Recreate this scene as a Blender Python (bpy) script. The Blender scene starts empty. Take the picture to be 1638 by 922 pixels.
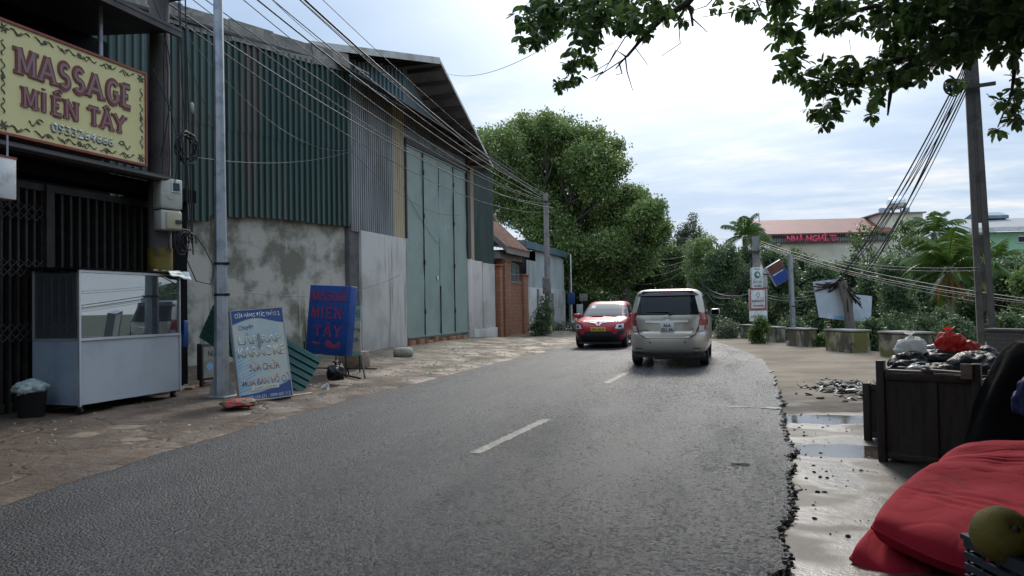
import bpy, bmesh, math, random
import numpy as np
from mathutils import Vector, Matrix, Euler, noise

S = bpy.context.scene
COL = S.collection
rad = math.radians

# ------------------------------------------------------------------ camera
CAM = Vector((0, 0, 1.43))
F = 1200.0
RC = Matrix.Rotation(rad(17), 3, 'Z') @ Matrix.Rotation(rad(90 + 1.36), 3, 'X') @ Matrix.Rotation(rad(-1), 3, 'Z')
cd = bpy.data.cameras.new('camera'); cam = bpy.data.objects.new('camera', cd); COL.objects.link(cam)
cam.location = CAM; cam.rotation_euler = RC.to_euler()
cd.sensor_width = 36; cd.lens = F / 1638 * 36; cd.clip_start = 0.05; cd.clip_end = 2000
S.camera = cam

# ------------------------------------------------------------------ sky, sun, exposure
SUN_EL, SUN_AZ = 36, -3          # azimuth from +Y towards +X
W = bpy.data.worlds.new('World'); S.world = W; W.use_nodes = True
nt = W.node_tree; nt.nodes.clear()
def N(t, **k):
    n = nt.nodes.new(t)
    for a, b in k.items(): setattr(n, a, b)
    return n
def L(a, b): nt.links.new(a, b)
def MA(op, a, b=None, clamp=False):
    n = N('ShaderNodeMath', operation=op); n.use_clamp = clamp
    for i, v in enumerate((a, b)):
        if v is None: continue
        if isinstance(v, (int, float)): n.inputs[i].default_value = v
        else: L(v, n.inputs[i])
    return n.outputs[0]
def RAMP(fac, stops):
    r = N('ShaderNodeValToRGB'); L(fac, r.inputs[0]); e = r.color_ramp.elements
    while len(e) < len(stops): e.new(0.5)
    for x, (p, c) in zip(e, stops):
        x.position = p; x.color = (c[0], c[1], c[2], 1) if isinstance(c, tuple) else (c, c, c, 1)
    return r.outputs[0]
def MIX(f, a, b, mode='MIX'):
    m = N('ShaderNodeMix', data_type='RGBA', blend_type=mode)
    for i, v in ((0, f), (6, a), (7, b)):
        if isinstance(v, (int, float)): m.inputs[i].default_value = v
        elif isinstance(v, tuple): m.inputs[i].default_value = (*v, 1)
        else: L(v, m.inputs[i])
    return m.outputs[2]
tc = N('ShaderNodeTexCoord'); sx = N('ShaderNodeSeparateXYZ'); L(tc.outputs['Generated'], sx.inputs[0])
zz = MA('MAXIMUM', sx.outputs[2], 0.0)
den = MA('ADD', zz, 0.10)
cx = N('ShaderNodeCombineXYZ'); L(MA('DIVIDE', sx.outputs[0], den), cx.inputs[0]); L(MA('DIVIDE', sx.outputs[1], den), cx.inputs[1])
mp = N('ShaderNodeMapping'); L(cx.outputs[0], mp.inputs[0]); mp.inputs['Scale'].default_value = (0.55, 1.0, 1); mp.inputs['Location'].default_value = (3.3, 1.7, 0); mp.inputs['Rotation'].default_value = (0, 0, rad(20))
n1 = N('ShaderNodeTexNoise'); L(mp.outputs[0], n1.inputs['Vector']); n1.inputs['Scale'].default_value = 1.1; n1.inputs['Detail'].default_value = 9; n1.inputs['Roughness'].default_value = 0.55; n1.inputs['Distortion'].default_value = 0.4
n2 = N('ShaderNodeTexNoise'); L(mp.outputs[0], n2.inputs['Vector']); n2.inputs['Scale'].default_value = 3.4; n2.inputs['Detail'].default_value = 6; n2.inputs['Roughness'].default_value = 0.6
cl = MA('ADD', MA('MULTIPLY', n1.outputs[0], 0.62), MA('MULTIPLY', n2.outputs[0], 0.38))
sky = N('ShaderNodeTexSky', sky_type='NISHITA'); sky.sun_disc = False
sky.sun_elevation = rad(SUN_EL); sky.sun_rotation = rad(SUN_AZ); sky.dust_density = 2.5; sky.air_density = 1.2
# veil of cloud: thin places show the blue sky, thick places go white (values are x10, strength 0.1)
thin = MIX(0.5, sky.outputs[0], (4.2, 5.5, 7.6))
cloudcol = RAMP(cl, [(0.28, (0.44, 0.60, 0.83)), (0.45, (0.50, 0.66, 0.87)), (0.53, (0.64, 0.77, 0.92)), (0.62, (0.98, 0.98, 0.97)), (0.72, (0.82, 0.88, 0.95))])
cloud10 = MIX(1.0, cloudcol, (6.8, 6.95, 7.2), 'MULTIPLY')
veil = MIX(0.88, thin, cloud10)
sd = Vector((math.sin(rad(SUN_AZ)) * math.cos(rad(SUN_EL)), math.cos(rad(SUN_AZ)) * math.cos(rad(SUN_EL)), math.sin(rad(SUN_EL))))
dp = N('ShaderNodeVectorMath', operation='DOT_PRODUCT'); L(tc.outputs['Generated'], dp.inputs[0]); dp.inputs[1].default_value = sd
gl = MA('POWER', MA('MAXIMUM', dp.outputs['Value'], 0.0), 26.0)
glow = MIX(1.0, veil, MIX(1.0, (17.0, 16.3, 15.4), gl, 'MULTIPLY'), 'ADD')
# an overcast sky is brighter overhead than at the horizon
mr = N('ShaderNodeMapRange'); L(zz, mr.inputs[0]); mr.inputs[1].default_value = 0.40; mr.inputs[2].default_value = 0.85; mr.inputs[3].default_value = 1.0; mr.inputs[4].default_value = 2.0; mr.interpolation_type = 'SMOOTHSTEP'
hz = MIX(RAMP(zz, [(0.0, 0.7), (0.12, 0.0)]), glow, (7.8, 7.9, 7.9))
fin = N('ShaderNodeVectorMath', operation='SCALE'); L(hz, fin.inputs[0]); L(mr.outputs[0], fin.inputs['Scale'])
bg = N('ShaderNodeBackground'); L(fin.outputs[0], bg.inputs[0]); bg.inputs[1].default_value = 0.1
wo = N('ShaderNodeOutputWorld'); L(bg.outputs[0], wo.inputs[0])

sl = bpy.data.lights.new('sun', 'SUN'); sun = bpy.data.objects.new('sun', sl); COL.objects.link(sun)
sl.energy = 1.5; sl.angle = rad(12); sl.color = (1.0, 0.93, 0.83)
sun.rotation_euler = (-sd).to_track_quat('-Z', 'Y').to_euler()
vs = S.view_settings; vs.view_transform = 'Standard'; vs.look = 'None'; vs.exposure = 0.42; vs.gamma = 1.0; vs.use_curve_mapping = False
S.render.engine = 'CYCLES'; S.cycles.max_bounces = 6; S.cycles.transparent_max_bounces = 12; S.cycles.use_denoising = True
S.cycles.caustics_reflective = False; S.cycles.caustics_refractive = False; S.cycles.sample_clamp_indirect = 4

# ------------------------------------------------------------------ photograph pixels to world points
def ray(px, py): return RC @ Vector(((px - 819) / F, (461 - py) / F, -1))
def P(px, py, d): return CAM + ray(px, py) * d
def G(px, py, z=0.0):
    r = ray(px, py); return CAM + r * ((z - CAM.z) / r.z)
def WX(px, py, X):
    r = ray(px, py); return CAM + r * (X / r.x)

# ------------------------------------------------------------------ objects
def tag(o, label=None, cat=None, group=None, kind=None):
    if label: o['label'] = label
    if cat: o['category'] = cat
    if group: o['group'] = group
    if kind: o['kind'] = kind
    return o
def thing(name, label, cat, loc=(0, 0, 0), rz=0.0, group=None):
    o = bpy.data.objects.new(name, None); COL.objects.link(o); o.empty_display_size = 0.2
    o.location = loc; o.rotation_euler = (0, 0, rz)
    return tag(o, label, cat, group)
def link(name, me, parent=None, mats=()):
    o = bpy.data.objects.new(name, me); COL.objects.link(o)
    for m in mats: me.materials.append(m)
    if parent is not None: o.parent = parent
    return o
def copy_tree(o, parent=None):
    c = o.copy(); COL.objects.link(c)
    if parent is not None: c.parent = parent
    for ch in list(o.children): copy_tree(ch, c)
    return c
def fast_mesh(name, V, Fc, tint=None, smooth=False):
    V = np.asarray(V, np.float32).reshape(-1, 3); Fc = np.asarray(Fc, np.int32); m, k = Fc.shape
    me = bpy.data.meshes.new(name)
    me.vertices.add(len(V)); me.vertices.foreach_set('co', V.ravel())
    me.loops.add(m * k); me.loops.foreach_set('vertex_index', Fc.ravel())
    me.polygons.add(m); me.polygons.foreach_set('loop_start', np.arange(0, m * k, k, dtype=np.int32)); me.polygons.foreach_set('loop_total', np.full(m, k, np.int32))
    if smooth: me.polygons.foreach_set('use_smooth', np.ones(m, bool))
    if tint is not None:
        a = me.attributes.new('tint', 'FLOAT', 'FACE'); a.data.foreach_set('value', np.asarray(tint, np.float32))
    me.update(calc_edges=True)
    return me

class MB:
    def __init__(s): s.v = []; s.f = []; s.m = []; s.s = []
    def add(s, vs, fs, m=0, smooth=False, T=None):
        b = len(s.v)
        for v in vs:
            v = Vector(v); s.v.append(tuple(T @ v) if T is not None else tuple(v))
        for f in fs:
            s.f.append([b + i for i in f]); s.m.append(m); s.s.append(smooth)
        return s
    def box(s, x0, x1, y0, y1, z0, z1, m=0, T=None):
        vs = [(x, y, z) for x in (x0, x1) for y in (y0, y1) for z in (z0, z1)]
        return s.add(vs, [(0, 1, 3, 2), (4, 6, 7, 5), (0, 4, 5, 1), (2, 3, 7, 6), (0, 2, 6, 4), (1, 5, 7, 3)], m, False, T)
    def bbox(s, x0, x1, y0, y1, z0, z1, b=0.01, m=0, T=None):
        bm = bmesh.new(); bmesh.ops.create_cube(bm, size=1)
        for v in bm.verts: v.co = Vector(((x0 + x1) / 2 + v.co.x * (x1 - x0), (y0 + y1) / 2 + v.co.y * (y1 - y0), (z0 + z1) / 2 + v.co.z * (z1 - z0)))
        bmesh.ops.bevel(bm, geom=list(bm.edges), offset=b, segments=2, profile=0.5, affect='EDGES')
        s.bm(bm, m, True, T); return s
    def bm(s, bm, m=0, smooth=False, T=None):
        bm.verts.index_update()
        s.add([v.co.copy() for v in bm.verts], [[v.index for v in f.verts] for f in bm.faces], m, smooth, T); bm.free(); return s
    def hexa(s, p, m=0):   # 8 points: bottom loop 0-3, top loop 4-7
        return s.add(p, [(3, 2, 1, 0), (4, 5, 6, 7), (0, 1, 5, 4), (1, 2, 6, 5), (2, 3, 7, 6), (3, 0, 4, 7)], m)
    def tube(s, pts, r, n=8, m=0, caps=True, smooth=True):
        pts = [Vector(p) for p in pts]; k = len(pts)
        rs = r if isinstance(r, (list, tuple)) else [r] * k
        up = None; vs = []
        for i, p in enumerate(pts):
            t = (pts[min(i + 1, k - 1)] - pts[max(i - 1, 0)])
            t = t.normalized() if t.length > 1e-9 else Vector((0, 0, 1))
            if up is None: up = Vector((1, 0, 0)) if abs(t.x) < 0.9 else Vector((0, 1, 0))
            a = (up - t * up.dot(t))
            if a.length < 1e-6: a = t.orthogonal()
            a.normalize(); b = t.cross(a); up = a
            for j in range(n):
                an = 2 * math.pi * j / n; vs.append(p + (a * math.cos(an) + b * math.sin(an)) * rs[i])
        fs = [(i * n + j, i * n + (j + 1) % n, (i + 1) * n + (j + 1) % n, (i + 1) * n + j) for i in range(k - 1) for j in range(n)]
        s.add(vs, fs, m, smooth)
        if caps: s.add(vs[:n], [list(range(n))[::-1]], m); s.add(vs[-n:], [list(range(n))], m)
        return s
    def lathe(s, prof, n=20, m=0, T=None, smooth=True):
        vs = [(r * math.cos(2 * math.pi * j / n), r * math.sin(2 * math.pi * j / n), z) for r, z in prof for j in range(n)]
        fs = [(i * n + j, i * n + (j + 1) % n, (i + 1) * n + (j + 1) % n, (i + 1) * n + j) for i in range(len(prof) - 1) for j in range(n)]
        s.add(vs, fs, m, smooth, T)
        s.add(vs[:n], [list(range(n))[::-1]], m, False, T); s.add(vs[-n:], [list(range(n))], m, False, T)
        return s
    def prism(s, poly, fn, c0, c1, m=0):   # closed polygon (a,b) swept c0..c1 through fn(a,b,c)
        n = len(poly); vs = [fn(a, b, c) for c in (c0, c1) for a, b in poly]
        return s.add(vs, [list(range(n))[::-1], [n + i for i in range(n)]] + [(i, (i + 1) % n, n + (i + 1) % n, n + i) for i in range(n)], m)
    def grid(s, fn, nu, nv, m=0, smooth=True):
        vs = [fn(i / nu, j / nv) for i in range(nu + 1) for j in range(nv + 1)]
        w = nv + 1
        return s.add(vs, [(i * w + j, (i + 1) * w + j, (i + 1) * w + j + 1, i * w + j + 1) for i in range(nu) for j in range(nv)], m, smooth)
    def build(s, name, mats, parent=None):
        if not isinstance(mats, (list, tuple)): mats = [mats]
        me = bpy.data.meshes.new(name); me.from_pydata(s.v, [], s.f)
        me.polygons.foreach_set('material_index', s.m); me.polygons.foreach_set('use_smooth', s.s); me.update()
        return link(name, me, parent, mats)

# ------------------------------------------------------------------ materials
def mat(name, col, rough=0.6, metal=0.0, col2=None, s2=3.0, lo2=0.45, hi2=0.65, col3=None, s3=8.0, lo3=0.5, hi3=0.6,
        bump=0.0, bs=20.0, bd=0.02, stretch=(1, 1, 1), spec=0.5, trans=0.0, tint=None, rvar=None, coat=0.0, world=False, stretch3=None):
    m = bpy.data.materials.new(name); m.use_nodes = True; t = m.node_tree; b = t.nodes['Principled BSDF']; out = t.nodes['Material Output']
    b.inputs['Roughness'].default_value = rough; b.inputs['Metallic'].default_value = metal
    b.inputs['Specular IOR Level'].default_value = spec; b.inputs['Coat Weight'].default_value = coat
    b.inputs['Base Color'].default_value = (*col, 1)
    co = t.nodes.new('ShaderNodeTexCoord')
    if world:
        co = t.nodes.new('ShaderNodeNewGeometry'); src = co.outputs['Position']
    else: src = co.outputs['Object']
    def mapped(sc):
        mpn = t.nodes.new('ShaderNodeMapping'); mpn.inputs['Scale'].default_value = sc; t.links.new(src, mpn.inputs[0]); return mpn.outputs[0]
    def nz(scale, det=6, ro=0.6, st=stretch):
        n = t.nodes.new('ShaderNodeTexNoise'); n.inputs['Scale'].default_value = scale; n.inputs['Detail'].default_value = det; n.inputs['Roughness'].default_value = ro
        t.links.new(mapped(st), n.inputs['Vector']); return n.outputs[0]
    cur = None
    def mix(fac, a, bcol):
        x = t.nodes.new('ShaderNodeMix'); x.data_type = 'RGBA'; t.links.new(fac, x.inputs[0])
        if a is None: x.inputs[6].default_value = (*col, 1)
        else: t.links.new(a, x.inputs[6])
        x.inputs[7].default_value = (*bcol, 1); return x.outputs[2]
    def rng(fac, lo, hi):
        r = t.nodes.new('ShaderNodeMapRange'); t.links.new(fac, r.inputs[0]); r.inputs[1].default_value = lo; r.inputs[2].default_value = hi; r.interpolation_type = 'SMOOTHSTEP'; return r.outputs[0]
    if tint:
        at = t.nodes.new('ShaderNodeAttribute'); at.attribute_name = 'tint'
        cur = mix(at.outputs['Fac'], None, tint)
    if col2: cur = mix(rng(nz(s2), lo2, hi2), cur, col2)
    if col3: cur = mix(rng(nz(s3, st=stretch3 or stretch), lo3, hi3), cur, col3)
    if cur is not None: t.links.new(cur, b.inputs['Base Color'])
    if rvar:
        r = t.nodes.new('ShaderNodeMapRange'); t.links.new(nz(rvar[0]), r.inputs[0]); r.inputs[1].default_value = 0.35; r.inputs[2].default_value = 0.65; r.inputs[3].default_value = rvar[1]; r.inputs[4].default_value = rvar[2]; t.links.new(r.outputs[0], b.inputs['Roughness'])
    if bump:
        bn = t.nodes.new('ShaderNodeBump'); bn.inputs['Strength'].default_value = bump; bn.inputs['Distance'].default_value = bd
        t.links.new(nz(bs, 8, 0.65, (1, 1, 1)), bn.inputs['Height']); t.links.new(bn.outputs[0], b.inputs['Normal'])
    if trans:
        tr = t.nodes.new('ShaderNodeBsdfTranslucent'); mx = t.nodes.new('ShaderNodeMixShader'); mx.inputs[0].default_value = trans
        if cur is not None: t.links.new(cur, tr.inputs[0])
        else: tr.inputs[0].default_value = (*col, 1)
        t.links.new(b.outputs[0], mx.inputs[1]); t.links.new(tr.outputs[0], mx.inputs[2]); t.links.new(mx.outputs[0], out.inputs[0])
    return m
def bricks(name, c1, c2, mortar, scale=1.0, rough=0.8, bw=0.4, rh=0.12, ms=0.012, plane='YZ'):
    m = bpy.data.materials.new(name); m.use_nodes = True; t = m.node_tree; b = t.nodes['Principled BSDF']; b.inputs['Roughness'].default_value = rough
    co = t.nodes.new('ShaderNodeTexCoord'); sp = t.nodes.new('ShaderNodeSeparateXYZ'); cb = t.nodes.new('ShaderNodeCombineXYZ'); t.links.new(co.outputs['Object'], sp.inputs[0])
    a = {'X': 0, 'Y': 1, 'Z': 2}; t.links.new(sp.outputs[a[plane[0]]], cb.inputs[0]); t.links.new(sp.outputs[a[plane[1]]], cb.inputs[1])
    br = t.nodes.new('ShaderNodeTexBrick'); t.links.new(cb.outputs[0], br.inputs[0]); br.inputs['Color1'].default_value = (*c1, 1); br.inputs['Color2'].default_value = (*c2, 1); br.inputs['Mortar'].default_value = (*mortar, 1)
    br.inputs['Scale'].default_value = scale; br.inputs['Brick Width'].default_value = bw; br.inputs['Row Height'].default_value = rh; br.inputs['Mortar Size'].default_value = ms
    t.links.new(br.outputs[0], b.inputs['Base Color'])
    bn = t.nodes.new('ShaderNodeBump'); bn.inputs['Strength'].default_value = 0.6; bn.inputs['Distance'].default_value = 0.01; bn.invert = True; t.links.new(br.outputs['Fac'], bn.inputs['Height']); t.links.new(bn.outputs[0], b.inputs['Normal'])
    return m
def glassmat(name, tintc, alpha=0.5, rough=0.02, ior=1.6):
    m = bpy.data.materials.new(name); m.use_nodes = True; t = m.node_tree; b = t.nodes['Principled BSDF']
    b.inputs['Base Color'].default_value = (*tintc, 1); b.inputs['Roughness'].default_value = rough; b.inputs['IOR'].default_value = ior; b.inputs['Specular IOR Level'].default_value = 0.8; b.inputs['Alpha'].default_value = alpha
    return m

M = {}
M['asphalt'] = None
M['white'] = mat('white paint', (0.75, 0.74, 0.72), 0.5, col2=(0.55, 0.53, 0.5), s2=6)
M['lead'] = mat('dark iron', (0.018, 0.016, 0.015), 0.6, 0.2, col2=(0.036, 0.028, 0.022), s2=6, bump=0.15, bs=60)
M['black'] = mat('black rubber', (0.012, 0.012, 0.012), 0.55)
M['cable'] = mat('cable sheath', (0.018, 0.018, 0.02), 0.55)
M['cablegrey'] = mat('grey cable', (0.11, 0.11, 0.12), 0.6)
M['galv'] = mat('galvanised steel', (0.36, 0.38, 0.41), 0.45, 0.75, col2=(0.25, 0.27, 0.3), s2=5, bump=0.05, bs=40)
M['greensheet'] = mat('green painted sheet', (0.052, 0.088, 0.076), 0.38, 0.25, col2=(0.080, 0.116, 0.100), s2=1.2, col3=(0.11, 0.10, 0.082), s3=1.4, lo3=0.54, hi3=0.74, stretch=(1, 1, .15), bump=0.08, bs=25)
M['greysheet'] = mat('weathered grey sheet', (0.33, 0.33, 0.32), 0.42, 0.35, col2=(0.22, 0.225, 0.22), s2=1.5, col3=(0.25, 0.20, 0.13), s3=1.3, lo3=0.58, hi3=0.75, stretch=(1, 1, .2))
M['creamsheet'] = mat('cream translucent sheet', (0.55, 0.46, 0.31), 0.6, 0, col2=(0.44, 0.35, 0.22), s2=2, stretch=(1, 1, .2))
M['bluesheet'] = mat('blue green sheet', (0.15, 0.22, 0.25), 0.42, 0.3, col2=(0.21, 0.27, 0.29), s2=1.0, stretch=(1, 1, .15))
M['whitesheet'] = mat('pale grey sheet', (0.50, 0.52, 0.50), 0.5, 0.2, col2=(0.38, 0.40, 0.37), s2=1.5, stretch=(1, 1, .2), col3=(0.3, 0.25, 0.18), s3=4, lo3=0.62, hi3=0.72)
M['flash'] = mat('dusty flashing', (0.17, 0.155, 0.13), 0.6, 0.2, col2=(0.11, 0.10, 0.085), s2=2, col3=(0.24, 0.215, 0.17), s3=5, bump=0.2, bs=8, bd=0.03)
M['fascia'] = mat('pale fascia', (0.55, 0.54, 0.50), 0.5, 0.1, col2=(0.4, 0.36, 0.3), s2=2)
M['roofund'] = mat('roof underside', (0.36, 0.345, 0.33), 0.5, 0.2, col2=(0.26, 0.25, 0.24), s2=1.5)
M['roofdark'] = mat('dark roof sheet', (0.055, 0.052, 0.052), 0.6, 0.2, col2=(0.09, 0.08, 0.075), s2=2)
M['steel'] = mat('brown steel', (0.075, 0.066, 0.06), 0.6, 0.4)
M['plaster'] = mat('stained plaster', (0.50, 0.47, 0.42), 0.85, col2=(0.30, 0.28, 0.25), s2=1.3, lo2=0.42, hi2=0.6, col3=(0.10, 0.095, 0.085), s3=3.2, lo3=0.60, hi3=0.68, bump=0.35, bs=14, bd=0.02)
M['plastermoss'] = mat('mossy plaster', (0.52, 0.475, 0.40), 0.88, col2=(0.20, 0.185, 0.14), s2=1.3, lo2=0.40, hi2=0.60, col3=(0.085, 0.085, 0.035), s3=1.3, lo3=0.54, hi3=0.68, bump=0.4, bs=12, bd=0.02, stretch3=(1.8, 1.8, .16))
M['plasterlight'] = mat('light plaster', (0.56, 0.52, 0.465), 0.85, col2=(0.44, 0.40, 0.355), s2=0.8, col3=(0.24, 0.215, 0.185), s3=2.0, lo3=0.56, hi3=0.72, bump=0.25, bs=10, bd=0.02, stretch3=(2, 2, .14))
M['whitewall'] = mat('whitewashed wall', (0.56, 0.54, 0.50), 0.8, col2=(0.43, 0.40, 0.36), s2=1.0, col3=(0.2, 0.18, 0.15), s3=2.5, lo3=0.64, hi3=0.78, bump=0.15, bs=12, stretch3=(1, 1, .4))
M['concrete'] = mat('pole concrete', (0.27, 0.26, 0.245), 0.85, col2=(0.19, 0.18, 0.165), s2=2.5, col3=(0.12, 0.11, 0.1), s3=7, lo3=0.6, hi3=0.7, bump=0.25, bs=30)
M['concretedark'] = mat('damp concrete', (0.115, 0.105, 0.098), 0.85, col2=(0.075, 0.068, 0.063), s2=3, bump=0.25, bs=30)
M['block'] = mat('mossy concrete block', (0.30, 0.265, 0.20), 0.88, col2=(0.085, 0.075, 0.055), s2=2.2, lo2=0.44, hi2=0.56, col3=(0.15, 0.14, 0.04), s3=2.6, lo3=0.50, hi3=0.60, bump=0.4, bs=12, world=True, stretch=(1, 1, .6))
M['doorgreen'] = mat('grey green door paint', (0.285, 0.355, 0.305), 0.5, 0.1, col2=(0.245, 0.31, 0.27), s2=1.0, col3=(0.31, 0.40, 0.36), s3=1.7, lo3=0.58, hi3=0.72, bump=0.25, bs=1.6, bd=0.06)
M['yellow'] = mat('yellow sign face', (0.80, 0.70, 0.33), 0.5, col2=(0.77, 0.66, 0.29), s2=1.5)
M['maroon'] = mat('maroon letter edge', (0.20, 0.035, 0.03), 0.5)
M['mauve'] = mat('dull mauve letter face', (0.27, 0.16, 0.16), 0.4)
M['brick red frame'] = mat('red brown frame', (0.30, 0.055, 0.035), 0.5, col2=(0.22, 0.04, 0.03), s2=6)
M['ornament'] = mat('grey olive ornament', (0.13, 0.12, 0.09), 0.5)
M['silverletter'] = mat('silver digits', (0.50, 0.50, 0.44), 0.45)
M['silveredge'] = mat('grey digit edge', (0.22, 0.21, 0.19), 0.5)
M['signblue'] = mat('cobalt sign', (0.010, 0.062, 0.26), 0.5, col2=(0.008, 0.046, 0.20), s2=4)
M['signred'] = mat('faded red letters', (0.34, 0.045, 0.07), 0.6, col2=(0.14, 0.03, 0.13), s2=18, lo2=0.45, hi2=0.6)
M['bannerblue'] = mat('banner royal blue', (0.060, 0.10, 0.26), 0.5)
M['bannerlight'] = mat('faded banner blue', (0.46, 0.55, 0.57), 0.5, col2=(0.60, 0.60, 0.51), s2=1.6, lo2=0.4, hi2=0.6)
M['bannerray'] = mat('banner blue rays', (0.22, 0.44, 0.60), 0.5, col2=(0.40, 0.56, 0.64), s2=3)
M['bannercream'] = mat('faded cream letters', (0.70, 0.66, 0.54), 0.5)
M['bannertan'] = mat('faded tan outline', (0.42, 0.33, 0.27), 0.5)
M['bannerred'] = mat('faded brown red letters', (0.34, 0.16, 0.14), 0.5, col2=(0.5, 0.36, 0.32), s2=14)
M['whitepanel'] = mat('white enamel panel', (0.50, 0.52, 0.54), 0.38, col2=(0.43, 0.45, 0.47), s2=1.4, bump=0.15, bs=2, bd=0.02)
M['greyside'] = mat('blue grey panel', (0.26, 0.31, 0.37), 0.35, col2=(0.21, 0.25, 0.31), s2=2)
M['alu'] = mat('aluminium trim', (0.62, 0.63, 0.64), 0.35, 0.7)
M['glass'] = glassmat('display glass', (0.42, 0.46, 0.48), 0.62, 0.012, 2.2)
M['glass'].node_tree.nodes['Principled BSDF'].inputs['Metallic'].default_value = 0.85
M['brownboard'] = mat('red brown board', (0.14, 0.035, 0.018), 0.6, col2=(0.09, 0.025, 0.015), s2=3)
M['meter'] = mat('ivory meter casing', (0.52, 0.50, 0.43), 0.5, col2=(0.43, 0.41, 0.35), s2=6)
M['meteryel'] = mat('cream meter lid', (0.50, 0.45, 0.30), 0.5)
M['darkglass'] = glassmat('meter window', (0.03, 0.03, 0.05), 1.0, 0.1)
M['laterite'] = bricks('laterite blocks', (0.36, 0.155, 0.085), (0.28, 0.12, 0.065), (0.20, 0.115, 0.075), 1, 0.9, 0.38, 0.17, 0.012)
M['tile'] = mat('old roof tile', (0.26, 0.115, 0.075), 0.8, col2=(0.19, 0.10, 0.075), s2=3, col3=(0.30, 0.2, 0.15), s3=8, bump=0.4, bs=25)
M['oldbeam'] = mat('grey brown eave', (0.24, 0.21, 0.19), 0.8, col2=(0.16, 0.14, 0.12), s2=4)
M['brickdark'] = bricks('dark bricks', (0.085, 0.07, 0.06), (0.065, 0.055, 0.05), (0.09, 0.085, 0.08), 1, 0.9, 0.22, 0.075, 0.01, 'XZ')  # dark brick tones with slightly paler mortar
M['wood'] = mat('dark wet plywood', (0.052, 0.036, 0.028), 0.6, col2=(0.030, 0.021, 0.016), s2=4, stretch=(6, 6, .7), bump=0.3, bs=30)
M['woodpale'] = mat('bare grey wood', (0.26, 0.20, 0.15), 0.75, col2=(0.17, 0.125, 0.09), s2=5, stretch=(1, 6, 6), bump=0.3, bs=40)
M['woodpost'] = mat('weathered post', (0.19, 0.165, 0.14), 0.85, col2=(0.12, 0.10, 0.085), s2=5, stretch=(5, 5, .6), bump=0.4, bs=30)
M['bagblack'] = mat('black bin bag', (0.010, 0.010, 0.011), 0.36, bump=0.7, bs=11, bd=0.04, spec=0.28)
M['bagwhite'] = mat('white plastic bag', (0.82, 0.82, 0.79), 0.4, bump=0.5, bs=16, bd=0.03, trans=0.3)
M['bagred'] = mat('red plastic bag', (0.62, 0.045, 0.03), 0.35, bump=0.4, bs=14, bd=0.03, trans=0.35)
M['baglilac'] = mat('grey lilac bag', (0.30, 0.29, 0.36), 0.4, bump=0.5, bs=16, bd=0.03)
M['bagclear'] = mat('pale green bag', (0.45, 0.52, 0.50), 0.3, bump=0.5, bs=20, bd=0.02, trans=0.3)
M['tarp'] = mat('shade black tarpaulin', (0.007, 0.0065, 0.007), 0.95, spec=0.12, bump=0.4, bs=8, bd=0.04)  # near-black base colour carries the shade on the heap and shopfront walls
M['bluebag'] = mat('blue sack', (0.008, 0.03, 0.11), 0.6, bump=0.4, bs=12)
M['cushion'] = mat('crimson cloth', (0.39, 0.018, 0.034), 0.9, col2=(0.35, 0.015, 0.030), s2=4, col3=(0.24, 0.012, 0.022), s3=2.6, lo3=0.56, hi3=0.72, bump=0.55, bs=150, bd=0.006, spec=0.2)
M['fruit'] = mat('yellow green rind', (0.22, 0.165, 0.025), 0.75, col2=(0.10, 0.10, 0.02), s2=7, bump=0.5, bs=90, bd=0.01)
M['basket'] = mat('dark blue grey plastic', (0.03, 0.036, 0.05), 0.45)
M['stone'] = mat('stone', (0.34, 0.32, 0.26), 0.85, col2=(0.24, 0.23, 0.16), s2=5, bump=0.3, bs=15)
M['paper'] = mat('litter paper', (0.66, 0.66, 0.63), 0.7)
M['mesh red'] = mat('red net', (0.42, 0.045, 0.03), 0.6, col2=(0.09, 0.08, 0.05), s2=9, lo2=0.42, hi2=0.56, bump=0.6, bs=40)
M['bamboo'] = mat('bamboo', (0.40, 0.27, 0.18), 0.6, col2=(0.3, 0.2, 0.13), s2=8)
M['lawn'] = None
for k_, c_, t_ in (('leafbig', (0.082, 0.145, 0.036), (0.27, 0.355, 0.11)), ('leafdark', (0.040, 0.082, 0.025), (0.125, 0.19, 0.055)),
                   ('leafblue', (0.048, 0.092, 0.040), (0.175, 0.24, 0.105)), ('leaflight', (0.060, 0.110, 0.028), (0.15, 0.22, 0.06)), ('leafgrey', (0.055, 0.085, 0.05), (0.16, 0.19, 0.11))):
    M[k_] = mat(k_.replace('leaf', 'foliage '), c_, 0.45, tint=t_, trans=0.40, spec=0.5)
M['leafnear'] = mat('thick glossy leaf', (0.036, 0.075, 0.020), 0.42, tint=(0.135, 0.225, 0.055), trans=0.46, spec=0.5)
M['palm'] = mat('palm leaflets', (0.045, 0.10, 0.020), 0.4, tint=(0.13, 0.20, 0.035), trans=0.3)
M['palmdead'] = mat('drying fronds', (0.20, 0.17, 0.05), 0.6, tint=(0.42, 0.17, 0.035), trans=0.3)
M['bark'] = mat('bark', (0.085, 0.07, 0.055), 0.9, col2=(0.05, 0.04, 0.032), s2=5, stretch=(3, 3, .6), bump=0.5, bs=18)
M['palmbark'] = mat('palm stem', (0.20, 0.19, 0.13), 0.8, col2=(0.12, 0.12, 0.07), s2=4, stretch=(.4, .4, 5))

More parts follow.
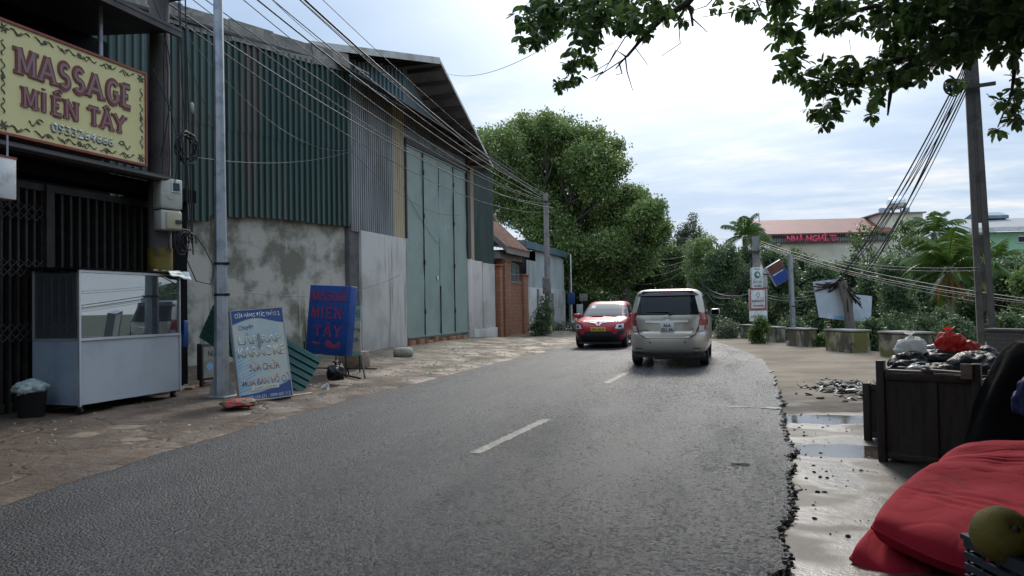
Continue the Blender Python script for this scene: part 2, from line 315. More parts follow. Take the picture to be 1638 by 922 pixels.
# ================================================================== GROUND
def nz1(x, s=0.0): return noise.noise(Vector((x, s, 7.3)))
def interp(tab, s):
    for (a, va), (b, vb) in zip(tab, tab[1:]):
        if s <= b:
            k = max(0, (s - a) / (b - a)); k = k * k * (3 - 2 * k) if False else k
            return va + (vb - va) * k
    return tab[-1][1]
RT = [(-12, .05), (0, .1), (4.2, .16), (7.1, .38), (11.5, .52), (17, .58), (20, .45), (23.4, .03), (29, -1.07), (36, -3.0), (44, -6.0), (55, -11.5), (75, -24)]
LT = [(-12, -5.2), (4.3, -5.34), (6.5, -5.69), (10.5, -5.91), (18, -5.9), (25, -5.8), (30, -6.2), (37, -7.9), (45, -11.2), (55, -17), (75, -30)]
def redge(s):
    r = 0.075 * nz1(s * 2.1) + 0.05 * nz1(s * 7.0, 3) + 0.025 * nz1(s * 19, 5)
    return interp(RT, s) + r * max(0.25, min(1, (24 - s) / 8)) - 0.05 * max(0, nz1(s * .7, 9))
def ledge(s): return interp(LT, s) + 0.07 * nz1(s * 1.3, 11) + 0.04 * nz1(s * 5, 12)

def posmat(name, rough):
    m = bpy.data.materials.new(name); m.use_nodes = True; t = m.node_tree; b = t.nodes['Principled BSDF']; b.inputs['Roughness'].default_value = rough
    g = t.nodes.new('ShaderNodeNewGeometry')
    return m, t, b, g.outputs['Position']
class NG:   # little node helper
    def __init__(s, t, pos): s.t = t; s.pos = pos
    def ln(s, v, i):
        if isinstance(v, (int, float)): i.default_value = v
        elif isinstance(v, tuple): i.default_value = (*v, 1) if len(i.default_value) == 4 else v
        else: s.t.links.new(v, i)
    def noise(s, sc, det=6, ro=.6, st=(1, 1, 1), loc=(0, 0, 0)):
        mp_ = s.t.nodes.new('ShaderNodeMapping'); mp_.inputs['Scale'].default_value = st; mp_.inputs['Location'].default_value = loc; s.t.links.new(s.pos, mp_.inputs[0])
        n = s.t.nodes.new('ShaderNodeTexNoise'); n.inputs['Scale'].default_value = sc; n.inputs['Detail'].default_value = det; n.inputs['Roughness'].default_value = ro; s.t.links.new(mp_.outputs[0], n.inputs['Vector']); return n.outputs[0]
    def vor(s, sc, feat='F1', out='Color', st=(1, 1, 1), warp=0.0):
        n = s.t.nodes.new('ShaderNodeTexVoronoi'); n.feature = feat; n.inputs['Scale'].default_value = sc
        v = s.pos
        if warp:
            nn = s.t.nodes.new('ShaderNodeTexNoise'); nn.inputs['Scale'].default_value = 1.5; nn.inputs['Detail'].default_value = 4; s.t.links.new(s.pos, nn.inputs['Vector'])
            va = s.t.nodes.new('ShaderNodeVectorMath'); va.operation = 'SCALE'; va.inputs['Scale'].default_value = warp; s.t.links.new(nn.outputs['Color'], va.inputs[0])
            vb = s.t.nodes.new('ShaderNodeVectorMath'); vb.operation = 'ADD'; s.t.links.new(s.pos, vb.inputs[0]); s.t.links.new(va.outputs[0], vb.inputs[1]); v = vb.outputs[0]
        s.t.links.new(v, n.inputs['Vector']); return n.outputs[out]
    def rng(s, f, a, b, c=0.0, d=1.0):
        r = s.t.nodes.new('ShaderNodeMapRange'); r.interpolation_type = 'SMOOTHSTEP'; s.ln(f, r.inputs[0])
        for i, v in zip((1, 2, 3, 4), (a, b, c, d)): r.inputs[i].default_value = v
        return r.outputs[0]
    def mix(s, f, a, b, mode='MIX'):
        x = s.t.nodes.new('ShaderNodeMix'); x.data_type = 'RGBA'; x.blend_type = mode
        s.ln(f, x.inputs[0]); s.ln(a, x.inputs[6]); s.ln(b, x.inputs[7]); return x.outputs[2]
    def math(s, op, a, b=0.0):
        n = s.t.nodes.new('ShaderNodeMath'); n.operation = op; s.ln(a, n.inputs[0]); s.ln(b, n.inputs[1]); return n.outputs[0]
    def axis(s, i):
        n = s.t.nodes.new('ShaderNodeSeparateXYZ'); s.t.links.new(s.pos, n.inputs[0]); return n.outputs[i]
    def bump(s, h, strength, dist, prev=None):
        n = s.t.nodes.new('ShaderNodeBump'); n.inputs['Strength'].default_value = strength; n.inputs['Distance'].default_value = dist; s.t.links.new(h, n.inputs['Height'])
        if prev is not None: s.t.links.new(prev, n.inputs['Normal'])
        return n.outputs[0]

# asphalt: coarse wet aggregate
m, t, b, pos = posmat('asphalt', 0.5); g = NG(t, pos); M['asphalt'] = m
vc = g.vor(52); sep = t.nodes.new('ShaderNodeSeparateColor'); t.links.new(vc, sep.inputs[0])
stone = g.mix(g.rng(sep.outputs[0], 0.25, 1.0), (0.005, 0.0051, 0.0057), (0.064, 0.064, 0.067))
stone = g.mix(g.rng(g.noise(0.45, 6), 0.42, 0.60, 0, .75), stone, (0.022, 0.022, 0.024))
stone = g.mix(g.rng(g.noise(0.9, 4, st=(1.6, .12, 1)), 0.5, 0.7, 0, .3), stone, (0.062, 0.062, 0.065))
def band(x0, wd): return g.rng(g.math('ABSOLUTE', g.math('SUBTRACT', g.math('ADD', g.axis(0), g.math('MULTIPLY', g.noise(.15, 2), .5)), x0)), 0, wd, 1, 0)
trk = g.math('MULTIPLY', g.math('MAXIMUM', g.math('MAXIMUM', band(-1.75, .45), band(-.05, .45)), g.math('MAXIMUM', band(-3.3, .4), band(-4.9, .4))), g.rng(g.noise(.9, 5), .3, .6))
stone = g.mix(g.math('MULTIPLY', trk, .35), stone, (0.060, 0.060, 0.062))
stone = g.mix(g.math('MULTIPLY', band(-.9, .28), g.rng(g.noise(1.3, 6), .42, .6, 0, .6)), stone, (0.012, 0.012, 0.013))
t.links.new(stone, b.inputs['Base Color'])
dst = g.vor(52, out='Distance'); h = g.math('SUBTRACT', g.noise(140, 2), g.math('MULTIPLY', dst, 1.4))
nrm = g.bump(g.math('ADD', h, g.math('MULTIPLY', g.noise(12, 4), 1.0)), 0.8, 0.013); t.links.new(nrm, b.inputs['Normal'])
t.links.new(g.math('ADD', g.rng(g.math('ADD', g.math('MULTIPLY', g.noise(0.7, 4, st=(1.4, .3, 1)), .7), g.math('MULTIPLY', sep.outputs[1], .3)), 0.30, 0.66, 0.50, 0.20), g.math('SUBTRACT', g.rng(g.axis(0), -4.6, -2.4, .14, 0), g.math('MULTIPLY', trk, .10))), b.inputs['Roughness'])
b.inputs['Specular IOR Level'].default_value = 0.42

# left shoulder: brown packed dirt near, cracked concrete farther along
m, t, b, pos = posmat('shoulder', 0.8); g = NG(t, pos); M['shoulder'] = m
dirt = g.mix(g.rng(g.noise(1.1, 7), .4, .65), (0.066, 0.041, 0.025), (0.120, 0.081, 0.051))
dirt = g.mix(g.rng(g.noise(5, 6), .52, .66, 0, .8), dirt, (0.050, 0.036, 0.028))
dirt = g.mix(g.rng(g.noise(30, 3), .6, .7, 0, .4), dirt, (0.20, 0.16, 0.12))
conc = g.mix(g.rng(g.noise(.8, 7), .4, .62), (0.235, 0.182, 0.125), (0.15, 0.114, 0.078))
conc = g.mix(g.rng(g.noise(3.2, 7), .54, .64, 0, .85), conc, (0.13, 0.10, 0.07))
conc = g.mix(g.rng(g.noise(1.4, 5, loc=(5, 2, 0)), .55, .68, 0, .7), conc, (0.10, 0.105, 0.045))
crack = g.rng(g.vor(0.5, 'DISTANCE_TO_EDGE', 'Distance', warp=.9), 0.0, 0.03, 1, 0)
conc = g.mix(g.math('MULTIPLY', crack, .5), conc, (0.05, 0.042, 0.035))
yy = g.math('ADD', g.axis(1), g.math('MULTIPLY', g.math('SUBTRACT', g.noise(.6, 5), .5), 9)); yx = g.math('ADD', yy, g.math('MULTIPLY', g.axis(0), 1.1))
fmix = g.rng(yx, 4.2, 9.0)
t.links.new(g.mix(fmix, dirt, conc), b.inputs['Base Color'])
hh = g.math('ADD', g.noise(6, 8, .65), g.math('MULTIPLY', crack, -.35)); t.links.new(g.bump(g.noise(45, 4), .5, .012, g.bump(hh, .8, .07)), b.inputs['Normal'])
t.links.new(g.rng(g.noise(1.3, 4), .35, .6, .45, .9), b.inputs['Roughness'])

# right apron: wet concrete near the camera, dry and beige farther on
m, t, b, pos = posmat('apron concrete', 0.7); g = NG(t, pos); M['apron'] = m
dry = g.mix(g.rng(g.noise(.7, 6), .4, .62), (0.225, 0.178, 0.125), (0.16, 0.125, 0.088))
dry = g.mix(g.rng(g.noise(4, 7), .55, .66, 0, .5), dry, (0.17, 0.14, 0.11))
wet = g.mix(g.rng(g.noise(1.6, 6), .42, .62), (0.100, 0.082, 0.065), (0.052, 0.041, 0.031))
wet = g.mix(g.rng(g.noise(24, 4), .6, .68, 0, .7), wet, (0.03, 0.027, 0.024))
wy = g.math('ADD', g.axis(1), g.math('MULTIPLY', g.math('SUBTRACT', g.noise(.9, 5), .5), 5))
t.links.new(g.mix(g.rng(wy, 10.5, 14), wet, dry), b.inputs['Base Color'])
pud = g.rng(g.noise(.75, 3, .5, st=(1.0, 1.5, 1), loc=(2.2, .6, 0)), .46, .56)
def lake(cx_, cy_, ax, ay, rot):   # pool with a ragged shore, at a fixed place on the pavement
    dx = g.math('SUBTRACT', g.axis(0), cx_); dy = g.math('SUBTRACT', g.axis(1), cy_); c_, s_ = math.cos(rot), math.sin(rot)
    u = g.math('DIVIDE', g.math('ADD', g.math('MULTIPLY', dx, c_), g.math('MULTIPLY', dy, s_)), ax); v = g.math('DIVIDE', g.math('SUBTRACT', g.math('MULTIPLY', dy, c_), g.math('MULTIPLY', dx, s_)), ay)
    r2 = g.math('ADD', g.math('MULTIPLY', u, u), g.math('MULTIPLY', v, v))
    return g.rng(g.math('ADD', r2, g.math('MULTIPLY', g.math('SUBTRACT', g.noise(2.6, 5), .5), 2.2)), .75, 1.0, 1, 0)
q1, q2, q3 = G(1318, 671, -.05), G(1345, 722, -.05), G(1330, 820, -.05)
wat = g.math('MAXIMUM', lake(q1.x, q1.y, .75, .42, .12), g.math('MULTIPLY', lake(q2.x, q2.y, .62, .40, .1), .9))
rw = g.math('ADD', g.math('MULTIPLY', g.rng(wy, 9.0, 12.5), .6), g.math('SUBTRACT', .62, g.math('MULTIPLY', pud, .30)))
rw = g.math('MULTIPLY', rw, g.math('SUBTRACT', 1.0, g.math('MULTIPLY', wat, .90)))
t.links.new(rw, b.inputs['Roughness']); b.inputs['IOR'].default_value = 1.45
dryk = g.math('SUBTRACT', 1.0, g.math('MULTIPLY', wat, .97))
bn1 = t.nodes.new('ShaderNodeBump'); bn1.inputs['Distance'].default_value = .02; t.links.new(g.noise(9, 6), bn1.inputs['Height']); t.links.new(g.math('MULTIPLY', dryk, .35), bn1.inputs['Strength'])
bn2 = t.nodes.new('ShaderNodeBump'); bn2.inputs['Distance'].default_value = .006; t.links.new(g.noise(70, 4), bn2.inputs['Height']); t.links.new(g.math('MULTIPLY', dryk, .3), bn2.inputs['Strength']); t.links.new(bn1.outputs[0], bn2.inputs['Normal'])
t.links.new(bn2.outputs[0], b.inputs['Normal'])
# far ground
m, t, b, pos = posmat('earth', 0.95); g = NG(t, pos); M['earth'] = m
t.links.new(g.mix(g.rng(g.noise(.5, 6), .4, .6), (0.045, 0.055, 0.022), (0.085, 0.07, 0.045)), b.inputs['Base Color'])

o = MB().grid(lambda u, v: Vector(((u - .5) * 900, (v - .3) * 900, -0.14)), 6, 6).build('ground', M['earth']); tag(o, kind='structure')

def stations(a, b_, fine0, fine1, df, dc):
    s, r = a, []
    while s < b_:
        r.append(s); s += df if fine0 <= s <= fine1 else dc
    return r + [b_]
ST = stations(-8, 75, 2.5, 20, 0.035, 0.25)
# road: one sheet with a broken right lip
mb = MB(); NC = 10
vs = []; fs = []
for s in ST:
    l, r = ledge(s) - 0.35, redge(s)
    for j in range(NC + 1):
        k = j / NC; vs.append((l + (r - l) * k, s, 0.0 - (0.006 if j == NC else 0)))
    cut = 0.02 + 0.03 * noise.noise(Vector((s * 14, 1, 2)))
    vs.append((r + max(.004, cut * .5), s, -0.025)); vs.append((r + max(.012, cut + .01), s, -0.075))
w = NC + 3
for i in range(len(ST) - 1):
    for j in range(w - 1): fs.append((i * w + j, i * w + j + 1, (i + 1) * w + j + 1, (i + 1) * w + j))
mb.add(vs, fs, 0, False); o = mb.build('road', M['asphalt']); tag(o, kind='structure')
# crumbs of asphalt along the broken edge
rnd = random.Random(4)
def chips(n, place, size, flat=.5, rr=rnd):
    V, Fc = [], []
    for _ in range(n):
        p = place(); sz = size() ; a = rr.uniform(0, 6.28); sx_, sy_, sz_ = sz * rr.uniform(.6, 1.2), sz * rr.uniform(.5, 1), sz * flat * rr.uniform(.5, 1.2)
        b0 = len(V)
        for dx, dy, dz in ((-1, -1, 0), (1, -1, 0), (1, 1, 0), (-1, 1, 0), (-.6, -.5, 1), (.5, -.6, 1), (.6, .5, 1), (-.5, .6, 1)):
            x, y = dx * sx_ * rr.uniform(.7, 1), dy * sy_ * rr.uniform(.7, 1)
            V.append((p[0] + x * math.cos(a) - y * math.sin(a), p[1] + x * math.sin(a) + y * math.cos(a), p[2] + dz * sz_))
        Fc += [(b0 + 4, b0 + 5, b0 + 6, b0 + 7), (b0, b0 + 1, b0 + 5, b0 + 4), (b0 + 1, b0 + 2, b0 + 6, b0 + 5), (b0 + 2, b0 + 3, b0 + 7, b0 + 6), (b0 + 3, b0, b0 + 4, b0 + 7)]
    return V, Fc
def edge_place():
    s = rnd.uniform(3, 12) ** 1.0; return (redge(s) + rnd.gauss(.0, .014), s, -.03 + rnd.uniform(0, .018))
V, Fc = chips(1000, edge_place, lambda: rnd.uniform(.006, .022), 1.0)
o = link('asphalt_crumbs', fast_mesh('asphalt_crumbs', V, Fc), None, [M['asphalt']]); tag(o, 'loose black crumbs along the broken asphalt edge', 'gravel', kind='stuff')

# left shoulder
def lz(x, s):
    k = max(0, min(1, (-5.9 - x) / 4.3)); wv = interp([(-8, .05), (9, .05), (14, .13), (20, .19), (28.5, .19), (32, .02), (60, .02)], s)
    rough = (0.035 * noise.noise(Vector((x * .9, s * .9, 1))) + 0.022 * noise.noise(Vector((x * 2.6, s * 2.6, 4))) + .010 * noise.noise(Vector((x * 7, s * 7, 9))))
    return 0.010 + wv * k ** .8 + rough * min(1, k * 5 + .0)
vs, fs = [], []; XS = 70
SS = stations(-8, 62, 4, 22, .12, .3)
for s in SS:
    l = ledge(s); l2 = -16.0 if s < 45 else -16 - (s - 45) * 1.3
    for j in range(XS + 1):
        k = (j / XS) ** 1.25; x = l + (l2 - l) * k
        vs.append((x, s, lz(x, s) if j else 0.003))
w = XS + 1
for i in range(len(SS) - 1):
    for j in range(XS): fs.append((i * w + j, (i + 1) * w + j, (i + 1) * w + j + 1, i * w + j + 1))
o = MB().add(vs, fs, 0, True).build('shoulder', M['shoulder']); tag(o, kind='structure')
# right apron
def az(s): return interp([(-8, -.052), (11, -.05), (16, -.02), (20, -.006), (70, -.006)], s)
vs, fs = [], []
SS2 = stations(-8, 48, 3, 14, .2, .5); XS = 40
for s in SS2:
    r = interp(RT, s) - .3; r2 = interp([(-8, 13), (14, 12), (20.4, 5.2), (24.3, 2.6), (30, 1.0), (36, -1.2), (48, -6.6)], s)
    for j in range(XS + 1):
        x = r + (r2 - r) * j / XS
        vs.append((x, s, az(s) - (.02 if j == 0 and s > 15 else 0) + .004 * noise.noise(Vector((x, s, 3)))))
w = XS + 1
for i in range(len(SS2) - 1):
    for j in range(XS): fs.append((i * w + j, i * w + j + 1, (i + 1) * w + j + 1, (i + 1) * w + j))
o = MB().add(vs, fs, 0, True).build('pavement', M['apron']); tag(o, kind='structure')

# painted centre dashes (worn)
m, t, b, pos = posmat('worn road paint', 0.6); g = NG(t, pos)
pm = g.mix(g.rng(g.vor(52), .45, .7), (0.25, 0.23, 0.165), (0.07, 0.07, 0.066)); pm = g.mix(g.rng(g.noise(7, 6), .42, .60, 0, .95), pm, (0.07, 0.07, 0.07)); t.links.new(pm, b.inputs['Base Color'])
t.links.new(g.bump(g.vor(52, out='Distance'), .5, .01), b.inputs['Normal'])
for k, (a, c, x0, x1) in enumerate(((6.9, 9.15, -2.52, -2.37), (13.5, 15.6, -2.38, -2.31), (20.2, 22.3, -2.7, -3.0))):
    mb = MB(); n = 14
    vs = []
    for i in range(n + 1):
        s = a + (c - a) * i / n; x = x0 + (x1 - x0) * i / n
        vs += [(x - .06 + .01 * nz1(s * 9, k), s, .004), (x + .06 + .012 * nz1(s * 8, k + 5), s, .004)]
    mb.add(vs, [(2 * i, 2 * i + 1, 2 * i + 3, 2 * i + 2) for i in range(n)])
    tag(mb.build('road_marking', m), kind='structure')
m, t, b, pos = posmat('pale trickle', 0.25); g = NG(t, pos); b.inputs['Base Color'].default_value = (0.25, 0.24, 0.225, 1)
t.links.new(g.bump(g.noise(7, 3), .06, .01), b.inputs['Normal'])
mb = MB(); vs = []; n = 60
for i in range(n + 1):
    k = i / n; p = G(905 + 345 * k, 641 + 12.2 * k ** 1.15, 0.004); wd = (.006 + .075 * k ** 1.6) * max(.15, .75 + 1.1 * nz1(k * 16, 2))
    vs += [(p.x, p.y - wd, .004), (p.x + .01, p.y + wd, .004)]
mb.add(vs, [(2 * i, 2 * i + 1, 2 * i + 3, 2 * i + 2) for i in range(n)])
tag(mb.build('water_trickle', m), kind='structure')

# gravel and scraps on the left shoulder
M['slab'] = mat('broken slab', (0.19, 0.15, 0.11), 0.85, col2=(0.11, 0.085, 0.06), s2=4, bump=.5, bs=18)
rnd = random.Random(8)
def lp():
    s = rnd.uniform(4.5, 26); x = -5.95 - abs(rnd.gauss(0, 2.0)); return (x, s, lz(x, s) - .002)
V, Fc = chips(1100, lp, lambda: rnd.choice((.005, .007, .01, .015, .028)) * rnd.uniform(.7, 1.3), .7)
o = link('shoulder_gravel', fast_mesh('shoulder_gravel', V, Fc), None, [M['slab']]); tag(o, 'loose brown grey pebbles and concrete chips on the roadside dirt', 'gravel', kind='stuff')
def lp3():
    s = rnd.uniform(6.5, 23); x = -6.15 - abs(rnd.gauss(0, 1.2)); return (x, s, lz(x, s) - .012)
def lp2():
    s = rnd.uniform(6.0, 24); x = -6.4 - abs(rnd.gauss(0, 2.0)); return (x, s, lz(x, s) + .004)
V, Fc = chips(90, lp3, lambda: rnd.choice((.05, .08, .12, .2, .3)) * rnd.uniform(.6, 1), .16)
o = link('broken_concrete', fast_mesh('broken_concrete', V, Fc), None, [M['slab']]); tag(o, 'broken thin concrete slabs sunk in the roadside dirt', 'rubble', kind='stuff')
V, Fc = chips(34, lp2, lambda: rnd.uniform(.008, .026), .2)
o = link('paper_litter', fast_mesh('paper_litter', V, Fc), None, [M['paper']]); tag(o, 'scattered pale litter scraps on the roadside dirt', 'litter', kind='stuff')
def rp():
    s = rnd.uniform(5.0, 10.5); x = interp(RT, s) + .06 + abs(rnd.gauss(0, .5)); return (x, s, az(s) + .004)
V, Fc = chips(110, rp, lambda: rnd.choice((.005, .008, .012, .02)), .5)
o = link('dark_litter', fast_mesh('dark_litter', V, Fc), None, [M['tarp']]); tag(o, 'dark leaf bits and grit on the wet pavement', 'litter', kind='stuff')
# rubbish heap swept beside the apron
mats4 = [M['paper'], M['steel'], M['woodpale'], M['tarp'], M['stone']]
cc = G(1362, 622, -.03)
vs_m = MB()
for i in range(520):
    a = rnd.uniform(0, 6.28); q = min(1.6, abs(rnd.gauss(0, .6)))
    x, y = cc.x + q * .62 * math.cos(a), cc.y + q * 1.25 * math.sin(a); z = -.035 + .10 * max(0, 1 - q) * rnd.uniform(.3, 1)
    sz = rnd.uniform(.02, .085); T = Matrix.Translation((x, y, z)) @ Euler((rnd.uniform(-.5, .5), rnd.uniform(-.5, .5), rnd.uniform(0, 6))).to_matrix().to_4x4()
    vs_m.box(-sz, sz, -sz * rnd.uniform(.2, .6), sz * .4, 0, .008, rnd.choice((0, 0, 1, 1, 2, 2, 3, 3, 3, 4)), T)
o = vs_m.build('litter_heap', mats4); tag(o, 'swept heap of wet paper, twigs and plastic scraps beside the crate', 'litter', kind='stuff')

# ================================================================== TEXT
def text_mesh(body, w=None, h=None, ext=0.004, off=0.0, shear=0.0):
    cu = bpy.data.curves.new('lettering', 'FONT'); cu.body = body; cu.align_x = 'CENTER'; cu.align_y = 'CENTER'; cu.size = 1; cu.extrude = 0; cu.offset = off; cu.shear = shear; cu.resolution_u = 3
    o = bpy.data.objects.new('tmp', cu); COL.objects.link(o); bpy.context.view_layer.update()
    me = bpy.data.meshes.new_from_object(o.evaluated_get(bpy.context.evaluated_depsgraph_get())); bpy.data.objects.remove(o); bpy.data.curves.remove(cu)
    co = np.empty(len(me.vertices) * 3, np.float32); me.vertices.foreach_get('co', co); co = co.reshape(-1, 3)
    mn, mx_ = co.min(0), co.max(0); c = (mn + mx_) / 2; sx_ = w / (mx_[0] - mn[0]) if w else 1; sy_ = h / (mx_[1] - mn[1]) if h else sx_
    if not w: sx_ = sy_
    out = np.stack([(co[:, 0] - c[0]) * sx_, np.zeros(len(co), np.float32), (co[:, 1] - c[1]) * sy_], 1)
    me.vertices.foreach_set('co', out.ravel().astype(np.float32)); me.update()
    bm = bmesh.new(); bm.from_mesh(me); r = bmesh.ops.extrude_face_region(bm, geom=list(bm.faces))
    bmesh.ops.translate(bm, verts=[v for v in r['geom'] if isinstance(v, bmesh.types.BMVert)], vec=(0, -ext, 0)); bm.to_mesh(me); bm.free(); me.materials.clear()
    return me
def text(body, x, y, z, w, h, material, parent, name='lettering', ext=.004, off=0.0, shear=0.0, rot=0.0):
    o = link(name, text_mesh(body, w, h, ext, off, shear), parent, [material]); o.location = (x, y, z); o.rotation_euler = (0, rot, 0); return o

# slab serif capitals drawn from strokes, unit box
def arc(cx_, cy_, rx, ry, a0, a1, n=10): return [(cx_ + rx * math.cos(rad(a0 + (a1 - a0) * i / n)), cy_ + ry * math.sin(rad(a0 + (a1 - a0) * i / n))) for i in range(n + 1)]
SP = arc(.5, .74, .33, .235, 25, 270, 12) + arc(.5, .265, .36, .24, 90, -155, 12)[1:]
GL = {'M': ([[(.14, 0), (.14, 1)], [(.14, 1), (.5, .12)], [(.5, .12), (.86, 1)], [(.86, 1), (.86, 0)]], [(.14, 0), (.86, 0), (.1, 1), (.9, 1)]),
      'A': ([[(.10, 0), (.5, 1)], [(.5, 1), (.90, 0)], [(.26, .34), (.74, .34)]], [(.10, 0), (.90, 0)]),
      'S': ([SP], []), 'E': ([[(.2, 0), (.2, 1)], [(.2, .95), (.85, .95)], [(.2, .5), (.66, .5)], [(.2, .05), (.88, .05)]], [(.2, 0), (.2, 1)]),
      'G': ([arc(.52, .5, .40, .46, 42, 318, 18), [(.84, .14), (.84, .46)], [(.56, .46), (.92, .46)]], []),
      'I': ([[(.5, 0), (.5, 1)]], [(.5, 0), (.5, 1)]), 'N': ([[(.16, 0), (.16, 1)], [(.16, 1), (.84, 0)], [(.84, 0), (.84, 1)]], [(.16, 0), (.84, 1), (.1, 1)]),
      'T': ([[(.5, 0), (.5, 1)], [(.1, .95), (.9, .95)], [(.1, .95), (.1, .78)], [(.9, .95), (.9, .78)]], [(.5, 0)]),
      'Y': ([[(.5, 0), (.5, .48)], [(.5, .48), (.1, 1)], [(.5, .48), (.9, 1)]], [(.5, 0), (.1, 1), (.9, 1)])}
ACC = {'Ề': ('E', [[(.2, 1.1), (.5, 1.26), (.8, 1.1)], [(.72, 1.42), (.95, 1.26)]]), 'Ế': ('E', [[(.2, 1.1), (.5, 1.26), (.8, 1.1)], [(.8, 1.25), (1.0, 1.42)]]), 'Â': ('A', [[(.25, 1.1), (.5, 1.27), (.75, 1.1)]]), 'İ': ('I', [[(.5, 1.14), (.5, 1.2)]])}
def slab(mb, ch, x, z, w, h, th, y0, y1, m, serif=.14, ser_t=.09):
    g_, acc = ACC.get(ch, (ch, [])); strokes, ser = GL[g_]
    for pl in strokes + acc:
        p = [Vector((x + a * w, z + b_ * h)) for a, b_ in pl]; n = len(p); le, ri = [], []
        for i in range(n):
            d = (p[min(i + 1, n - 1)] - p[max(i - 1, 0)]).normalized(); q = Vector((-d.y, d.x)) * th * (.7 if pl in acc else 1) / 2; le.append(p[i] + q); ri.append(p[i] - q)
        for i in range(n - 1):
            e = slab.e = (slab.e + .00013) % .0016
            mb.prism([le[i], ri[i], ri[i + 1], le[i + 1]], lambda a, b_, c: (a, c, b_), y0, y1 - e, m)
    for a, b_ in ser:
        slab.e = (slab.e + .00013) % .0016
        zz_ = z + b_ * h; s2_ = ser_t * h / 2; zc = zz_ + (s2_ if b_ < .5 else -s2_)
        mb.box(x + a * w - serif * h, x + a * w + serif * h, y1 - slab.e, y0, zc - s2_ - (th * .0), zc + s2_, m)
slab.e = 0.0
def slabword(word, xs, z, w, h, th, y0, y1, material, name, parent, serif=.16, ser_t=.1):
    mb = MB()
    for ch, x in zip(word, xs):
        if w is None:
            x0_, w0_ = x; pad = .06 * h; slab(mb, ch, x0_ + pad, z, w0_ - 2 * pad, h, th, y0, y1, 0, min(serif, .34 * w0_ / h), ser_t); continue
        if ch != ' ': slab(mb, ch, x, z, w if ch not in 'Iİ' else w * .6, h, th, y0, y1, 0, serif, ser_t)
    return mb.build(name, material, parent)

# corrugated sheet between two ground points; top/bottom as functions of 0..1
def corrugated(mb, a, b_, top, bot, pitch, depth, nrm, m=0, thick=None):
    a, b_ = Vector(a), Vector(b_); ln_ = (b_ - a).length; n = max(2, int(ln_ / pitch)); vs = []
    prof = ((0, 0), (.30, 0), (.42, 1), (.72, 1), (.84, 0))
    us = [((i + q) / n, d) for i in range(n) for q, d in prof] + [(1, 0)]
    for u, d in us:
        p = a.lerp(b_, u) + nrm * depth * d
        vs.append((p.x, p.y, bot(u))); vs.append((p.x, p.y, top(u)))
    mb.add(vs, [(2 * i, 2 * i + 2, 2 * i + 3, 2 * i + 1) for i in range(len(us) - 1)], m)
    return mb
def sag(p0, p1, s, n=22):
    p0, p1 = Vector(p0), Vector(p1); return [p0.lerp(p1, i / n) - Vector((0, 0, 4 * s * (i / n) * (1 - i / n))) for i in range(n + 1)]
def cable(p0, p1, s, r, label, group, material='cable', n=24, name='overhead_cable', cat='cable'):
    o = MB().tube(sag(p0, p1, s, n), r * (.68 if r > .009 else .85), 5).build(name, M[material]); return tag(o, label, cat, group)

# ================================================================== WAREHOUSE
wh = thing('warehouse', 'big warehouse of green corrugated sheet over concrete walls with tall grey green doors', 'warehouse', (-10.5, 22, 0))
def TW(x, y, z): return (x + 10.5, y - 22, z)
class WMB(MB):   # geometry in world coordinates, stored relative to the warehouse empty
    off = Vector((-10.5, 22, 0))
    def build(s, name, mats, parent=None, off=None):
        of = s.off if off is None else Vector(off); s.v = [tuple(Vector(v) - of) for v in s.v]; return MB.build(s, name, mats, parent)
A = Vector((-13.3, 12.2, 0)); B = Vector((-10.5, 18.85, 0)); nAB = Vector((B.y - A.y, -(B.x - A.x), 0)).normalized()
def stepbot(u): return 3.72 - .12 * (u < .30) - .16 * (.30 <= u < .42) - .03 * (u > .8) + .05 * (u > .55)
mb = WMB(); corrugated(mb, A, B, lambda u: 8.15, lambda u: 5.86 + .03 * math.sin(u * 7), .168, .072, nAB); corrugated(mb, A - nAB * .012, B - nAB * .012, lambda u: 6.1, stepbot, .168, .072, nAB); mb.build('side_cladding', M['greensheet'], wh)
mb = WMB(); A2, B2 = A - nAB * .12, B - nAB * .12
mb.hexa([A2 + Vector((0, 0, -.2)), B2 + Vector((0, 0, -.2)), B2 - nAB * .25 + Vector((0, 0, -.2)), A2 - nAB * .25 + Vector((0, 0, -.2)), A2 + Vector((0, 0, 3.9)), B2 + Vector((0, 0, 3.9)), B2 - nAB * .25 + Vector((0, 0, 3.9)), A2 - nAB * .25 + Vector((0, 0, 3.9))])
mb.build('side_wall', M['plastermoss'], wh)
mb = WMB()   # lapped parapet flashing
nn = 6
for i in range(nn):
    p, q = A.lerp(B, i / nn) + nAB * (.07 + .012 * (i % 2)), A.lerp(B, (i + 1.03) / nn) + nAB * (.07 + .012 * (i % 2)); dz = .03 * (i % 2)
    up = Vector((0, 0, 1)); d = nAB * .03
    lo, hi = 8.05 + dz, 8.62 + dz
    mb.hexa([p + up * lo, q + up * lo, q + up * lo - d, p + up * lo - d, p + up * hi - d * 4, q + up * hi - d * 4, q + up * hi - d * 5, p + up * hi - d * 5])
mb.build('parapet_flashing', M['flash'], wh)
mb = WMB()   # side lean-to roof
mb.hexa([A + Vector((0, -.4, 8.2)), B + Vector((0, 0, 8.2)), B + Vector((-9, 3, 8.8)), A + Vector((-9, 0, 8.8)), A + Vector((0, -.4, 8.27)), B + Vector((0, 0, 8.27)), B + Vector((-9, 3, 8.9)), A + Vector((-9, 0, 8.9))]); mb.build('side_roof', M['roofdark'], wh)
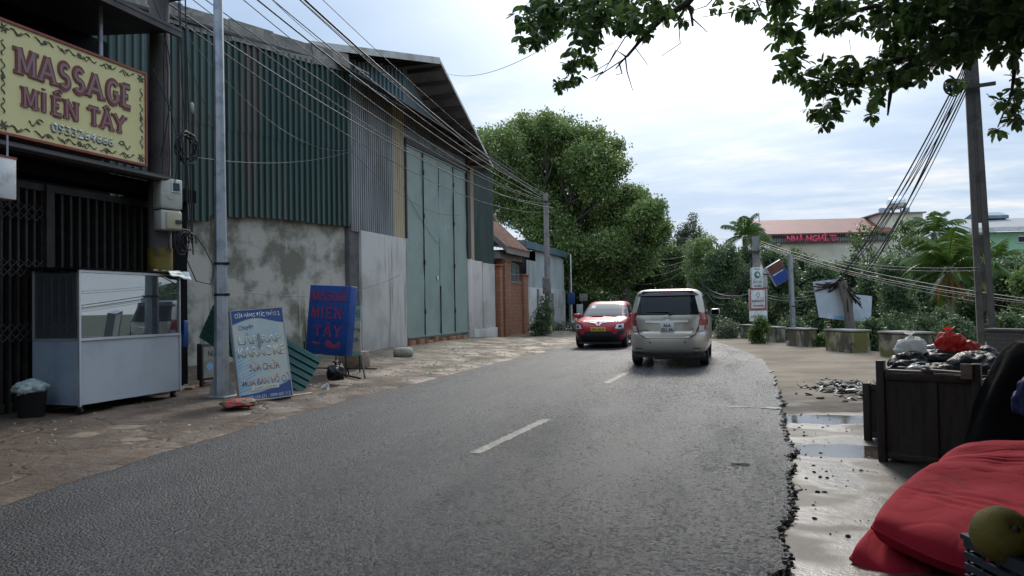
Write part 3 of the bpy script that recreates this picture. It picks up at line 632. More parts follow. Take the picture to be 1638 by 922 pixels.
# front (street) wall X=-10.5
F0, FA, FB, FC_, FD = 18.85, 22.4, 28.05, 29.0, 31.6
mb = WMB(); corrugated(mb, (-10.5, F0 - .02, 0), (-10.5, 21.55, 0), lambda u: 8.0, lambda u: 3.62, .125, .06, Vector((1, 0, 0))); mb.build('front_cladding', M['greysheet'], wh)
mb = WMB(); corrugated(mb, (-10.49, 21.55, 0), (-10.49, FA, 0), lambda u: 8.0, lambda u: 3.5, .125, .045, Vector((1, 0, 0))); mb.build('translucent_cladding', M['creamsheet'], wh); mb = WMB(); corrugated(mb, (-10.49, FB + .35, 0), (-10.49, FC_, 0), lambda u: 7.4, lambda u: 3.3, .125, .045, Vector((1, 0, 0))); mb.build('translucent_cladding', M['creamsheet'], wh)
mb = WMB(); corrugated(mb, (-10.5, FC_, 0), (-10.5, FD, 0), lambda u: 7.4, lambda u: 3.2, .14, .04, Vector((1, 0, 0))); mb.build('end_cladding', M['greensheet'], wh)
mb = WMB(); mb.bbox(-10.75, -10.42, 19.35, FA - .03, -.2, 3.68, .02); mb.build('front_wall', M['plasterlight'], wh)
mb = WMB(); mb.bbox(-10.9, -10.5, 18.8, 19.34, -.2, 3.85, .02); mb.build('wall_pier', M['concretedark'], wh)
mb = WMB(); mb.bbox(-10.75, -10.40, FB + .02, FB + .55, -.2, 3.35, .02); mb.bbox(-10.75, -10.44, FB + .57, 29.9, .5, 3.32, .02); mb.bbox(-10.75, -10.44, 29.98, FD, .5, 3.28, .02); mb.bbox(-10.8, -10.36, FB + .57, FD + .02, -.25, .5, .02); mb.build('end_wall', M['plasterlight'], wh)
mb = WMB(); mb.box(-10.7, -10.55, 29.88, 30.0, .5, 3.3); mb.build('wall_joint', M['concretedark'], wh)
# frieze above the door
mb = WMB()
corrugated(mb, (-10.48, FA, 0), (-10.48, FB + .35, 0), lambda u: 8.0, lambda u: 7.05, .16, .04, Vector((1, 0, 0))); mb.build('lintel_cladding', M['greysheet'], wh)
mb = WMB(); mb.box(-10.46, -10.36, FA - .05, FB + .3, 6.82, 6.98); mb.box(-10.46, -10.38, FA - .05, FB + .3, 7.34, 7.40); mb.box(-10.5, -10.38, FA - .06, FA + .02, 3.7, 7.0); mb.box(-10.52, -10.36, FB + .0, FB + .34, 3.36, 7.4); mb.build('door_frame', M['steel'], wh)
# two sliding leaves, four panels
dw = (FB - FA) / 4
for leaf in range(2):
    mb = WMB()
    for k in (0, 1):
        y0 = FA + (leaf * 2 + k) * dw
        def f(u, v, y0=y0, k=k, leaf=leaf):
            y = y0 + .015 + u * (dw - .03); z = .42 + v * 6.38
            return Vector((-10.44 + .028 * noise.noise(Vector((y * 1.2, z * .9, 3 + leaf))) + .012 * noise.noise(Vector((y * 3, z * 2.5, 3))), y, z))
        mb.grid(f, 10, 40, 0)
        mb.box(-10.52, -10.46, y0 + .01, y0 + dw - .01, .42, 6.8)
        for z in (.43, 6.76): mb.box(-10.45, -10.40, y0 + .01, y0 + dw - .01, z, z + .05)
    lf = mb.build('door_leaf', M['doorgreen'], wh)
    mb = WMB(); ys = FA + (leaf * 2 + 1) * dw
    mb.box(-10.44, -10.405, ys - .012, ys + .012, .45, 6.75)
    for z in (1.2, 2.9, 4.5, 6.0): mb.box(-10.43, -10.385, ys - .03, ys + .03, z, z + .16)
    mb.build('hinge_strip', M['lead'], lf)
    if leaf == 0:
        mb = WMB(); ys2 = FA + 2 * dw; mb.box(-10.42, -10.39, ys2 - .03, ys2 + .01, .45, 2.2); mb.build('door_bolt', M['lead'], lf)
        mb = WMB(); mb.box(-10.42, -10.395, ys2 - .35, ys2 - .22, 2.42, 2.55); mb.build('notice', M['paper'], lf)
mb = WMB()
rr = random.Random(3)
for i in range(8): mb = WMB(); mb.bbox(-10.55, -10.35, FA + .1 + i * .68, FA + .1 + i * .68 + rr.uniform(.3, .6), .1, .1 + rr.uniform(.18, .3), .01); mb.build('threshold_brick', M['laterite'], wh)
# eave awning along the front
mb = WMB()
mb.hexa([(-9.55, 18.4, 7.62), (-9.55, 32.1, 7.36), (-10.7, 32.1, 8.02), (-10.7, 18.4, 8.32), (-9.55, 18.4, 7.66), (-9.55, 32.1, 7.40), (-10.7, 32.1, 8.07), (-10.7, 18.4, 8.37)]); mb.build('awning', M['roofdark'], wh)
mb = WMB()
for i in range(11):
    mb = WMB(); y = 18.8 + i * 1.28; dz = -.26 * (y - 18.4) / 13.7
    mb.hexa([(-9.62, y, 7.56 + dz), (-9.62, y + .05, 7.56 + dz), (-10.5, y + .05, 8.1 + dz), (-10.5, y, 8.1 + dz), (-9.62, y, 7.62 + dz), (-9.62, y + .05, 7.62 + dz), (-10.5, y + .05, 8.17 + dz), (-10.5, y, 8.17 + dz)])
    mb.build('awning_bracket', M['steel'], wh)
# gable wall and roof
AP, E1, E2 = [(q_.y, q_.z) for q_ in (WX(703, 97, -9.58), WX(496, 71, -12.0), WX(788, 268, -9.58))]
def gtop(y):
    return (E1[1] + (AP[1] - E1[1]) * (y - E1[0]) / (AP[0] - E1[0])) if y < AP[0] else AP[1] + (E2[1] - AP[1]) * (y - AP[0]) / (E2[0] - AP[0])
mb = WMB(); yg = E1[0] + .25
corrugated(mb, (-12.5, yg, 0), (-10.9, AP[0], 0), lambda u: gtop(yg + (AP[0] - yg) * u) - .16, lambda u: 7.5, .17, .06, Vector((.95, -.3, 0))); corrugated(mb, (-10.9, AP[0], 0), (-10.9, E2[0] - .1, 0), lambda u: gtop(AP[0] + (E2[0] - .1 - AP[0]) * u) - .16, lambda u: 7.4, .17, .04, Vector((1, 0, 0))); mb.build('gable_cladding', M['bluesheet'], wh)
def roofskew(dz, th, dx=0.0, back=-30):   # near slope, its eave corner set back behind the side wall
    a, c_ = (-12.0 + dx, E1[0], E1[1] + dz), (-9.6 + dx, AP[0] - .003, AP[1] + dz)
    return [a, c_, (back if back < -20 else -9.596 + back, c_[1], c_[2]), (back if back < -20 else -11.996 + back, a[1], a[2])] + [(x, y, z + th) for x, y, z in (a, c_, (back if back < -20 else -9.596 + back, c_[1], c_[2]), (back if back < -20 else -11.996 + back, a[1], a[2]))]
def roofslab(y0, z0, y1, z1, dz, th, xa, xb):
    return [(xa, y0, z0 + dz), (xa, y1, z1 + dz), (xb, y1, z1 + dz), (xb, y0, z0 + dz), (xa, y0, z0 + dz + th), (xa, y1, z1 + dz + th), (xb, y1, z1 + dz + th), (xb, y0, z0 + dz + th)]
mb = WMB()
mb.hexa(roofskew(0, .05)); mb.hexa(roofslab(AP[0] + .003, AP[1], E2[0], E2[1], 0, .05, -9.6, -30)); mb.build('main_roof', M['roofund'], wh)
mb = WMB()
for q in range(9):
    for (ya, za, yb, zb) in ((E1[0], E1[1], AP[0], AP[1]), (AP[0], AP[1], E2[0], E2[1])):
        k = (q + .4) / 9; y = ya + (yb - ya) * k; z = za + (zb - za) * k
        mb = WMB(); xq = -9.63 - (2.4 * (1 - k) if y < AP[0] else 0); mb.box(xq - 1.25, xq, y - .03, y + .03, z - .13, z - .012); mb.build('purlin', M['steel'], wh)
mb = WMB(); mb.hexa(roofskew(-.12, .22, .04, 0.0)); mb.build('bargeboard', M['fascia'], wh)
mb = WMB(); mb.hexa(roofslab(AP[0] + .005, AP[1], E2[0] + .05, E2[1], -.05, .11, -9.56, -9.596)); mb.build('bargeboard', M['fascia'], wh)
# closed back so that light does not leak
mb = WMB(); mb.box(-30, -10.95, 31.7, 31.8, -.2, 7.5); mb.box(-30, -29.9, 13, 31.7, -.2, 8.5); mb.build('rear_wall', M['plasterlight'], wh)

# ================================================================== MASSAGE SHOP
sh = thing('shop_house', 'dark shopfront with folding iron gate under a deep tin canopy at left edge', 'shop', (-9.6, 8.5, 0))
class SMB(WMB): off = Vector((-9.6, 8.5, 0))
mb = SMB(); mb.box(-9.75, -9.6, 1, 4.2, -.1, 3.4); mb.box(-9.75, -9.62, 10.95, 11.3, -.1, 3.6); mb.box(-15, -9.75, 11.2, 11.35, -.1, 3.6); mb.box(-9.9, -9.45, 1, 11.35, 3.4, 3.62); mb.box(-15, -10.7, 1, 10.6, -.1, 6.24); mb.build('facade', M['tarp'], sh)  # near-black walls stand in for the shade inside the recessed shopfront
def gate(y0, y1, lattice):
    mb = SMB(); y = y0
    while y < y1:
        mb.box(-9.66, -9.61, y, y + .035, .08, 3.2); mb.box(-9.69, -9.665, y - .01, y + .045, .08, 3.2); y += .125 if lattice else .155
    if not lattice: mb.box(-9.72, -9.7, y0, y1, .08, 3.2)
    mb.box(-9.72, -9.58, y0 - .02, y1 + .02, 3.2, 3.3); mb.box(-9.70, -9.60, y0 - .02, y1 + .02, .02, .075)
    gt = mb.build('folding_gate', M['lead'], sh)
    if lattice:
        mb = SMB()
        for zc in (1.05, 1.95, 2.75):
            y = y0
            while y < y1 - .1:
                for dz in (0, .13):
                    mb.tube([(-9.60, y + .02, zc + dz), (-9.60, y + .145, zc + dz + .12)], .007, 4); mb.tube([(-9.592, y + .02, zc + dz + .12), (-9.592, y + .145, zc + dz)], .007, 4)
                y += .125
        mb.build('lattice', M['steel'], gt)
gate(4.2, 8.35, True); gate(8.5, 10.9, False)
mb = SMB(); mb.box(-9.72, -9.55, 8.36, 8.49, 0, 3.3); mb.build('gate_post', M['lead'], sh)
mb = SMB(); mb.box(-9.1, -9.04, 1, 10.3, 3.58, 3.63); mb.tube([(-9.02, 1, 3.62), (-9.02, 10.4, 3.62)], .03, 8); mb.hexa([(-9.5, 1, 3.64), (-9.5, 10.3, 3.64), (-9.0, 10.3, 3.64), (-9.0, 1, 3.64), (-9.5, 1, 3.67), (-9.5, 10.3, 3.67), (-9.0, 10.3, 3.67), (-9.0, 1, 3.67)]); mb.build('sign_ledge', M['steel'], sh)
mb = SMB(); mb.hexa([(-15, 1, 6.7), (-15, 10.4, 6.7), (-8.75, 10.2, 6.05), (-8.75, 1, 6.05), (-15, 1, 6.75), (-15, 10.4, 6.75), (-8.75, 10.2, 6.1), (-8.75, 1, 6.1)]); mb.box(-8.82, -8.76, 1, 10.2, 5.96, 6.048)
mb.build('canopy_roof', M['roofdark'], sh)
mb = SMB(); mb.tube([(-9.22, 9.0, 3.7), (-9.22, 9.0, 6.1)], .035, 8); mb.build('canopy_post', M['galv'], sh)
# the lettered sign
def roundrect(w, h, r, n=6):
    pts = []
    for cx_, cz_, a in ((w / 2 - r, h / 2 - r, 0), (-w / 2 + r, h / 2 - r, 90), (-w / 2 + r, -h / 2 + r, 180), (w / 2 - r, -h / 2 + r, 270)):
        pts += [(cx_ + r * math.cos(rad(a + 90 * i / n)), cz_ + r * math.sin(rad(a + 90 * i / n))) for i in range(n + 1)]
    return pts
sg = thing('shop_sign', 'large yellow painted sign with maroon letters above the folding gate', 'sign', (-9.0, 8.405, 4.49), rad(90))
WD, HT = 2.54, 1.50
MB().box(-WD / 2 + .03, WD / 2 - .03, 0, .10, -HT / 2 + .03, HT / 2 - .03).build('panel', M['yellow'], sg)
mb = MB()
for x0, x1, z0, z1 in ((-WD / 2, WD / 2, HT / 2 - .035, HT / 2), (-WD / 2, WD / 2, -HT / 2, -HT / 2 + .035), (-WD / 2, -WD / 2 + .035, -HT / 2 + .0352, HT / 2 - .0352), (WD / 2 - .035, WD / 2, -HT / 2 + .0352, HT / 2 - .0352)): mb.box(x0, x1, -.02, .12, z0, z1)
mb.build('frame', M['brick red frame'], sg)
lx = lambda px: WX(px, 150, -8.98).y - 8.405
XW = [(lx(a), lx(c) - lx(a)) for a, c in ((24, 61), (60, 93), (93, 115), (116, 138), (137, 168), (169, 193), (193, 213))]
XM = [(lx(a), lx(c) - lx(a)) for a, c in ((35, 63), (65, 77), (82, 103), (102, 128))]; XT = [(lx(a), lx(c) - lx(a)) for a, c in ((140, 162), (160, 183), (180, 203))]
for (thk, y1, mm, nm, st) in ((.098, -.014, 'maroon', 'letter_edge', .155), (.040, -.019, 'mauve', 'letter_face', .045)):
    slabword('MASSAGE', XW, .085 if thk > .05 else .102, None, .36 if thk > .05 else .326, thk, 0, y1, M[mm], nm, sg, .20 if thk > .05 else .13, st)
xs2 = [-.83, -.555, -.40, -.155, .10, .32, .555, .80]
xm = [-.86, -.545, -.385, -.13]; xt = [.245, .50, .755]
for (thk, y1, mm, nm, st) in ((.078, -.014, 'maroon', 'letter_edge', .15), (.026, -.018, 'mauve', 'letter_face', .04)):
    slabword('MİỀN', XM, -.325, None, .27, thk, 0, y1, M[mm], nm, sg, .20, st); slabword('TÂY', XT, -.325, None, .27, thk, 0, y1, M[mm], nm, sg, .20, st)
text('0933264666', .07, -.002, -.50, 1.08, .15, M['silveredge'], sg, 'digits', .006, .03); text('0933264666', .07, -.009, -.497, 1.06, .135, M['silverletter'], sg, 'digits', .004, .012)
mb = MB()
def squig(fn, n, r=.007): mb.tube([fn(i / n) for i in range(n + 1)], [r * (.5 + abs(math.sin(i * .55))) for i in range(n + 1)], 4)
for zs in (HT / 2 - .115, -HT / 2 + .115):
    for q in range(6):
        x0 = -1.08 + q * .36; squig(lambda k: (x0 + .30 * k, -.006, zs + .028 * math.sin(k * 9.5 + q)), 16); squig(lambda k: (x0 + .06 + .12 * k, -.006, zs - .02 + .03 * math.sin(k * 7 + 1)), 9, .005)
for xe in (-WD / 2 + .11, WD / 2 - .11):
    for q in range(4):
        z0 = -.48 + q * .25; squig(lambda k: (xe + .025 * math.sin(k * 9.5 + q), -.006, z0 + .2 * k), 14)
for xe, ze, sc_ in [(a, c, .075) for a in (-WD / 2 + .12, WD / 2 - .12) for c in (-HT / 2 + .12, HT / 2 - .12)] + [(0, HT / 2 - .115, .045), (-.55, HT / 2 - .115, .035), (.55, HT / 2 - .115, .035), (0, -HT / 2 + .115, .045), (.5, -HT / 2 + .115, .03), (-.5, -HT / 2 + .115, .03), (-WD / 2 + .11, 0, .035), (WD / 2 - .11, 0, .035)]:
    for q in range(6):
        a = q * 1.047 + xe; mb.tube([(xe, -.007, ze), (xe + sc_ * .55 * math.cos(a + .2), -.010, ze + sc_ * .55 * math.sin(a + .2)), (xe + sc_ * math.cos(a), -.006, ze + sc_ * math.sin(a))], [.004, .013, .002], 5)
for sgn in (-1, 1):
    x0 = .07 + sgn * .70; squig(lambda k: (x0 + sgn * .16 * k, -.006, -.51 + .035 * math.sin(k * 7)), 14, .008); squig(lambda k: (x0 + .05 * math.cos(k * 5), -.006, -.47 + .03 * math.sin(k * 5)), 12, .006)
mb.build('border_ornament', M['ornament'], sg)
# small light box hanging at the very edge
lb = thing('light_box', 'small white light box with red edge hanging at the far left under the yellow sign', 'sign', tuple(P(4, 285, 8.9)), rad(90))
MB().bbox(-.22, .13, -.06, .06, -.25, .25, .008).build('panel', M['white'], lb)
MB().box(-.235, -.221, -.065, .065, -.26, .26).box(-.221, .135, -.066, -.0605, .235, .26).build('edge_strip', M['brick red frame'], lb)
MB().tube([(.06, 0, .25), (.06, 0, .52)], .012, 6).build('hanger', M['galv'], lb)

# ================================================================== POLES ON THE LEFT
op = thing('concrete_pole', 'old round concrete pole hung with cables beside the yellow sign', 'utility pole', (-9.35, 10.72, 0))
MB().tube([(0, 0, -.1), (0, 0, 4), (0.02, .02, 10.5)], [.20, .175, .13], 16).build('shaft', M['concretedark'], op)
MB().tube([(0, 0, 1.9), (0, 0, 2.5)], .196, 16).build('yellow_band', mat('yellow pole paint', (.20, .135, .02), .6, col2=(.09, .065, .02), s2=5), op)
mb = MB()
for z in (6.75, 7.9): mb.box(-.35, .55, .13, .19, z, z + .07)
mb.build('crossarm', M['steel'], op)
for z, y in ((6.85, .3), (8.0, .45), (8.0, -.2)): MB().lathe([(.02, 0), (.045, .02), (.03, .05), (.05, .07), (.02, .10)], 10, T=Matrix.Translation((y, .16, z))).build('insulator', M['white'], op)
pz = Vector((-9.35, 10.72, 0))
mx = thing('meter_box', 'ivory electricity meter box with a small window on the old pole', 'meter box', (-9.10, 10.62, 3.35), rad(90 - 18))
MB().bbox(-.19, .19, -.13, .13, -.22, .28, .025).build('casing', M['meter'], mx); MB().box(-.01, .15, -.142, -.13, .06, .24).build('window_frame', M['white'], mx); MB().box(.012, .128, -.147, -.1425, .085, .215).build('window', M['darkglass'], mx)
MB().lathe([(.045, 0), (.045, .01)], 16, T=Matrix.Translation((-.03, -.13, -.02)) @ Matrix.Rotation(rad(90), 4, 'X')).build('dial', M['meteryel'], mx)
m2 = thing('junction_box', 'cream junction box with hasp below the meter box', 'junction box', (-9.10, 10.62, 2.92), rad(90 - 18))
MB().bbox(-.18, .17, -.12, .12, -.14, .19, .02).build('casing', M['meter'], m2); MB().bbox(-.10, .165, -.145, -.121, -.12, .16, .008).build('lid', M['meteryel'], m2); MB().box(.05, .155, -.165, -.146, -.03, .03).build('hasp', M['steel'], m2)
# coils and drops
mb = MB(); rr = random.Random(2)
for i in range(9):
    r = rr.uniform(.20, .28); c = Vector((-9.05 + rr.uniform(-.02, .05), 11.0 + rr.uniform(-.05, .05), 4.25 + rr.uniform(-.05, .05)))
    mb.tube([c + Vector((.05 * math.sin(a * 2 + i), r * .85 * math.cos(a), r * math.sin(a))) for a in [k * .35 for k in range(19)]], .011, 5)
tag(mb.build('cable_coil', M['cable']), 'coil of black cable hooked on the old concrete pole', 'cable coil')
mb = MB()
for i in range(8):
    c = Vector((-9.0, 10.75 + rr.uniform(-.1, .25), 2.6)); r = rr.uniform(.10, .22)
    mb.tube([c + Vector((.04 * math.sin(a + i), r * math.cos(a) + .03 * i - .1, r * 1.1 * math.sin(a))) for a in [k * .4 for k in range(rr.randint(9, 15))]], .009, 5)
mb.tube([(-9.0, 10.95, 3.6), (-9.0, 11.0, 2.7), (-9.0, 10.95, 2.3), (-8.98, 11.15, 1.95), (-8.97, 11.5, 1.9), (-8.97, 11.6, 2.2), (-8.98, 11.35, 2.55), (-9, 11.15, 2.75)], .010, 5)
tag(mb.build('cable_tangle', M['cable']), 'tangle of loose cable loops below the junction box', 'cable tangle')
drops = [((-9.1, 11.0, 9.5), (-9.05, 11.15, 2.6), .0), ((-9.1, 10.95, 9.0), (-9.0, 11.1, 2.4), -.05), ((-9.15, 10.6, 8.5), (-9.1, 10.5, 3.3), .02), ((-9.1, 10.5, 7.5), (-9.05, 10.6, 3.3), .03), ((-9.0, 9.7, 7.2), (-9.12, 10.5, 4.0), .25), ((-9.1, 10.9, 7.0), (-9.0, 10.85, 3.25), .02), ((-9.1, 10.3, 5.4), (-9.0, 10.6, 3.3), .15)]
for i, (a, c, k) in enumerate(drops):
    pts = [Vector(a).lerp(Vector(c), q / 12) + Vector((k * math.sin(q / 12 * 3.14), k * math.sin(q / 12 * 3.14) + .03 * nz1(q * .9, i), 0)) for q in range(13)]
    tag(MB().tube(pts, .013 if i < 2 else .009, 5).build('drop_cable', M['cable']), 'black cable hanging down beside the old concrete pole', 'cable', 'cables hanging down the old pole')
tag(MB().lathe([(.012, -.1), (.035, -.09), (.035, .06), (.015, .1)], 8, T=Matrix.Translation((-9.02, 11.12, 4.95))).build('cable_closure', M['bagclear']), 'pale plastic cable closure on a hanging cable', 'cable closure')

for o_ in list(COL.objects):
    if o_.parent is None and o_.name.split('.')[0] in ('concrete_pole', 'meter_box', 'junction_box', 'cable_coil', 'cable_tangle', 'drop_cable', 'cable_closure'): o_.location.y -= .38

lp_ = thing('lamp_pole', 'tall tapering galvanised steel pole standing in front of the green wall', 'pole', (-8.02, 10.19, 0.05))
MB().tube([(0, 0, .02), (0, 0, 2.2), (-.02, 0, 9.5)], [.122, .098, .058], 8, smooth=False).build('shaft', M['galv'], lp_)
mb = MB(); mb.bbox(-.22, .22, -.22, .22, 0, .025, .004)
for k in range(4):
    a = k * math.pi / 2 + .78; mb.prism([(.10, .02), (.2, .02), (.10, .42)], lambda r, z, c, a=a: (r * math.cos(a) - c * math.sin(a), r * math.sin(a) + c * math.cos(a), z), -.008, .008)
mb.build('base_plate', M['galv'], lp_)
for z in (1.62, 2.12): MB().lathe([(.108, z), (.112, z + .02), (.108, z + .04)], 12).box(.09, .16, -.02, .02, z, z + .04).build('strap', M['lead'], lp_)

# ================================================================== GLASS CABINET
gc = thing('food_cabinet', 'white metal food stall cabinet with a glass upper half and dark roof', 'food cabinet', (-8.7, 9.07, 0.03), rad(90))
CW, CDp = .97, .82     # half width along street, depth towards the wall (+y local)
mb = MB(); mb.grid(lambda u, v: Vector((-CW + 2 * CW * u, -.002 - .012 * abs(noise.noise(Vector((u * 3, v * 2, 5)))), .14 + .88 * v)), 12, 8); mb.box(-CW, CW, .004, .02, .14, 1.02); mb.build('front_panel', M['whitepanel'], gc)
MB().box(-CW, -CW + .018, .022, CDp, .14, 1.02).box(CW - .018, CW, .022, CDp, .14, 1.02).box(-CW + .02, CW - .02, CDp - .02, CDp, .14, 2.0).box(-CW + .02, CW - .02, .022, CDp - .022, .14, .16).box(-CW + .02, CW - .02, .022, CDp - .022, 1.0, 1.018).build('side_panel', M['greyside'], gc)
MB().box(-CW + .03, CW - .03, .004, .010, 1.06, 1.96).build('front_glass', M['glass'], gc)
MB().box(-CW + .004, -CW + .010, .04, CDp - .03, 1.06, 1.96).build('side_glass', M['glass'], gc)
MB().box(CW - .012, CW - .004, .03, CDp - .02, 1.03, 1.98).box(CW + .002, CW + .03, -.03, .3, 1.05, 1.95).build('side_board', M['tarp'], gc)
mb = MB()
for x in (-CW - .004, CW - .026):
    mb.box(x, x + .03, -.022, .012, .12, 2.0)
mb.box(-CW + .028, CW - .028, -.022, .0035, 1.022, 1.058); mb.box(-CW + .028, CW - .028, -.022, .012, 1.965, 2.0); mb.box(-CW - .004, -CW + .02, .03, CDp, 1.022, 1.055); mb.box(-CW - .004, -CW + .02, CDp - .03, CDp, 1.056, 2.0); mb.build('frame', M['alu'], gc)
MB().hexa([(-CW - .05, -.06, 2.002), (CW + .08, -.06, 2.0), (CW + .06, CDp + .05, 2.03), (-CW - .05, CDp + .05, 2.03), (-CW - .05, -.06, 2.03), (CW + .08, -.06, 2.022), (CW + .06, CDp + .05, 2.06), (-CW - .05, CDp + .05, 2.06)]).build('roof', M['tarp'], gc)
mb = MB(); mb.grid(lambda u, v: Vector((CW - .34 + .46 * u, -.085 - .05 * v + .02 * noise.noise(Vector((u * 5, v * 3, 1))), 2.045 - (.07 + .07 * u) * v + .02 * noise.noise(Vector((u * 4, v * 4, 1))))), 12, 6); mb.grid(lambda u, v: Vector((CW - .34 + .46 * u, -.085 + .3 * v, 2.046 + .02 * noise.noise(Vector((u * 4, v * 4, 8))) + .02 * v)), 12, 4); mb.build('plastic_sheet', M['bannerlight'], gc)
MB().box(-CW + .03, -CW + .05, .10, .48, 1.35, 1.95).build('inner_board', M['brownboard'], gc)
for x in (-CW + .08, CW - .08):
    for y in (.07, CDp - .08):
        MB().box(x - .03, x + .03, y - .03, y + .03, .09, .14).tube([(x - .02, y, .055), (x + .02, y, .055)], .05, 12).build('castor', M['black'], gc)
# things on the shop apron
def bag(name, label, cat, c, r, sc, seed, material, group=None, tie=True, n=54):
    mb = MB(); sv = Vector((seed * 3.1, seed * 1.7, -seed))
    def f(u, v):
        a = u * 2 * math.pi; p = (v - .5) * math.pi; d = Vector((math.cos(p) * math.cos(a), math.cos(p) * math.sin(a), math.sin(p)))
        k = 1 + .30 * noise.noise(d * 1.3 + sv) + .16 * noise.noise(d * 2.9 + sv) - .16 * abs(noise.noise(d * 4.5 - sv)) - .07 * abs(noise.noise(d * 10 + sv))
        if tie: k *= 1 - .05 * abs(math.sin(a * 4 + 3 * noise.noise(d * 2 + sv))) * max(0, d.z) - .45 * max(0, d.z - .72)
        q = Vector((d.x * sc[0], d.y * sc[1], d.z * sc[2])) * r * k
        if d.z < -.45: q.z = max(q.z, -r * sc[2] * .62 + .02 * r * noise.noise(d * 5))
        return q
    mb.grid(f, n, n // 2, 0)
    o = mb.build(name, M[material]); o.location = c; tag(o, label, cat, group)
    if tie:
        t_ = MB(); top = f(.1, .999); rz = top.z
        def fk(u, v):
            a = u * 2 * math.pi; rr_ = r * (.10 + .05 * math.cos(v * 6.28) + .30 * max(0, v - .35) ** 1.2) * (1 + .35 * math.sin(a * 4 + seed) * v)
            return Vector((rr_ * math.cos(a) + .10 * r * v * math.cos(seed), rr_ * math.sin(a) + .10 * r * v * math.sin(seed), rz - .04 * r + r * .36 * v * (1 + .3 * math.sin(a * 3 + seed))))
        t_.grid(fk, 18, 8, 0); t_.build('knot', M[material], o)
    return o
bk = thing('rubbish_bucket', 'dark bucket overflowing with clear plastic rubbish beside the glass cabinet', 'bucket', (-9.1, 7.72, .03))
MB().lathe([(.14, 0), (.15, .02), (.19, .36), (.2, .37), (.18, .37), (.17, .33)], 16).build('bucket_body', M['black'], bk)
bag('plastic_rubbish', 'crumpled clear and green plastic waste heaped in the dark bucket', 'rubbish', (-9.1, 7.72, .43), .21, (1, 1, .62), 3.0, 'bagclear', tie=False)
# blue white cloth hanging at the cabinet corner
tag(MB().bbox(-8.74, -8.70, 10.14, 10.24, .85, 1.28, .008).build('drink_pouch', M['signblue']), 'small blue and white packet hung on the cabinet right corner', 'packet')

# karaoke repair sign
kr = thing('repair_sign', 'leaning blue and cream banner sign for karaoke repairs beside the steel pole', 'sign', tuple((G(385, 642, .06) + G(468, 634, .06)) / 2 + Vector((0, 0, 0))), 0)
p0, p1 = G(387, 641, .06), G(469, 634, .06); ang = math.atan2(p1.y - p0.y, p1.x - p0.x); KW = (p1 - p0).length
kt = Matrix.Rotation(ang, 4, 'Z') @ Matrix.Rotation(rad(-9), 4, 'X') @ Matrix.Rotation(rad(-3.5), 4, 'Y')
kr.rotation_euler = kt.to_euler(); KH = 1.40
MB().box(-KW / 2, KW / 2, 0, .10, 0, KH).build('panel', M['bannerlight'], kr)
mb = MB()
for x0, x1, z0, z1 in ((-KW / 2 - .012, KW / 2 + .012, KH, KH + .015), (-KW / 2 - .012, KW / 2 + .012, -.015, 0), (-KW / 2 - .014, -KW / 2 - .001, 0.001, KH - .001), (KW / 2 + .001, KW / 2 + .014, .001, KH - .001)): mb.box(x0, x1, -.008, .115, z0, z1)
mb.build('frame', M['alu'], kr)
def wave(x): return .5 + .5 * math.sin((x / KW + .1) * 5.2 + 1.4)
mb = MB(); n = 24; low = []
for i in range(n):
    xa, xb = -KW / 2 + KW * i / n, -KW / 2 + KW * (i + 1) / n
    mb.add([(xa, -.002, KH - .13 - .10 * (1 - wave(xa))), (xb, -.002, KH - .13 - .10 * (1 - wave(xb))), (xb, -.002, KH - .002), (xa, -.002, KH - .002)], [(0, 1, 2, 3)])
    low.append(([(xa, -.002, .002), (xb, -.002, .002), (xb, -.002, .10 + .19 * max(0, ((i + 1) / n - .15)) ** 1.7), (xa, -.002, .10 + .19 * max(0, (i / n - .15)) ** 1.7)])); continue
    la, lb_ = .10 + .19 * max(0, (i / n - .15)) ** 1.7, .10 + .19 * max(0, ((i + 1) / n - .15)) ** 1.7
    mb.add([(xa, -.002, .002), (xb, -.002, .002), (xb, -.002, lb_), (xa, -.002, la)], [(0, 1, 2, 3)])
mb.build('colour_band', M['bannerblue'], kr); mb = MB()
for q_ in low: mb.add(q_, [(0, 1, 2, 3)])
mb.build('colour_band', M['bannerblue'], kr)
mb = MB()
for i in range(13):
    z0 = .13 + i * .05; xl = -KW / 2 + .002; ln_ = .30 - .012 * i + .02 * (i % 3)
    mb.add([(xl, -.0015, z0), (xl + ln_, -.0015, z0 + .10), (xl + ln_, -.0015, z0 + .115), (xl, -.0015, z0 + .03)], [(0, 1, 2, 3)])
mb.build('ray_pattern', M['bannerray'], kr)
text('CỬA HÀNG ĐỨC THẢO 2', .0, -.003, KH - .072, KW * .88, .092, M['white'], kr, ext=.001, off=.02)
text('Chuyên', -KW * .25, -.003, KH - .27, KW * .28, .09, M['bannerblue'], kr, ext=.001, shear=.2, rot=rad(-6))
for body, z, w, h in (('LẮP RÁP', KH - .43, KW * .82, .19), ('KARAOKE', KH - .655, KW * .90, .15)):
    text(body, .0, -.002, z, w * 1.02, h * 1.05, M['bannertan'], kr, ext=.0006, off=.016); text(body, .0, -.0032, z, w, h, M['bannercream'], kr, ext=.0005, off=.004)
for body, z, w, h in (('SỬA CHỮA', KH - .875, KW * .58, .15), ('MUA BÁN ĐỒ CŨ', KH - 1.09, KW * .92, .155)):
    text(body, .02, -.002, z, w * 1.02, h * 1.04, M['bannercream'], kr, ext=.0006, off=.022); text(body, .02, -.0032, z, w, h, M['bannerred'], kr, ext=.0005, off=.006)
MB().box(-KW * .28, KW * .26, -.006, -.002, .15, .22).build('text_strip', M['bannercream'], kr)
text('CÁC LOẠI', .0, -.007, .185, KW * .42, .055, M['bannertan'], kr, ext=.002)
text('0977 630 671 - 0904 605 512', .03, -.003, .045, KW * .86, .05, M['white'], kr, ext=.002)
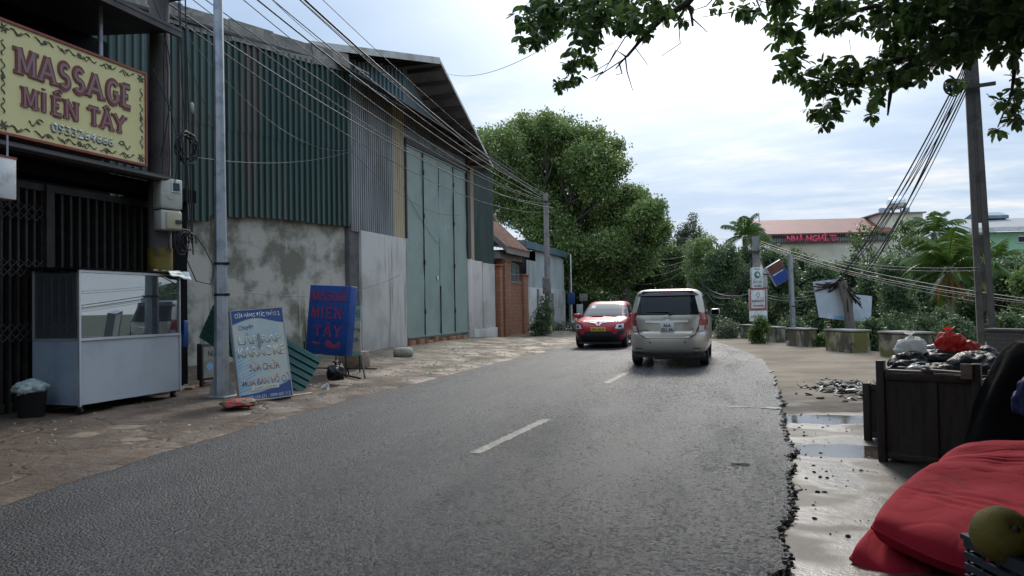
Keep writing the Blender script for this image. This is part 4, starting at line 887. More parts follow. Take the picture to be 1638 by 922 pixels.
mb = MB(); pts = [(.0, .0), (.045, -.06), (.03, -.12), (.055, -.17), (.035, -.25), (-.01, -.30), (-.05, -.24), (-.03, -.16), (-.04, -.07)]
mb.prism([(x * .55 - .02, KH - .36 + z * .9) for x, z in pts], lambda a, b_, c: (a, c, b_), -.009, -.0075); mb.build('torn_hole', M['greysheet'], kr)
# bamboo pole at its foot
tag(MB().tube([G(372, 646, .05), G(498, 630, .05)], .022, 8).build('bamboo_stick', M['bamboo']), 'pinkish bamboo stick lying at the foot of the leaning banner sign', 'stick')
# two leaning roofing sheets
def sheet(label, p_tl, p_tr, p_bl, p_br, ribs=6):
    mb = MB(); tl, tr, bl, br = map(Vector, (p_tl, p_tr, p_bl, p_br)); nr = (tr - tl).cross(bl - tl).normalized()
    if nr.x < 0: nr = -nr
    prof = [(0, 0), (.6, 0), (.7, 1), (.84, 1), (.94, 0)]
    vs_ = []
    us = [((i + q) / ribs, d) for i in range(ribs) for q, d in prof] + [(1, 0)]
    for u, d in us:
        for k in (0, .5, 1): vs_.append(tl.lerp(bl, u).lerp(tr.lerp(br, u), k) + nr * .035 * d)
    mb.add(vs_, [(3 * i + j, 3 * i + j + 1, 3 * i + j + 4, 3 * i + j + 3) for i in range(len(us) - 1) for j in (0, 1)])
    so = bpy.data.objects
    o = mb.build('roofing_sheet', M['greenroof']); return tag(o, label, 'roofing sheet')
M['greenroof'] = mat('dark green ribbed sheet', (0.012, 0.065, 0.055), 0.35, 0.2, col2=(0.018, 0.085, 0.07), s2=2)
sheet('dark green ribbed roofing sheet sticking out behind the steel pole', P(341, 488, 12.6), P(420, 535, 12.9), P(318, 540, 12.6), P(400, 590, 12.9), 6)
sheet('dark green ribbed roofing sheet leaning behind the banner sign, its end on the ground', P(440, 533, 13.1), P(515, 574, 13.3), P(420, 598, 12.8), P(483, 631, 12.75), 6)
# dark old sign box behind pole
ob = thing('old_sign', 'grimy small sign box standing behind the steel pole', 'sign', tuple(G(338, 618, .06)), rad(78))
MB().bbox(-.20, .24, 0, .14, .12, .78, .01).build('box', M['steel'], ob); MB().box(-.17, .22, -.006, -.001, .16, .72).build('face', M['stone'], ob); text('NIA', .03, -.008, .60, .2, .10, M['steel'], ob, ext=.003)
MB().lathe([(.07, 0), (.07, .004)], 14, T=Matrix.Translation((-.04, -.006, .36)) @ Matrix.Rotation(rad(90), 4, 'X')).build('emblem', M['bannerray'], ob)
for x_ in (-.18, .16): MB().box(x_, x_ + .05, .02, .1, 0, .12).build('foot', M['steel'], ob)
# blue sign on stand
bp0, bp1 = P(488, 562, 15.3), P(553, 574, 14.9)
bs = thing('blue_sign', 'cobalt blue box sign with scrawled red letters tilting on an iron stand', 'sign', tuple((bp0 + bp1) / 2), 0)
bw = (bp1 - bp0).length; bang = math.atan2(bp1.y - bp0.y, bp1.x - bp0.x)
bs.rotation_euler = (Matrix.Rotation(bang, 4, 'Z') @ Matrix.Rotation(rad(3.2), 4, 'Y') @ Matrix.Rotation(rad(-4), 4, 'X')).to_euler()
BH = 1.40
MB().bbox(-bw / 2, bw / 2, 0, .22, 0, BH, .008).build('box', M['signblue'], bs)
for word, z, h, xs_, w_ in (('MASSAGE', 1.10, .18, [-.365 + i * .105 for i in range(7)], .092), ('MIỀN', .74, .22, [-.33, -.165, -.055, .115], .15), ('TÂY', .37, .22, [-.26, -.07, .12], .16)):
    slabword(word, [x * bw / .80 for x in xs_], z, w_ * bw / .80, h, .034, 0, -.004, M['signred'], 'lettering', bs, .14, .12)
mb = MB(); mb.grid(lambda u, v: Vector((-.02 + .36 * u, -.003, .15 + .02 * math.sin(u * 9) + (.11 + .03 * math.sin(u * 7)) * v)), 14, 2); mb.build('paint_smear', M['signred'], bs); text('Đường', -.2, -.003, .21, .26, .10, M['signred'], bs, ext=.002, off=.02)
# stand
mb = MB(); gz = .12
for (px, py, d) in ((489, 590, 15.3), (548, 600, 14.85), (553, 585, 15.3)):
    p = bs.matrix_world @ Vector((0, 0, 0))
inv = (Matrix.Translation(bs.location) @ bs.rotation_euler.to_matrix().to_4x4()).inverted()
def wl(p): return inv @ Vector(p)
mb.tube([wl(bp0 + Vector((-.05, .05, .2))), wl((bp0.x - .05, bp0.y + .05, .1))], .018, 6); mb.tube([wl(bp1 + Vector((-.02, .04, .3))), wl((bp1.x, bp1.y, .08))], .018, 6)
mb.tube([wl((bp0.x - .1, bp0.y - .1, .25)), wl((bp1.x + .55, bp1.y + .25, .22))], .016, 6); mb.tube([wl((bp1.x - .3, bp1.y + .3, .1)), wl((bp1.x + .45, bp1.y - .25, .08))], .022, 6); mb.tube([wl((bp1.x + .25, bp1.y + .2, .35)), wl((bp1.x + .45, bp1.y - .05, .07))], .02, 6); mb.tube([wl((bp1.x - .05, bp1.y + .1, .4)), wl((bp1.x - .05, bp1.y + .2, .1))], .018, 6)
mb.build('stand', M['lead'], bs)
# green/cream sign behind it
gs = thing('menu_sign', 'narrow cream and green menu sign half hidden behind the blue box sign', 'sign', tuple(P(560, 575, 15.9)), rad(20))
MB().box(-.35, .23, 0, .05, .1, 1.12).build('panel', mat('cream menu face', (.58, .53, .38), .6, col2=(.45, .45, .33), s2=4), gs)
M['menugreen'] = mat('menu green', (.25, .45, .33), .6)
for z_ in ((.82, 1.13), (.08, .16)): MB().box(-.36, .24, -.004, .055, *z_).build('border', M['menugreen'], gs)
text('HI', .14, -.006, .97, .14, .17, M['brick red frame'], gs, ext=.002); text('ường', .12, -.002, .63, .2, .09, M['brick red frame'], gs, ext=.002); text('ch', .12, -.002, .42, .12, .10, M['leafdark'], gs, ext=.002)
for x_ in (-.3, .2): MB().tube([(x_, .03, .1), (x_, .03, -.35)], .015, 6).build('leg', M['lead'], gs)
# small things
bag('bin_bag', 'black tied bin bag on the ground under the blue sign', 'bag', tuple(G(537, 612, .1) + Vector((0, 0, .16))), .19, (.85, .85, 1), 1.3, 'bagblack')
tag(MB().bbox(-.3, .3, -.18, .18, 0, .36, .01).build('cardboard_box', M['woodpale']), 'brown box in the shade behind the black bin bag', 'box'); bpy.data.objects['cardboard_box'].location = (-8.3, 15.0, .12)
c_ = G(519, 625, .08); tag(MB().lathe([(.03, -.055), (.052, .055), (.056, .06), (.048, .055), (.028, -.048)], 12, T=Matrix.Translation(c_ + Vector((0, 0, .05))) @ Matrix.Rotation(rad(75), 4, 'Y')).build('paper_cup', M['paper']), 'white paper cup lying on the mossy concrete', 'cup')
nb = bag('net_sack', 'flattened red and dark net sack at the foot of the steel pole', 'sack', tuple(G(382, 652, .05) + Vector((0, 0, .055))), .20, (1.35, .9, .36), 5.5, 'mesh red', tie=False); nb.rotation_euler = (0, 0, rad(50))
sb = thing('stone_drum', 'squat mossy concrete drum by the warehouse door corner', 'stone', tuple(G(645, 571, .12) + Vector((0, 0, -.02))))
MB().lathe([(.20, 0), (.25, .03), (.27, .14), (.25, .24), (.20, .265), (0.02, .265)], 18).build('drum_body', M['stone'], sb)
rr = random.Random(12)
for i in range(9):
    p = G(rr.uniform(285, 330), rr.uniform(616, 628), .05); T = Matrix.Translation(p) @ Matrix.Rotation(rr.uniform(0, 3), 4, 'Z')
    tag(MB().bbox(-.09, .09, -.05, .05, 0, .07, .008, T=T).build('loose_brick', M['laterite'] if i % 2 else M['stone']), 'loose brick in the dark corner between cabinet and steel pole', 'brick', 'loose bricks beside the cabinet')

# ================================================================== BEYOND THE WAREHOUSE
gh = thing('gatehouse', 'small laterite brick gate with an old tiled roof just past the warehouse', 'gatehouse', (-10.3, 34, 0))
class HMB(WMB): off = Vector((-10.3, 34, 0))
ya, yb, ex_, ez_, rx_, rz_ = 31.95, 35.5, -10.0, 3.95, -11.6, 5.5
mb = HMB(); mb.hexa([(ex_, ya, ez_), (ex_, yb, ez_), (rx_, yb, rz_), (rx_, ya, rz_), (ex_, ya, ez_ + .12), (ex_, yb, ez_ + .12), (rx_, yb, rz_ + .12), (rx_, ya, rz_ + .12)])
for i in range(16):
    y = ya + .1 + i * .222; mb.tube([(ex_ + .03, y, ez_ + .13), (rx_ + .02, y, rz_ + .13)], .05, 6)
mb.hexa([(-13.2, ya, ez_), (-13.2, yb, ez_), (rx_ - .01, yb, rz_), (rx_ - .01, ya, rz_), (-13.2, ya, ez_ + .12), (-13.2, yb, ez_ + .12), (rx_ - .01, yb, rz_ + .12), (rx_ - .01, ya, rz_ + .12)]); rf = mb.build('roof', M['tile'], gh)
mb = HMB(); mb.tube([(rx_, ya - .05, rz_ + .16), (rx_, yb + .05, rz_ + .16)], .09, 8); mb.bbox(rx_ - .15, rx_ + .15, 34.7, 35.0, rz_ + .15, rz_ + .42, .03); mb.build('ridge', M['oldbeam'], rf)
for y0_, y1_ in ((ya - .1, ya - .01), (yb + .01, yb + .1)):
    mb = HMB(); mb.hexa([(ex_ + .05, y0_, ez_ - .14), (ex_ + .05, y1_, ez_ - .14), (rx_, y1_, rz_ - .14), (rx_, y0_, rz_ - .14), (ex_ + .05, y0_, ez_ + .15), (ex_ + .05, y1_, ez_ + .15), (rx_, y1_, rz_ + .15), (rx_, y0_, rz_ + .15)]); mb.build('eave_beam', M['oldbeam'], gh)
mb = HMB(); mb.box(ex_ - .03, ex_ + .05, ya, yb, ez_ - .16, ez_ - .002); mb.box(-10.65, -10.3, ya, yb, 3.56, 3.85); mb.build('eave_beam', M['oldbeam'], gh)
for y0, y1, zt in ((31.75, 32.15, 3.2), (32.5, 33.35, 3.45), (35.5, 36.35, 2.9)):
    mb = HMB(); mb.bbox(-10.7, -10.25, y0, y1, -.1, zt, .015); pr_ = mb.build('pillar', M['laterite'], gh); mb = HMB(); mb.bbox(-10.74, -10.21, y0 - .05, y1 + .05, zt + .001, zt + .1, .01); mb.build('pillar_cap', M['laterite'], pr_)
mb = HMB(); mb.box(-10.6, -10.35, 33.36, 35.49, -.1, 2.5); mb.build('brick_panel', M['laterite'], gh)
mb = HMB(); mb.box(-10.63, -10.32, 33.36, 35.49, 2.501, 2.6); mb.build('panel_coping', M['oldbeam'], gh)
mb = HMB()
for i in range(12): y = 33.5 + i * .17; mb.tube([(-10.45, y, 2.6), (-10.45, y, 3.35 + .1 * math.sin(i * .28))], .014, 5)
mb.tube([(-10.45, 33.4 + q * .21, 3.38 + .1 * math.sin(q * .34)) for q in range(10)], .018, 5); mb.tube([(-10.45, 33.4, 2.95), (-10.45, 35.45, 2.95)], .014, 5); mb.build('railing', M['whitesheet'], gh)
mb = HMB(); mb.box(-13, -12.8, 31.9, 35.6, -.1, 3.9); mb.box(-12.8, -10.9, 31.82, 31.94, -.1, 3.9); mb.box(-12.8, -10.4, 31.95, 35.5, 3.86, 3.9); mb.build('inner_wall', M['oldbeam'], gh)
ww = thing('boundary_wall', 'whitewashed roadside wall topped with pale corrugated sheets past the brick gate', 'wall', (-10.3, 40, 0))
class BMB(WMB): off = Vector((-10.3, 40, 0))
mb = BMB(); mb.bbox(-10.55, -10.3, 36.4, 44.8, -.1, 2.35, .01); mb.build('wall_base', M['whitewall'], ww)
mb = BMB(); corrugated(mb, (-10.36, 36.45, 0), (-10.36, 38.2, 0), lambda u: 3.75, lambda u: 2.3, .15, .03, Vector((1, 0, 0))); corrugated(mb, (-10.36, 38.21, 0), (-10.36, 44.7, 0), lambda u: 4.75 - .55 * u, lambda u: 2.3, .2, .035, Vector((1, 0, 0))); mb.build('wall_sheeting', M['whitesheet'], ww)
mb = BMB(); mb.box(-10.3, -10.24, 38.15, 38.4, 0, 2.3); mb.box(-10.3, -10.26, 41.2, 41.7, 0, 2.1); mb.build('wall_post', M['oldbeam'], ww)
sd_ = thing('green_shed', 'low shed with a green roof fascia behind the whitewashed wall', 'shed', (-13, 41, 0))
class DMB(WMB): off = Vector((-13, 41, 0))
mb = DMB(); mb.hexa([(-10.2, 35.8, 4.55), (-10.2, 45.2, 4.55), (-18, 45.2, 5.6), (-18, 35.8, 5.6), (-10.2, 35.8, 4.62), (-10.2, 45.2, 4.62), (-18, 45.2, 5.7), (-18, 35.8, 5.7)]); mb.box(-10.2, -10.14, 35.8, 45.2, 4.3, 4.66); mb.hexa([(-10.2, 35.74, 4.3), (-10.2, 35.79, 4.3), (-18, 35.79, 5.3), (-18, 35.74, 5.3), (-10.2, 35.74, 4.66), (-10.2, 35.79, 4.66), (-18, 35.79, 5.72), (-18, 35.74, 5.72)]); mb.build('roof', M['bluesheet'], sd_)
mb = DMB(); mb.box(-17.9, -10.9, 37.6, 45, -.1, 4.4); mb.build('shed_wall', M['concretedark'], sd_)
s2 = thing('dark_shed', 'dark open shed with slim posts beyond the whitewashed wall', 'shed', (-12, 48.5, 0))
class EMB(WMB): off = Vector((-12, 48.5, 0))
mb = EMB(); mb.hexa([(-9.9, 45.6, 4.0), (-11.6, 53, 3.9), (-18, 53, 5), (-18, 45.6, 5), (-9.9, 45.6, 4.08), (-11.6, 53, 3.98), (-18, 53, 5.1), (-18, 45.6, 5.1)]); mb.build('roof', M['roofdark'], s2)
mb = EMB(); mb.box(-18, -12.6, 46, 53, -.1, 4.2); mb.build('shed_wall', M['concretedark'], s2)
mb = EMB()
for x, y in ((-10.3, 46), (-10.8, 48.5), (-11.3, 51)): mb.tube([(x, y, -.1), (x, y, 4.05)], .06, 8)
mb.build('post', M['concrete'], s2)
# the pole by the white wall
up = thing('utility_pole', 'grey concrete pole with meter boxes in front of the whitewashed wall', 'utility pole', tuple(G(878, 535, .02)))
MB().tube([(0, 0, -.1), (-.03, 0, 6.85)], [.17, .12], 14).build('shaft', M['concrete'], up)
MB().bbox(-.2, .2, -.30, -.16, 1.95, 2.75, .02).box(-.17, -.02, -.315, -.301, 2.4, 2.68).box(.02, .17, -.315, -.301, 2.4, 2.68).build('meter_cluster', M['concrete'], up)
MB().tube([(0, 0, .2), (0, 0, 1.2)], [.178, .172], 14).build('yellow_band', mat('pale yellow band', (.42, .36, .13), .7), up)
mb = MB(); mb.box(-.5, .5, -.18, -.12, 6.4, 6.47); mb.build('crossarm', M['steel'], up)
# signs by the bend
sp_ = thing('roadside_sign', 'small dark blue board on a white post past the whitewashed wall', 'sign', tuple(G(915, 527, .0)))
MB().tube([(0, 0, 0), (0, 0, 4.4)], .035, 8).build('post', M['white'], sp_); MB().bbox(-.22, .22, -.06, -.03, 1.45, 2.15, .01).build('board', mat('navy board', (.018, .05, .15), .5), sp_)
gp = thing('notice_board', 'weathered white notice board behind the small dark blue board', 'sign', tuple(G(928, 525, 0)))
MB().bbox(-.2, .2, -.03, .0, .75, 1.45, .01).build('board', M['whitesheet'], gp); MB().bbox(0, .5, -.03, 0, 1.65, 2.1, .01).build('upper_board', M['oldbeam'], gp); MB().tube([(-.15, .02, 0), (-.15, .02, 1.5)], .03, 6).tube([(.15, .02, 0), (.15, .02, 2.1)], .03, 6).build('post', M['oldbeam'], gp)

# ================================================================== CARS
class Car:
    """body as stacked rounded plan outlines; y=0 at the rear bumper, +y forward"""
    def __init__(s, layers, n=5.0, yf=2.0):
        s.L = layers; s.n = n
    def at(s, z):
        Ls = s.L
        if z <= Ls[0][0]: return Ls[0][1:]
        for a, b_ in zip(Ls, Ls[1:]):
            if z <= b_[0]:
                k = (z - a[0]) / (b_[0] - a[0]); return tuple(a[i] + (b_[i] - a[i]) * k for i in (1, 2, 3))
        return Ls[-1][1:]
    def ring(s, z, m=64):
        w, r, f = s.at(z); yc, ly = (r + f) / 2, (f - r) / 2; out = []
        for i in range(m):
            a = 2 * math.pi * (i + .5) / m; c, sn = math.cos(a), math.sin(a)
            out.append((w * math.copysign(abs(c) ** (2 / s.n), c), yc + ly * math.copysign(abs(sn) ** (2 / s.n * .8), sn), z))
        return out
    def end_y(s, x, z, front):
        w, r, f = s.at(z); yc, ly = (r + f) / 2, (f - r) / 2; c = min(.9999, abs(x) / w) ** (s.n / 2); sn = math.sqrt(1 - c * c)
        q = ly * sn ** (2 / s.n * .8); return yc + q if front else yc - q
    def side_x(s, y, z):
        w, r, f = s.at(z); yc, ly = (r + f) / 2, (f - r) / 2; sn = min(.9999, abs(y - yc) / ly) ** (s.n / 1.6); c = math.sqrt(max(0, 1 - sn * sn)); return w * c ** (2 / s.n)
    def body(s, material, parent, wheels, wr, zs):
        m = 64; vs = []; 
        for z in zs: vs += s.ring(z, m)
        fs = [(i * m + j, i * m + (j + 1) % m, (i + 1) * m + (j + 1) % m, (i + 1) * m + j) for i in range(len(zs) - 1) for j in range(m)]
        fs.append(list(range(m))[::-1]); fs.append([(len(zs) - 1) * m + i for i in range(m)])
        me = bpy.data.meshes.new('body'); me.from_pydata(vs, [], fs); me.update(); me.materials.append(material)
        o = link('body', me, parent)
        cut = MB()
        for y in wheels:
            for sg_ in (-1, 1): cut.tube([(sg_ * .56, y, wr), (sg_ * 1.1, y, wr)], wr + .07, 28)
        co = cut.build('cutter', M['black']); md = o.modifiers.new('b', 'BOOLEAN'); md.object = co; md.operation = 'DIFFERENCE'; md.solver = 'EXACT'
        bpy.context.view_layer.update(); ev = o.evaluated_get(bpy.context.evaluated_depsgraph_get()); me2 = bpy.data.meshes.new_from_object(ev); o.modifiers.clear(); o.data = me2; bpy.data.objects.remove(co)
        for p in me2.polygons: p.use_smooth = True
        try: me2.set_sharp_from_angle(angle=rad(38))
        except Exception: pass
        return o
    def end_patch(s, quad, front, off, material, name, parent, nx=10, nz_=8, m2=None, thick=.0):
        (x0, z0), (x1, z1), (x2, z2), (x3, z3) = quad; mb = MB(); sg_ = 1 if front else -1
        def f(u, v):
            a = Vector((x0, z0)).lerp(Vector((x1, z1)), u); b_ = Vector((x3, z3)).lerp(Vector((x2, z2)), u); q = a.lerp(b_, v); return Vector((q.x, s.end_y(q.x, q.y, front) + sg_ * off, q.y))
        mb.grid(f, nx, nz_, 0); return mb.build(name, material, parent)
    def side_patch(s, quad, sgn, off, material, name, parent, nx=10, nz_=6):
        (y0, z0), (y1, z1), (y2, z2), (y3, z3) = quad; mb = MB()
        def f(u, v):
            a = Vector((y0, z0)).lerp(Vector((y1, z1)), u); b_ = Vector((y3, z3)).lerp(Vector((y2, z2)), u); q = a.lerp(b_, v); return Vector((sgn * (s.side_x(q.x, q.y) + off), q.x, q.y))
        mb.grid(f, nx, nz_, 0); return mb.build(name, material, parent)
def wheel(parent, x, y, r, sgn, wdt=.2):
    T = Matrix.Translation((x, y, r)) @ Matrix.Rotation(rad(90) * sgn, 4, 'Y')
    h = wdt / 2
    ty = MB().lathe([(r * .62, -h), (r * .93, -h), (r, -h * .7), (r, h * .7), (r * .93, h), (r * .66, h), (r * .62, h * .8)], 28, T=T).build('wheel', M['black'], parent)
    mb = MB(); mb.lathe([(r * .63, h * .2), (r * .66, h * .9), (r * .6, h * .85), (r * .55, h * .55), (.02, h * .6)], 28, T=T)
    for k in range(5):
        a = k * 2 * math.pi / 5; mb.box(-.035, .035, .03, r * .6, h * .55, h * .82, 0, T @ Matrix.Rotation(a, 4, 'Z'))
    mb.build('rim', M['galv'], ty); return ty
M['champagne'] = mat('champagne metallic paint', (0.48, 0.43, 0.36), 0.34, 0.5, coat=.5, col2=(0.44, 0.39, 0.325), s2=2)
M['redpaint'] = mat('red car paint', (0.40, 0.011, 0.022), 0.38, 0.1, coat=.3)
M['carglass'] = glassmat('car glass', (0.008, 0.010, 0.012), 1.0, 0.06, 1.38)
M['screen'] = glassmat('windscreen', (0.035, 0.045, 0.05), 1.0, 0.08, 1.42)
for k_ in ('screen', 'carglass'): M[k_].node_tree.nodes['Principled BSDF'].inputs['Specular IOR Level'].default_value = 0.4
M['chrome'] = mat('chrome', (0.75, 0.75, 0.76), 0.12, 1.0)
M['tail'] = mat('tail lamp red', (0.30, 0.012, 0.014), 0.15, coat=.5)
M['lamp'] = mat('lamp clear', (0.62, 0.62, 0.62), 0.12, .3, coat=.5)
M['trim'] = mat('black trim', (0.02, 0.02, 0.022), 0.5)
M['plate'] = mat('plate white', (0.62, 0.62, 0.58), 0.5); M['plateyel'] = mat('plate yellow', (0.62, 0.40, 0.05), 0.5)

mv = thing('people_carrier', 'champagne silver people carrier seen from behind driving away on the road', 'car')
mc = (G(1020, 583) + G(1130, 583)) / 2
mv.location = (mc.x, mc.y - .95, 0); mv.rotation_euler = (0, 0, rad(1.0))
LY = [(.30, .80, .10, 4.40), (.36, .855, .03, 4.50), (.50, .885, .0, 4.57), (.70, .887, .005, 4.56), (.745, .887, .02, 4.53), (.78, .885, .085, 4.5), (.95, .887, .09, 4.32), (1.04, .882, .10, 4.0), (1.09, .872, .105, 3.35), (1.2, .85, .14, 3.08), (1.45, .795, .24, 2.6), (1.60, .745, .305, 2.3), (1.68, .705, .345, 2.1), (1.725, .64, .40, 1.9), (1.75, .50, .58, 1.6), (1.757, .30, .85, 1.35)]
c = Car(LY, 6.0); bd = c.body(M['champagne'], mv, (.93, 3.68), .325, [l[0] for l in LY][:1] + [.33, .36, .42, .50, .6, .70, .745, .78, .86, .95, 1.04, 1.09, 1.14, 1.2, 1.28, 1.36, 1.45, 1.53, 1.60, 1.64, 1.68, 1.705, 1.725, 1.74, 1.75, 1.757])
c.end_patch([(-.70, 1.165), (.70, 1.165), (.60, 1.60), (-.60, 1.60)], False, .006, M['carglass'], 'rear_window', mv, 16, 10)
c.end_patch([(-.70, 1.60), (.70, 1.60), (.50, 1.742), (-.50, 1.742)], False, .045, mat('dark spoiler', (.05, .04, .04), .3), 'spoiler', mv, 14, 4)
MB().box(-.56, .56, .30, .42, 1.64, 1.70).build('spoiler_base', M['trim'], bpy.data.objects['spoiler'])
for sgn in (-1, 1):
    tl = c.end_patch([(sgn * .875, .80), (sgn * .66, .80), (sgn * .745, 1.19), (sgn * .862, 1.25)], False, .012, M['tail'], 'tail_lamp', mv, 10, 10)
    c.end_patch([(sgn * .872, .805), (sgn * .668, .805), (sgn * .69, .925), (sgn * .874, .925)], False, .016, M['lamp'], 'reversing_lamp', tl, 8, 4)
    c.side_patch([(.12, .80), (.34, .84), (.42, 1.10), (.20, 1.24)], sgn, .008, M['tail'], 'lamp_side', tl, 6, 6)
    c.side_patch([(.42, 1.17), (1.15, 1.15), (1.15, 1.58), (.62, 1.58)], sgn, .006, M['carglass'], 'side_window', mv)
    c.side_patch([(1.22, 1.15), (2.1, 1.13), (2.05, 1.60), (1.22, 1.59)], sgn, .006, M['carglass'], 'side_window', mv); c.side_patch([(2.18, 1.13), (3.0, 1.12), (2.45, 1.56), (2.14, 1.59)], sgn, .006, M['carglass'], 'side_window', mv)
    mr_ = MB().bbox(sgn * 1.0 - .11, sgn * 1.0 + .11, 2.75, 2.87, 1.10, 1.27, .03).box(min(sgn * .86, sgn * .95), max(sgn * .86, sgn * .95), 2.78, 2.84, 1.12, 1.16).build('wing_mirror', M['champagne'], mv)
    MB().box(sgn * 1.0 - .09, sgn * 1.0 + .09, 2.742, 2.749, 1.125, 1.25).build('mirror_glass', M['carglass'], mr_)
    for y in (1.0, 1.18, 2.14): c.side_patch([(y, .45), (y + .012, .45), (y + .012, 1.12), (y, 1.12)], sgn, .004, M['trim'], 'door_gap', mv, 1, 6) if y > 1.1 else None
    for y in (1.5, 2.5): c.side_patch([(y, .98), (y + .16, .98), (y + .16, 1.01), (y, 1.01)], sgn, .02, M['chrome'], 'door_handle', mv, 2, 1)
    for y in (.93, 3.68): wheel(mv, sgn * .76, y, .325, sgn)
# tailgate outline, recess, bumper line
mb = MB(); pts = [(-.735, 1.12), (-.70, .90), (-.60, .73), (-.48, .66), (.48, .66), (.60, .73), (.70, .90), (.735, 1.12)]
mb.tube([(x, c.end_y(x, max(z, .79), False) - (.085 if z < .78 else 0) - .002, z) for x, z in pts], .008, 4); mb.build('tailgate_seam', M['trim'], mv)
MB().hexa([(-.47, .0, .665), (.47, .0, .665), (.47, .2, .665), (-.47, .2, .665), (-.56, .068, .80), (.56, .068, .80), (.56, .2, .80), (-.56, .2, .80)]).build('tailgate_lower', M['champagne'], mv)
c.end_patch([(-.47, 1.0), (.47, 1.0), (.47, 1.045), (-.47, 1.045)], False, .035, M['chrome'], 'garnish', mv, 12, 2)
MB().box(-.46, .46, .062, .095, 1.0, 1.045).build('garnish_base', M['chrome'], bpy.data.objects['garnish'])
pl = thing('tmp', 'x', 'x'); bpy.data.objects.remove(pl)
MB().bbox(-.155, .155, .042, .056, .785, .985, .006).build('number_plate', M['plate'], mv)
npz = bpy.data.objects['number_plate']
text('36A', 0, .041, .933, .17, .072, M['trim'], npz, 'plate_digits', .002, .02); text('301.06', 0, .041, .84, .26, .075, M['trim'], npz, 'plate_digits', .002, .02)
mb = MB(); 
for (rx, rz, cz, th) in ((.075, .05, 1.10, .009), (.026, .047, 1.102, .007), (.055, .018, 1.122, .007)): mb.tube([(rx * math.cos(a), .082, cz + rz * math.sin(a)) for a in [k * .3142 for k in range(21)]], th, 5)
mb.build('emblem', M['chrome'], mv)
text('Innova', -.51, .072, .83, .2, .045, M['trim'], mv, 'badge', .003); text('G', .55, .072, .85, .05, .04, M['trim'], mv, 'badge', .003)
mb = MB(); mb.tube([(.02, .09, 1.17), (.12, .10, 1.20), (.02, .11, 1.235), (-.45, .14, 1.245)], [.02, .016, .012, .008], 6); mb.build('wiper', M['trim'], mv)
mb = MB()
for x in (-.38, .38): mb.lathe([(.018, 0), (.018, .01)], 10, T=Matrix.Translation((x, -.001, .56)) @ Matrix.Rotation(rad(90), 4, 'X'))
mb.build('parking_sensor', M['trim'], mv)
MB().box(-.80, .80, .12, 4.2, .22, .30).tube([(.3, .04, .27), (.3, .5, .27)], .035, 8).tube([(-.75, .93, .32), (.75, .93, .32)], .05, 8).box(-.3, .2, .2, .9, .17, .24).build('underbody', M['trim'], mv)
for sgn in (-1, 1):
    c.end_patch([(sgn * .86, .41), (sgn * .55, .41), (sgn * .55, .43), (sgn * .86, .43)], False, .006, M['trim'], 'bumper_slot', mv, 4, 1); MB().box(sgn * .76 - .09, sgn * .76 + .09, .56, .575, .12, .32).build('mud_flap', M['black'], mv)
c.end_patch([(-.1, 1.66), (.1, 1.66), (.1, 1.675), (-.1, 1.675)], False, .056, M['tail'], 'brake_light', mv, 2, 1)

rc = thing('red_hatchback', 'shiny red hatchback coming towards the camera in the left lane', 'car')
rcl = (G(930, 556.5) + G(991, 554.5)) / 2
# local y=0 is the REAR; the car is turned round so that its front faces the camera
LR = [(.22, .74, .12, 4.10), (.28, .82, .05, 4.20), (.42, .87, .0, 4.28), (.60, .885, .0, 4.30), (.76, .885, .03, 4.28), (.88, .882, .06, 4.20), (.96, .87, .08, 3.98), (1.01, .855, .10, 3.45), (1.04, .845, .11, 3.18), (1.15, .82, .16, 2.98), (1.35, .75, .32, 2.58), (1.50, .675, .46, 2.25), (1.56, .62, .55, 2.08), (1.595, .54, .70, 1.85), (1.61, .36, .95, 1.5)]
r_ = Car(LR, 5.0)
rc.rotation_euler = (0, 0, rad(180 + 1.5)); rc.location = (rcl.x - .02, rcl.y + 3.30, 0); rc.scale = (.97, .97, .955)
r_.body(M['redpaint'], rc, (.78, 3.40), .33, [.22, .25, .28, .35, .42, .5, .60, .68, .76, .82, .88, .92, .96, .985, 1.01, 1.04, 1.09, 1.15, 1.25, 1.35, 1.43, 1.50, 1.56, 1.58, 1.595, 1.605, 1.61])
r_.end_patch([(-.72, 1.075), (.72, 1.075), (.595, 1.525), (-.595, 1.525)], True, .006, M['screen'], 'windscreen', rc, 16, 10)
MB().tube([(-.5, 3.13, 1.075), (-.1, 3.14, 1.09)], .012, 5).tube([(.0, 3.14, 1.075), (.5, 3.12, 1.09)], .012, 5).build('wiper', M['trim'], rc)
r_.end_patch([(.36, 1.36), (.52, 1.36), (.50, 1.46), (.36, 1.46)], True, .010, M['paper'], 'windscreen_sticker', rc, 3, 3)
r_.end_patch([(-.86, .215), (.86, .215), (.86, .49), (-.86, .49)], True, .012, M['trim'], 'front_bumper', rc, 20, 6)
r_.end_patch([(-.50, .49), (.50, .49), (.44, .58), (-.44, .58)], True, .013, M['trim'], 'grille', rc, 14, 3)
